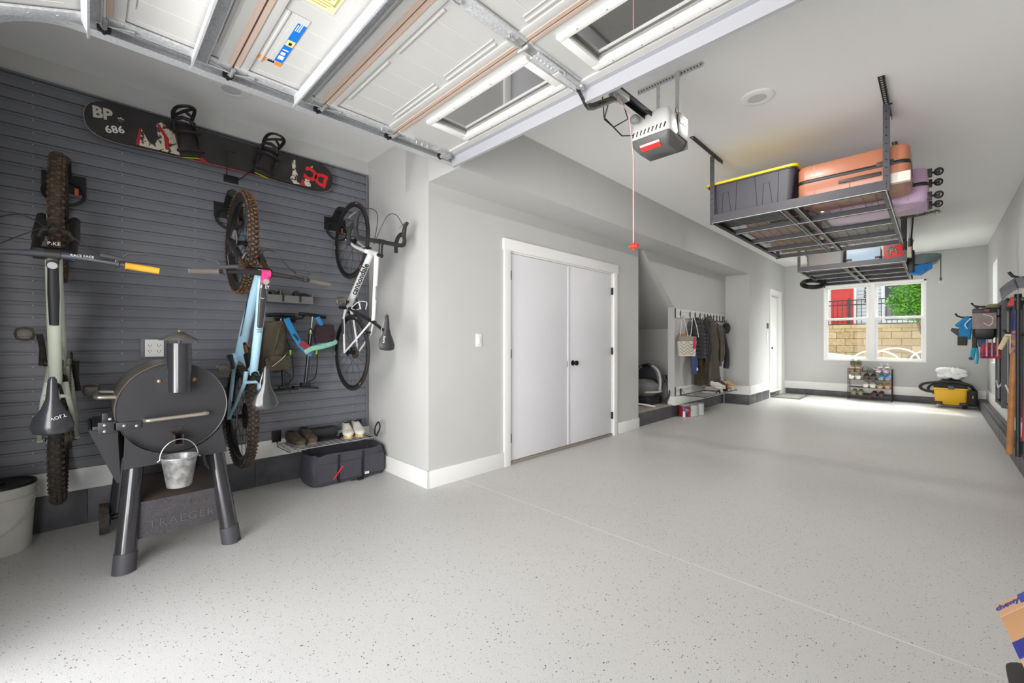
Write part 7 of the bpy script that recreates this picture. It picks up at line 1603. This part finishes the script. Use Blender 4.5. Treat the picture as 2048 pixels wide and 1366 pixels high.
b = B(); b.loft([rb(-0.03, 0.07, -0.04, 0.04, 0.02, 0.08), rb(-0.04, 0.08, -0.05, 0.05, 0.02, 0.20), rb(-0.01, 0.11, -0.05, 0.05, 0.02, 0.36)]); obj('front_panel', b, BV, t)
b = B(); b.box((-0.005, -0.03, 0.32), (0.05, 0.05, 0.17), (0, 0.75, 0), bev=0.01); obj('shoulder', b, BV, t)
b = B(); b.loft([rb(-0.05, 0.04, -0.045, 0.035, 0.02, 0.0), rb(-0.05, 0.045, -0.05, 0.04, 0.02, 0.12)]); obj('lower_panel', b, DV, t)
b = B(); b.tube(smooth([(0.07, -0.06, 0.36), (0.02, -0.065, 0.28), (0.04, -0.06, 0.22)]), 0.007, 6); obj('light_strap', b, WPL, t)
b = B(); b.loft([[(0.155, 8.3, 1.36), (0.155, 8.36, 1.36), (0.165, 8.36, 1.40), (0.165, 8.3, 1.40)], [(0.26, 8.3, 1.25), (0.26, 8.36, 1.25), (0.27, 8.36, 1.38), (0.27, 8.3, 1.38)]]); single('vest_flap', b, BLK, 'small black flap jutting left behind the blue life vest', 'flap')
b = B(); b.loft([rb(0.345, 0.39, 8.1, 8.18, 0.015, 1.13), rb(0.345, 0.40, 8.1, 8.18, 0.015, 1.36)]); b.cyl((0.37, 8.14, 1.35), (0.37, 8.12, 1.655), 0.004, n=6); single('grey_glove', b, DV, 'grey brown glove hanging right of the blue vest', 'glove')
b = B(); b.loft([rb(0.41, 0.46, 8.12, 8.2, 0.02, 1.14), rb(0.40, 0.48, 8.1, 8.2, 0.02, 1.19), rb(0.40, 0.47, 8.1, 8.2, 0.02, 1.27)]); b.cyl((0.44, 8.14, 1.26), (0.44, 8.12, 1.655), 0.004, n=6); single('blue_pouch', b, mat('pouch_blue', (40, 96, 140), 0.8, noise=0.2, nscale=30), 'dark blue pouch hanging directly under the see-through bag', 'pouch')
t = thing('strap_bundle', 'turquoise webbing straps dangling under the blue vest', 'strap', (0.37, 8.22, 0.92))
b = B(); b.tube(smooth([(0.0, 0, 0.24), (-0.015, 0, 0.12), (-0.025, 0, 0.05)]), 0.022, 8, flat=0.3, up=(0, 1, 0)); b.cyl((0, 0, 0.24), (-0.03, 0.13, 0.62), 0.004, n=6); b.tube(smooth([(0.02, 0, 0.24), (0.03, 0, 0.10), (0.02, 0, 0.0)]), 0.012, 8, flat=0.3, up=(0, 1, 0)); obj('webbing', b, mat('web_teal', (40, 160, 190), 0.8), t)
b = B(); b.box((-0.035, 0, 0.07), (0.03, 0.02, 0.03), bev=0.004); obj('buckle', b, BLK, t)
t = thing('patterned_bag', 'red and purple patterned bag with wooden handles hanging on the right wall', 'bag', (0.50, 8.02, 1.0))
b = B(); b.loft([rb(-0.09, 0.09, -0.03, 0.03, 0.015, 0.0), rb(-0.09, 0.09, -0.04, 0.04, 0.02, 0.05), rb(-0.08, 0.08, -0.035, 0.035, 0.02, 0.20)]); obj('body', b, mat('pattern_red', (196, 60, 76), 0.8, rgb2=(78, 34, 86), nscale=22), t)
for xx, mm in ((-0.035, mat('stick_pale', (206, 176, 150), 0.6)), (0.055, mat('stick_pale', (206, 176, 150), 0.6)), (0.01, STL)):
    b = B(); b.cyl((xx, -0.045, 0.03), (xx, -0.045, 0.26), 0.009, n=8); obj('wooden_handle', b, mm, t)
b = B(); b.cyl((0.472, 6.55, 1.135), (0.512, 6.50, 1.262), 0.020, n=12); b.bb(0.50, 0.56, 6.48, 6.52, 1.262, 1.285); b.cyl((0.545, 6.5, 1.09), (0.545, 6.5, 1.262), 0.017, n=10); single('hand_brush', b, mat('brush_cream', (216, 204, 164), 0.6), 'cream handled tool hanging in front of the labelled folding table', 'brush')
t = thing('bat', 'long wooden pole with blue and orange upper wrap hanging on right wall', 'pole', (0.50, 6.05, 0.15))
b = B(); b.cyl((0, 0.08, 0.0), (0.018, 0.0, 0.95), 0.023, 0.021, n=18); obj('shaft', b, WOODM, t)
b = B(); b.cyl((0.018, 0.0, 0.95), (0.022, -0.02, 1.16), 0.020, n=16); obj('orange_wrap', b, mat('wrap_orange', (204, 128, 60), 0.6, rgb2=(86, 76, 130), nscale=30), t)
b = B(); b.cyl((0.022, -0.02, 1.16), (0.026, -0.04, 1.32), 0.019, n=16); obj('blue_wrap', b, mat('wrap_blue', (38, 52, 120), 0.6), t)
b = B(); b.cyl((0.026, -0.04, 1.32), (0.028, -0.05, 1.42), 0.018, n=14); obj('cap', b, mat('wrap_grey', (70, 74, 84), 0.6), t)
t = thing('snow_shovel', 'grey ribbed snow shovel hung blade up with black handle on right wall', 'shovel', (0.45, 5.0, 0.33))
b = B(); b.cyl((0.0, 0, 0.03), (0.0, 0.0, 1.24), 0.0125, n=14); b.cyl((0, 0, 0.0), (0, 0, 0.12), 0.016, n=12); obj('handle', b, BLK, t)
b = B(); b.cyl((0.0, 0, 1.12), (0, 0, 1.24), 0.020, n=14); b.box((0.05, 0, 1.20), (0.14, 0.03, 0.03), bev=0.006); obj('socket', b, BLK, t)
b = B(); P = []
for i in range(10):
    f = i / 9; x = -0.085 + 0.34 * f; P.append((x, 1.225 + 0.095 * math.sin(PI * min(1, f * 1.6 + 0.0)) - 0.03 * f))
rings = []
for yy, dz in ((-0.10, -0.03), (-0.03, -0.01), (0.05, 0.03), (0.12, 0.07)):
    rings.append([(x, yy, z + dz) for x, z in P] + [(x, yy, z + dz - 0.006) for x, z in P[::-1]])
b.loft(rings); obj('blade', b, mat('blade_grey', (122, 123, 130), 0.45, noise=0.15, nscale=16), t)
for i in (2, 4, 6, 8):
    b = B(); b.tube([(P[i][0], -0.10, P[i][1] - 0.036), (P[i][0], 0.12, P[i][1] + 0.064)], 0.005, 5); obj('rib', b, mat('rib_grey', (74, 74, 80), 0.5), t)
b = B(); P = [(0.0, 0.0), (0.06, 0.0), (0.075, 0.04), (0.05, 0.085), (0.02, 0.08)]; b.prism([(x - 0.0, z) for x, z in P], 0.14, Matrix.Translation((0.47, 5.85, 1.53)) @ Matrix(((1, 0, 0, 0), (0, 0, 1, 0), (0, 1, 0, 0), (0, 0, 0, 1)))); single('dustpan', b, mat('dustpan_red', (196, 46, 42), 0.45), 'red dustpan hanging beneath the snow shovel blade', 'dustpan')
t = thing('red_broom', 'red handled tool with black tip at the right edge of the photo', 'broom', (0.478, 4.96, 0.36))
b = B(); b.cyl((0, 0, 0.10), (0.01, 0, 0.62), 0.014, n=12); obj('handle', b, mat('handle_crimson', (176, 36, 52), 0.35), t)
b = B(); b.cyl((0, 0, 0.0), (0, 0, 0.10), 0.017, n=12); obj('tip', b, BLK, t)
b = B(); b.bb(0.468, 0.482, 4.80, 4.88, 0.62, 1.35, bev=0.003); single('patterned_board', b, mat('board_multi', (190, 170, 150), 0.6, rgb2=(150, 160, 120), nscale=7), 'pale multicoloured board hanging at the extreme right edge', 'board')
b = B(); b.loft([[(0.455, 5.0, 0.385), (0.455, 5.2, 0.385), (0.455, 5.2, 0.40), (0.455, 5.0, 0.40)], [(0.53, 5.0, 0.33), (0.53, 5.2, 0.33), (0.53, 5.2, 0.44), (0.53, 5.0, 0.44)]]); single('wedge_block', b, mat('wedge_yellow', (224, 170, 60), 0.6), 'yellow wedge at the right edge beside the red handle', 'wedge')

# ================================================================ bottom right: box on black tote
t = thing('storage_tote', 'black plastic crate on floor at the bottom right corner under cardboard box', 'storage box', (0.39, 1.42, 0.0))
tote(t, 0.49, 0.62, 0.36, mat('crate_black', (44, 43, 44), 0.5), mat('crate_lid', (50, 49, 50), 0.5, bump=0.1, bscale=60), grooves=False, latch=False)
bx = thing('cardboard_box', 'brown cardboard box with blue printing tipped on the black crate', 'box', (0.114, 1.701, 0.5))
e = Vector((0.086, -0.996, 0.0)).normalized(); f = Vector((0.66, 0.05, 0.75)).normalized(); nn = f.cross(e)
Mb = Matrix((f, e, nn)).transposed().to_4x4(); Mb.translation = Vector((0.114, 1.701, 0.5)); bx.rotation_euler = Mb.to_euler()
CB = mat('cardboard', (196, 148, 106), 0.8, noise=0.04, nscale=8)
b = B(); b.bb(0.0, 0.30, 0.0, 0.34, 0.0, 0.175, bev=0.003); bo = obj('carton', b, CB, bx)
b = B(); b.bb(0.002, 0.30, 0.001, 0.062, -0.0010, -0.0002); obj('tape', b, mat('tape_tan', (204, 160, 124), 0.35), bo)
b = B(); b.bb(0.058, 0.13, 0.002, 0.045, -0.0020, -0.0011); pb = obj('blue_print', b, mat('print_blue', (58, 70, 150), 0.5), bo)
b = B(); b.bb(0.001, 0.13, 0.185, 0.25, -0.0020, -0.0003); pb2 = obj('blue_print', b, mat('print_blue2', (44, 48, 140), 0.5), bo)
PB = mat('print_navy', (58, 66, 130), 0.5)
text('lettering', 'chewy', 0.030, Matrix.Translation((0.028, 0.022, -0.0015)) @ Matrix.Rotation(PI, 4, 'X'), PB, bx, bold=0.001, xs=0.75)
text('lettering', 'ch', 0.05, Matrix.Translation((0.06, 0.215, -0.0028)) @ Matrix.Rotation(PI, 4, 'X'), CB, bx, bold=0.001)

# ================================================================ outside the far window
struct('ground', B().bb(-14, 10, 11.86, 16.3, 0.55, 0.76), mat('patio', (214, 212, 200), 0.9, rgb2=(168, 186, 120), nscale=1.3))
struct('ground_upper', B().bb(-14, 10, 16.45, 26, 1.2, 1.70), mat('upper_ground', (150, 140, 120), 0.9))
BLOCK = bpy.data.materials.new('retaining_block'); BLOCK.use_nodes = True; nt = BLOCK.node_tree; p = nt.nodes['Principled BSDF']
tc = nt.nodes.new('ShaderNodeTexCoord'); mp = nt.nodes.new('ShaderNodeMapping'); mp.inputs['Rotation'].default_value = (PI / 2, 0, 0)
br = nt.nodes.new('ShaderNodeTexBrick'); br.inputs['Scale'].default_value = 1.0; br.inputs['Brick Width'].default_value = 0.42; br.inputs['Row Height'].default_value = 0.205; br.inputs['Mortar Size'].default_value = 0.008
br.inputs['Color1'].default_value = lin((212, 184, 150)); br.inputs['Color2'].default_value = lin((186, 156, 120)); br.inputs['Mortar'].default_value = lin((120, 96, 68))
nt.links.new(tc.outputs['Object'], mp.inputs[0]); nt.links.new(mp.outputs[0], br.inputs['Vector'])
nz = nt.nodes.new('ShaderNodeTexNoise'); nz.inputs['Scale'].default_value = 14; nt.links.new(tc.outputs['Object'], nz.inputs['Vector'])
mx = nt.nodes.new('ShaderNodeMix'); mx.data_type = 'RGBA'; mx.blend_type = 'MULTIPLY'; mx.inputs[0].default_value = 0.55; nt.links.new(br.outputs['Color'], mx.inputs[6]); nt.links.new(nz.outputs['Color'], mx.inputs[7])
r_ = nt.nodes.new('ShaderNodeValToRGB'); nt.links.new(nz.outputs['Fac'], r_.inputs[0]); r_.color_ramp.elements[0].color = (0.55, 0.5, 0.45, 1); r_.color_ramp.elements[0].position = 0.3; r_.color_ramp.elements[1].position = 0.6; nt.links.new(r_.outputs[0], mx.inputs[7])
nt.links.new(mx.outputs[2], p.inputs['Base Color']); p.inputs['Roughness'].default_value = 0.9
rw = thing('retaining_wall', 'tan block retaining wall seen through the far window', 'wall', (-1.5, 16.35, 0.7))
b = B(); b.bb(-8, 6, 16.22, 16.46, 0.7, 1.62); obj('blocks', b, BLOCK, rw, True)
b = B(); x = -8
while x < 6: b.bb(x, x + 0.44, 16.17, 16.48, 1.62, 1.73, bev=0.012); x += 0.445
obj('cap_stones', b, mat('cap_stone', (190, 160, 124), 0.9, noise=0.12, nscale=8), rw, True)
fn = thing('metal_fence', 'black metal railing on top of the block wall outside', 'fence', (-1.5, 16.6, 1.70)); FK = mat('fence_black', (28, 32, 34), 0.4)
for zz in (1.76, 2.36, 2.50):
    b = B(); b.bb(-4.2, 1.4, 16.585, 16.615, zz - 0.015, zz + 0.015); obj('rail', b, FK, fn, True)
x = -4.1
while x < 1.3:
    b = B(); b.bb(x - 0.008, x + 0.008, 16.592, 16.608, 1.70, 2.50); obj('baluster', b, FK, fn, True); x += 0.115
for x in (-4.2, -1.86, 0.48):
    b = B(); b.bb(x - 0.03, x + 0.03, 16.57, 16.63, 1.70, 2.56); obj('post', b, FK, fn, True)
hs = thing('neighbor_house', 'white sided house with red front door and dark window across the way', 'house', (-1.5, 20.3, 1.70))
b = B(); z = 1.7
while z < 6.0: b.loft([[(-7, 20.30, z), (4, 20.30, z), (4, 20.5, z), (-7, 20.5, z)], [(-7, 20.33, z + 0.128), (4, 20.33, z + 0.128), (4, 20.5, z + 0.128), (-7, 20.5, z + 0.128)]]); z += 0.13
obj('siding', b, mat('siding_white', (206, 206, 206), 0.7), hs, True, angle=10)
b = B(); b.bb(-2.90, -2.06, 20.20, 20.31, 1.7, 3.85); obj('door_frame', b, WHT, hs, True)
b = B(); b.bb(-2.82, -2.14, 20.17, 20.21, 1.72, 3.76); rd = obj('front_door', b, mat('door_red', (206, 56, 50), 0.45), hs, True)
for zz in (2.2, 2.85, 3.4):
    b = B(); b.bb(-2.72, -2.24, 20.155, 20.172, zz - 0.2, zz + 0.2, bev=0.01); obj('panel', b, mat('door_red', (206, 56, 50), 0.45), rd, True)
b = B(); b.bb(-1.36, 0.0, 20.20, 20.31, 1.9, 3.9); wf = obj('window_frame', b, WHT, hs, True)
b = B(); b.bb(-1.26, -0.72, 20.18, 20.21, 2.55, 3.8); b.bb(-1.26, -0.72, 20.18, 20.21, 2.0, 2.5); b.bb(-0.64, -0.08, 20.18, 20.21, 2.0, 3.8); obj('dark_panes', b, mat('pane_dark', (52, 56, 66), 0.15), wf, True)
NB = frame((-1.74, 20.16, 3.10), (1, 0, 0), (0, 0, 1))
for k, ch in enumerate('3502'):
    text('house_number', ch, 0.17, Matrix.Translation((1.5 - 1.80, -0.18, 1.50 - 0.16 * k)) @ Matrix.Rotation(PI / 2, 4, 'X'), BLK, hs, bold=0.006)
# tree
tr = thing('young_tree', 'bright green leafy tree in front of the block wall outside', 'tree', (-0.16, 15.3, 0.74))
b = B(); b.tube(smooth([(-0.10, 15.3, 0.74), (-0.16, 15.32, 1.2), (-0.30, 15.35, 1.7), (-0.34, 15.35, 2.4)]), 0.03, 8); b.tube(smooth([(-0.28, 15.35, 1.7), (-0.55, 15.3, 2.2), (-0.8, 15.2, 2.4)]), 0.012, 6); b.tube(smooth([(-0.3, 15.35, 1.8), (0.0, 15.3, 2.4), (0.3, 15.2, 3.0)]), 0.014, 6); obj('trunk', b, mat('bark', (120, 92, 70), 0.9), tr, True)
b = B(); rnd = random.Random(21)
blobs = [(-0.15, 15.3, 3.05, 0.50), (-0.45, 15.25, 2.55, 0.42), (0.15, 15.3, 2.5, 0.55), (-0.25, 15.3, 2.1, 0.42), (0.1, 15.3, 1.85, 0.36), (-0.75, 15.2, 2.30, 0.20), (-0.62, 15.2, 2.02, 0.22), (0.3, 15.3, 3.2, 0.5)]
for (cx, cy_, cz_, r) in blobs:
    for i in range(int(1500 * r * r / 0.2)):
        d = Vector((rnd.gauss(0, 1), rnd.gauss(0, 1), rnd.gauss(0, 1))).normalized() * r * rnd.random() ** 0.45
        p0 = Vector((cx, cy_, cz_)) + d * Vector((1, 0.8, 1)).length / 1.6; a = Vector((rnd.uniform(-1, 1), rnd.uniform(-1, 1), rnd.uniform(-0.6, 0.6))).normalized(); c_ = a.cross(Vector((rnd.uniform(-1, 1), rnd.uniform(-1, 1), 1))).normalized()
        l = rnd.uniform(0.035, 0.06)
        b.quad(p0 - a * l, p0 + c_ * l * 0.35, p0 + a * l, p0 - c_ * l * 0.35)
fo = obj('foliage', b, mat('leaf_green', (124, 184, 66), 0.6, rgb2=(70, 128, 40), nscale=4), tr, True); fo['kind'] = 'stuff'
# planter hoops and pale sheet on the patio
def hoop(x0, x1, y, z, h, label):
    b = B(); b.tube([((x0 + x1) / 2 - (x1 - x0) / 2 * math.cos(PI * i / 16), y, z + h * math.sin(PI * i / 16)) for i in range(17)], 0.018, 8); single('garden_hoop', b, WPL, label, 'hoop')
hoop(-1.10, -0.25, 14.0, 0.76, 0.30, 'white garden hoop on the patio, middle of the window pane'); hoop(-0.42, 0.6, 14.2, 0.76, 0.28, 'white garden hoop at the right edge of the window'); hoop(-1.45, -0.60, 13.6, 0.76, 0.24, 'white garden hoop nearest the window sill')
b = B(); b.loft([[(-2.3, 14.9, 0.765), (-1.3, 14.9, 0.765), (-1.3, 14.9, 0.80), (-2.3, 14.9, 0.93)], [(-1.9, 14.0, 0.765), (-0.5, 14.0, 0.765), (-0.5, 14.0, 0.82), (-1.9, 14.0, 0.86)]]); single('garden_sheet', b, mat('sheet_mint', (196, 216, 206), 0.6, noise=0.06, nscale=6), 'pale mint cover lying on the patio outside', 'cover')
b = B(); b.ball((-0.33, 14.6, 0.86), 0.14, (1.3, 1, 0.7)); single('rock', b, mat('rock_brown', (140, 120, 96), 0.9, noise=0.2, nscale=10), 'brown rock on the patio below the tree', 'rock')
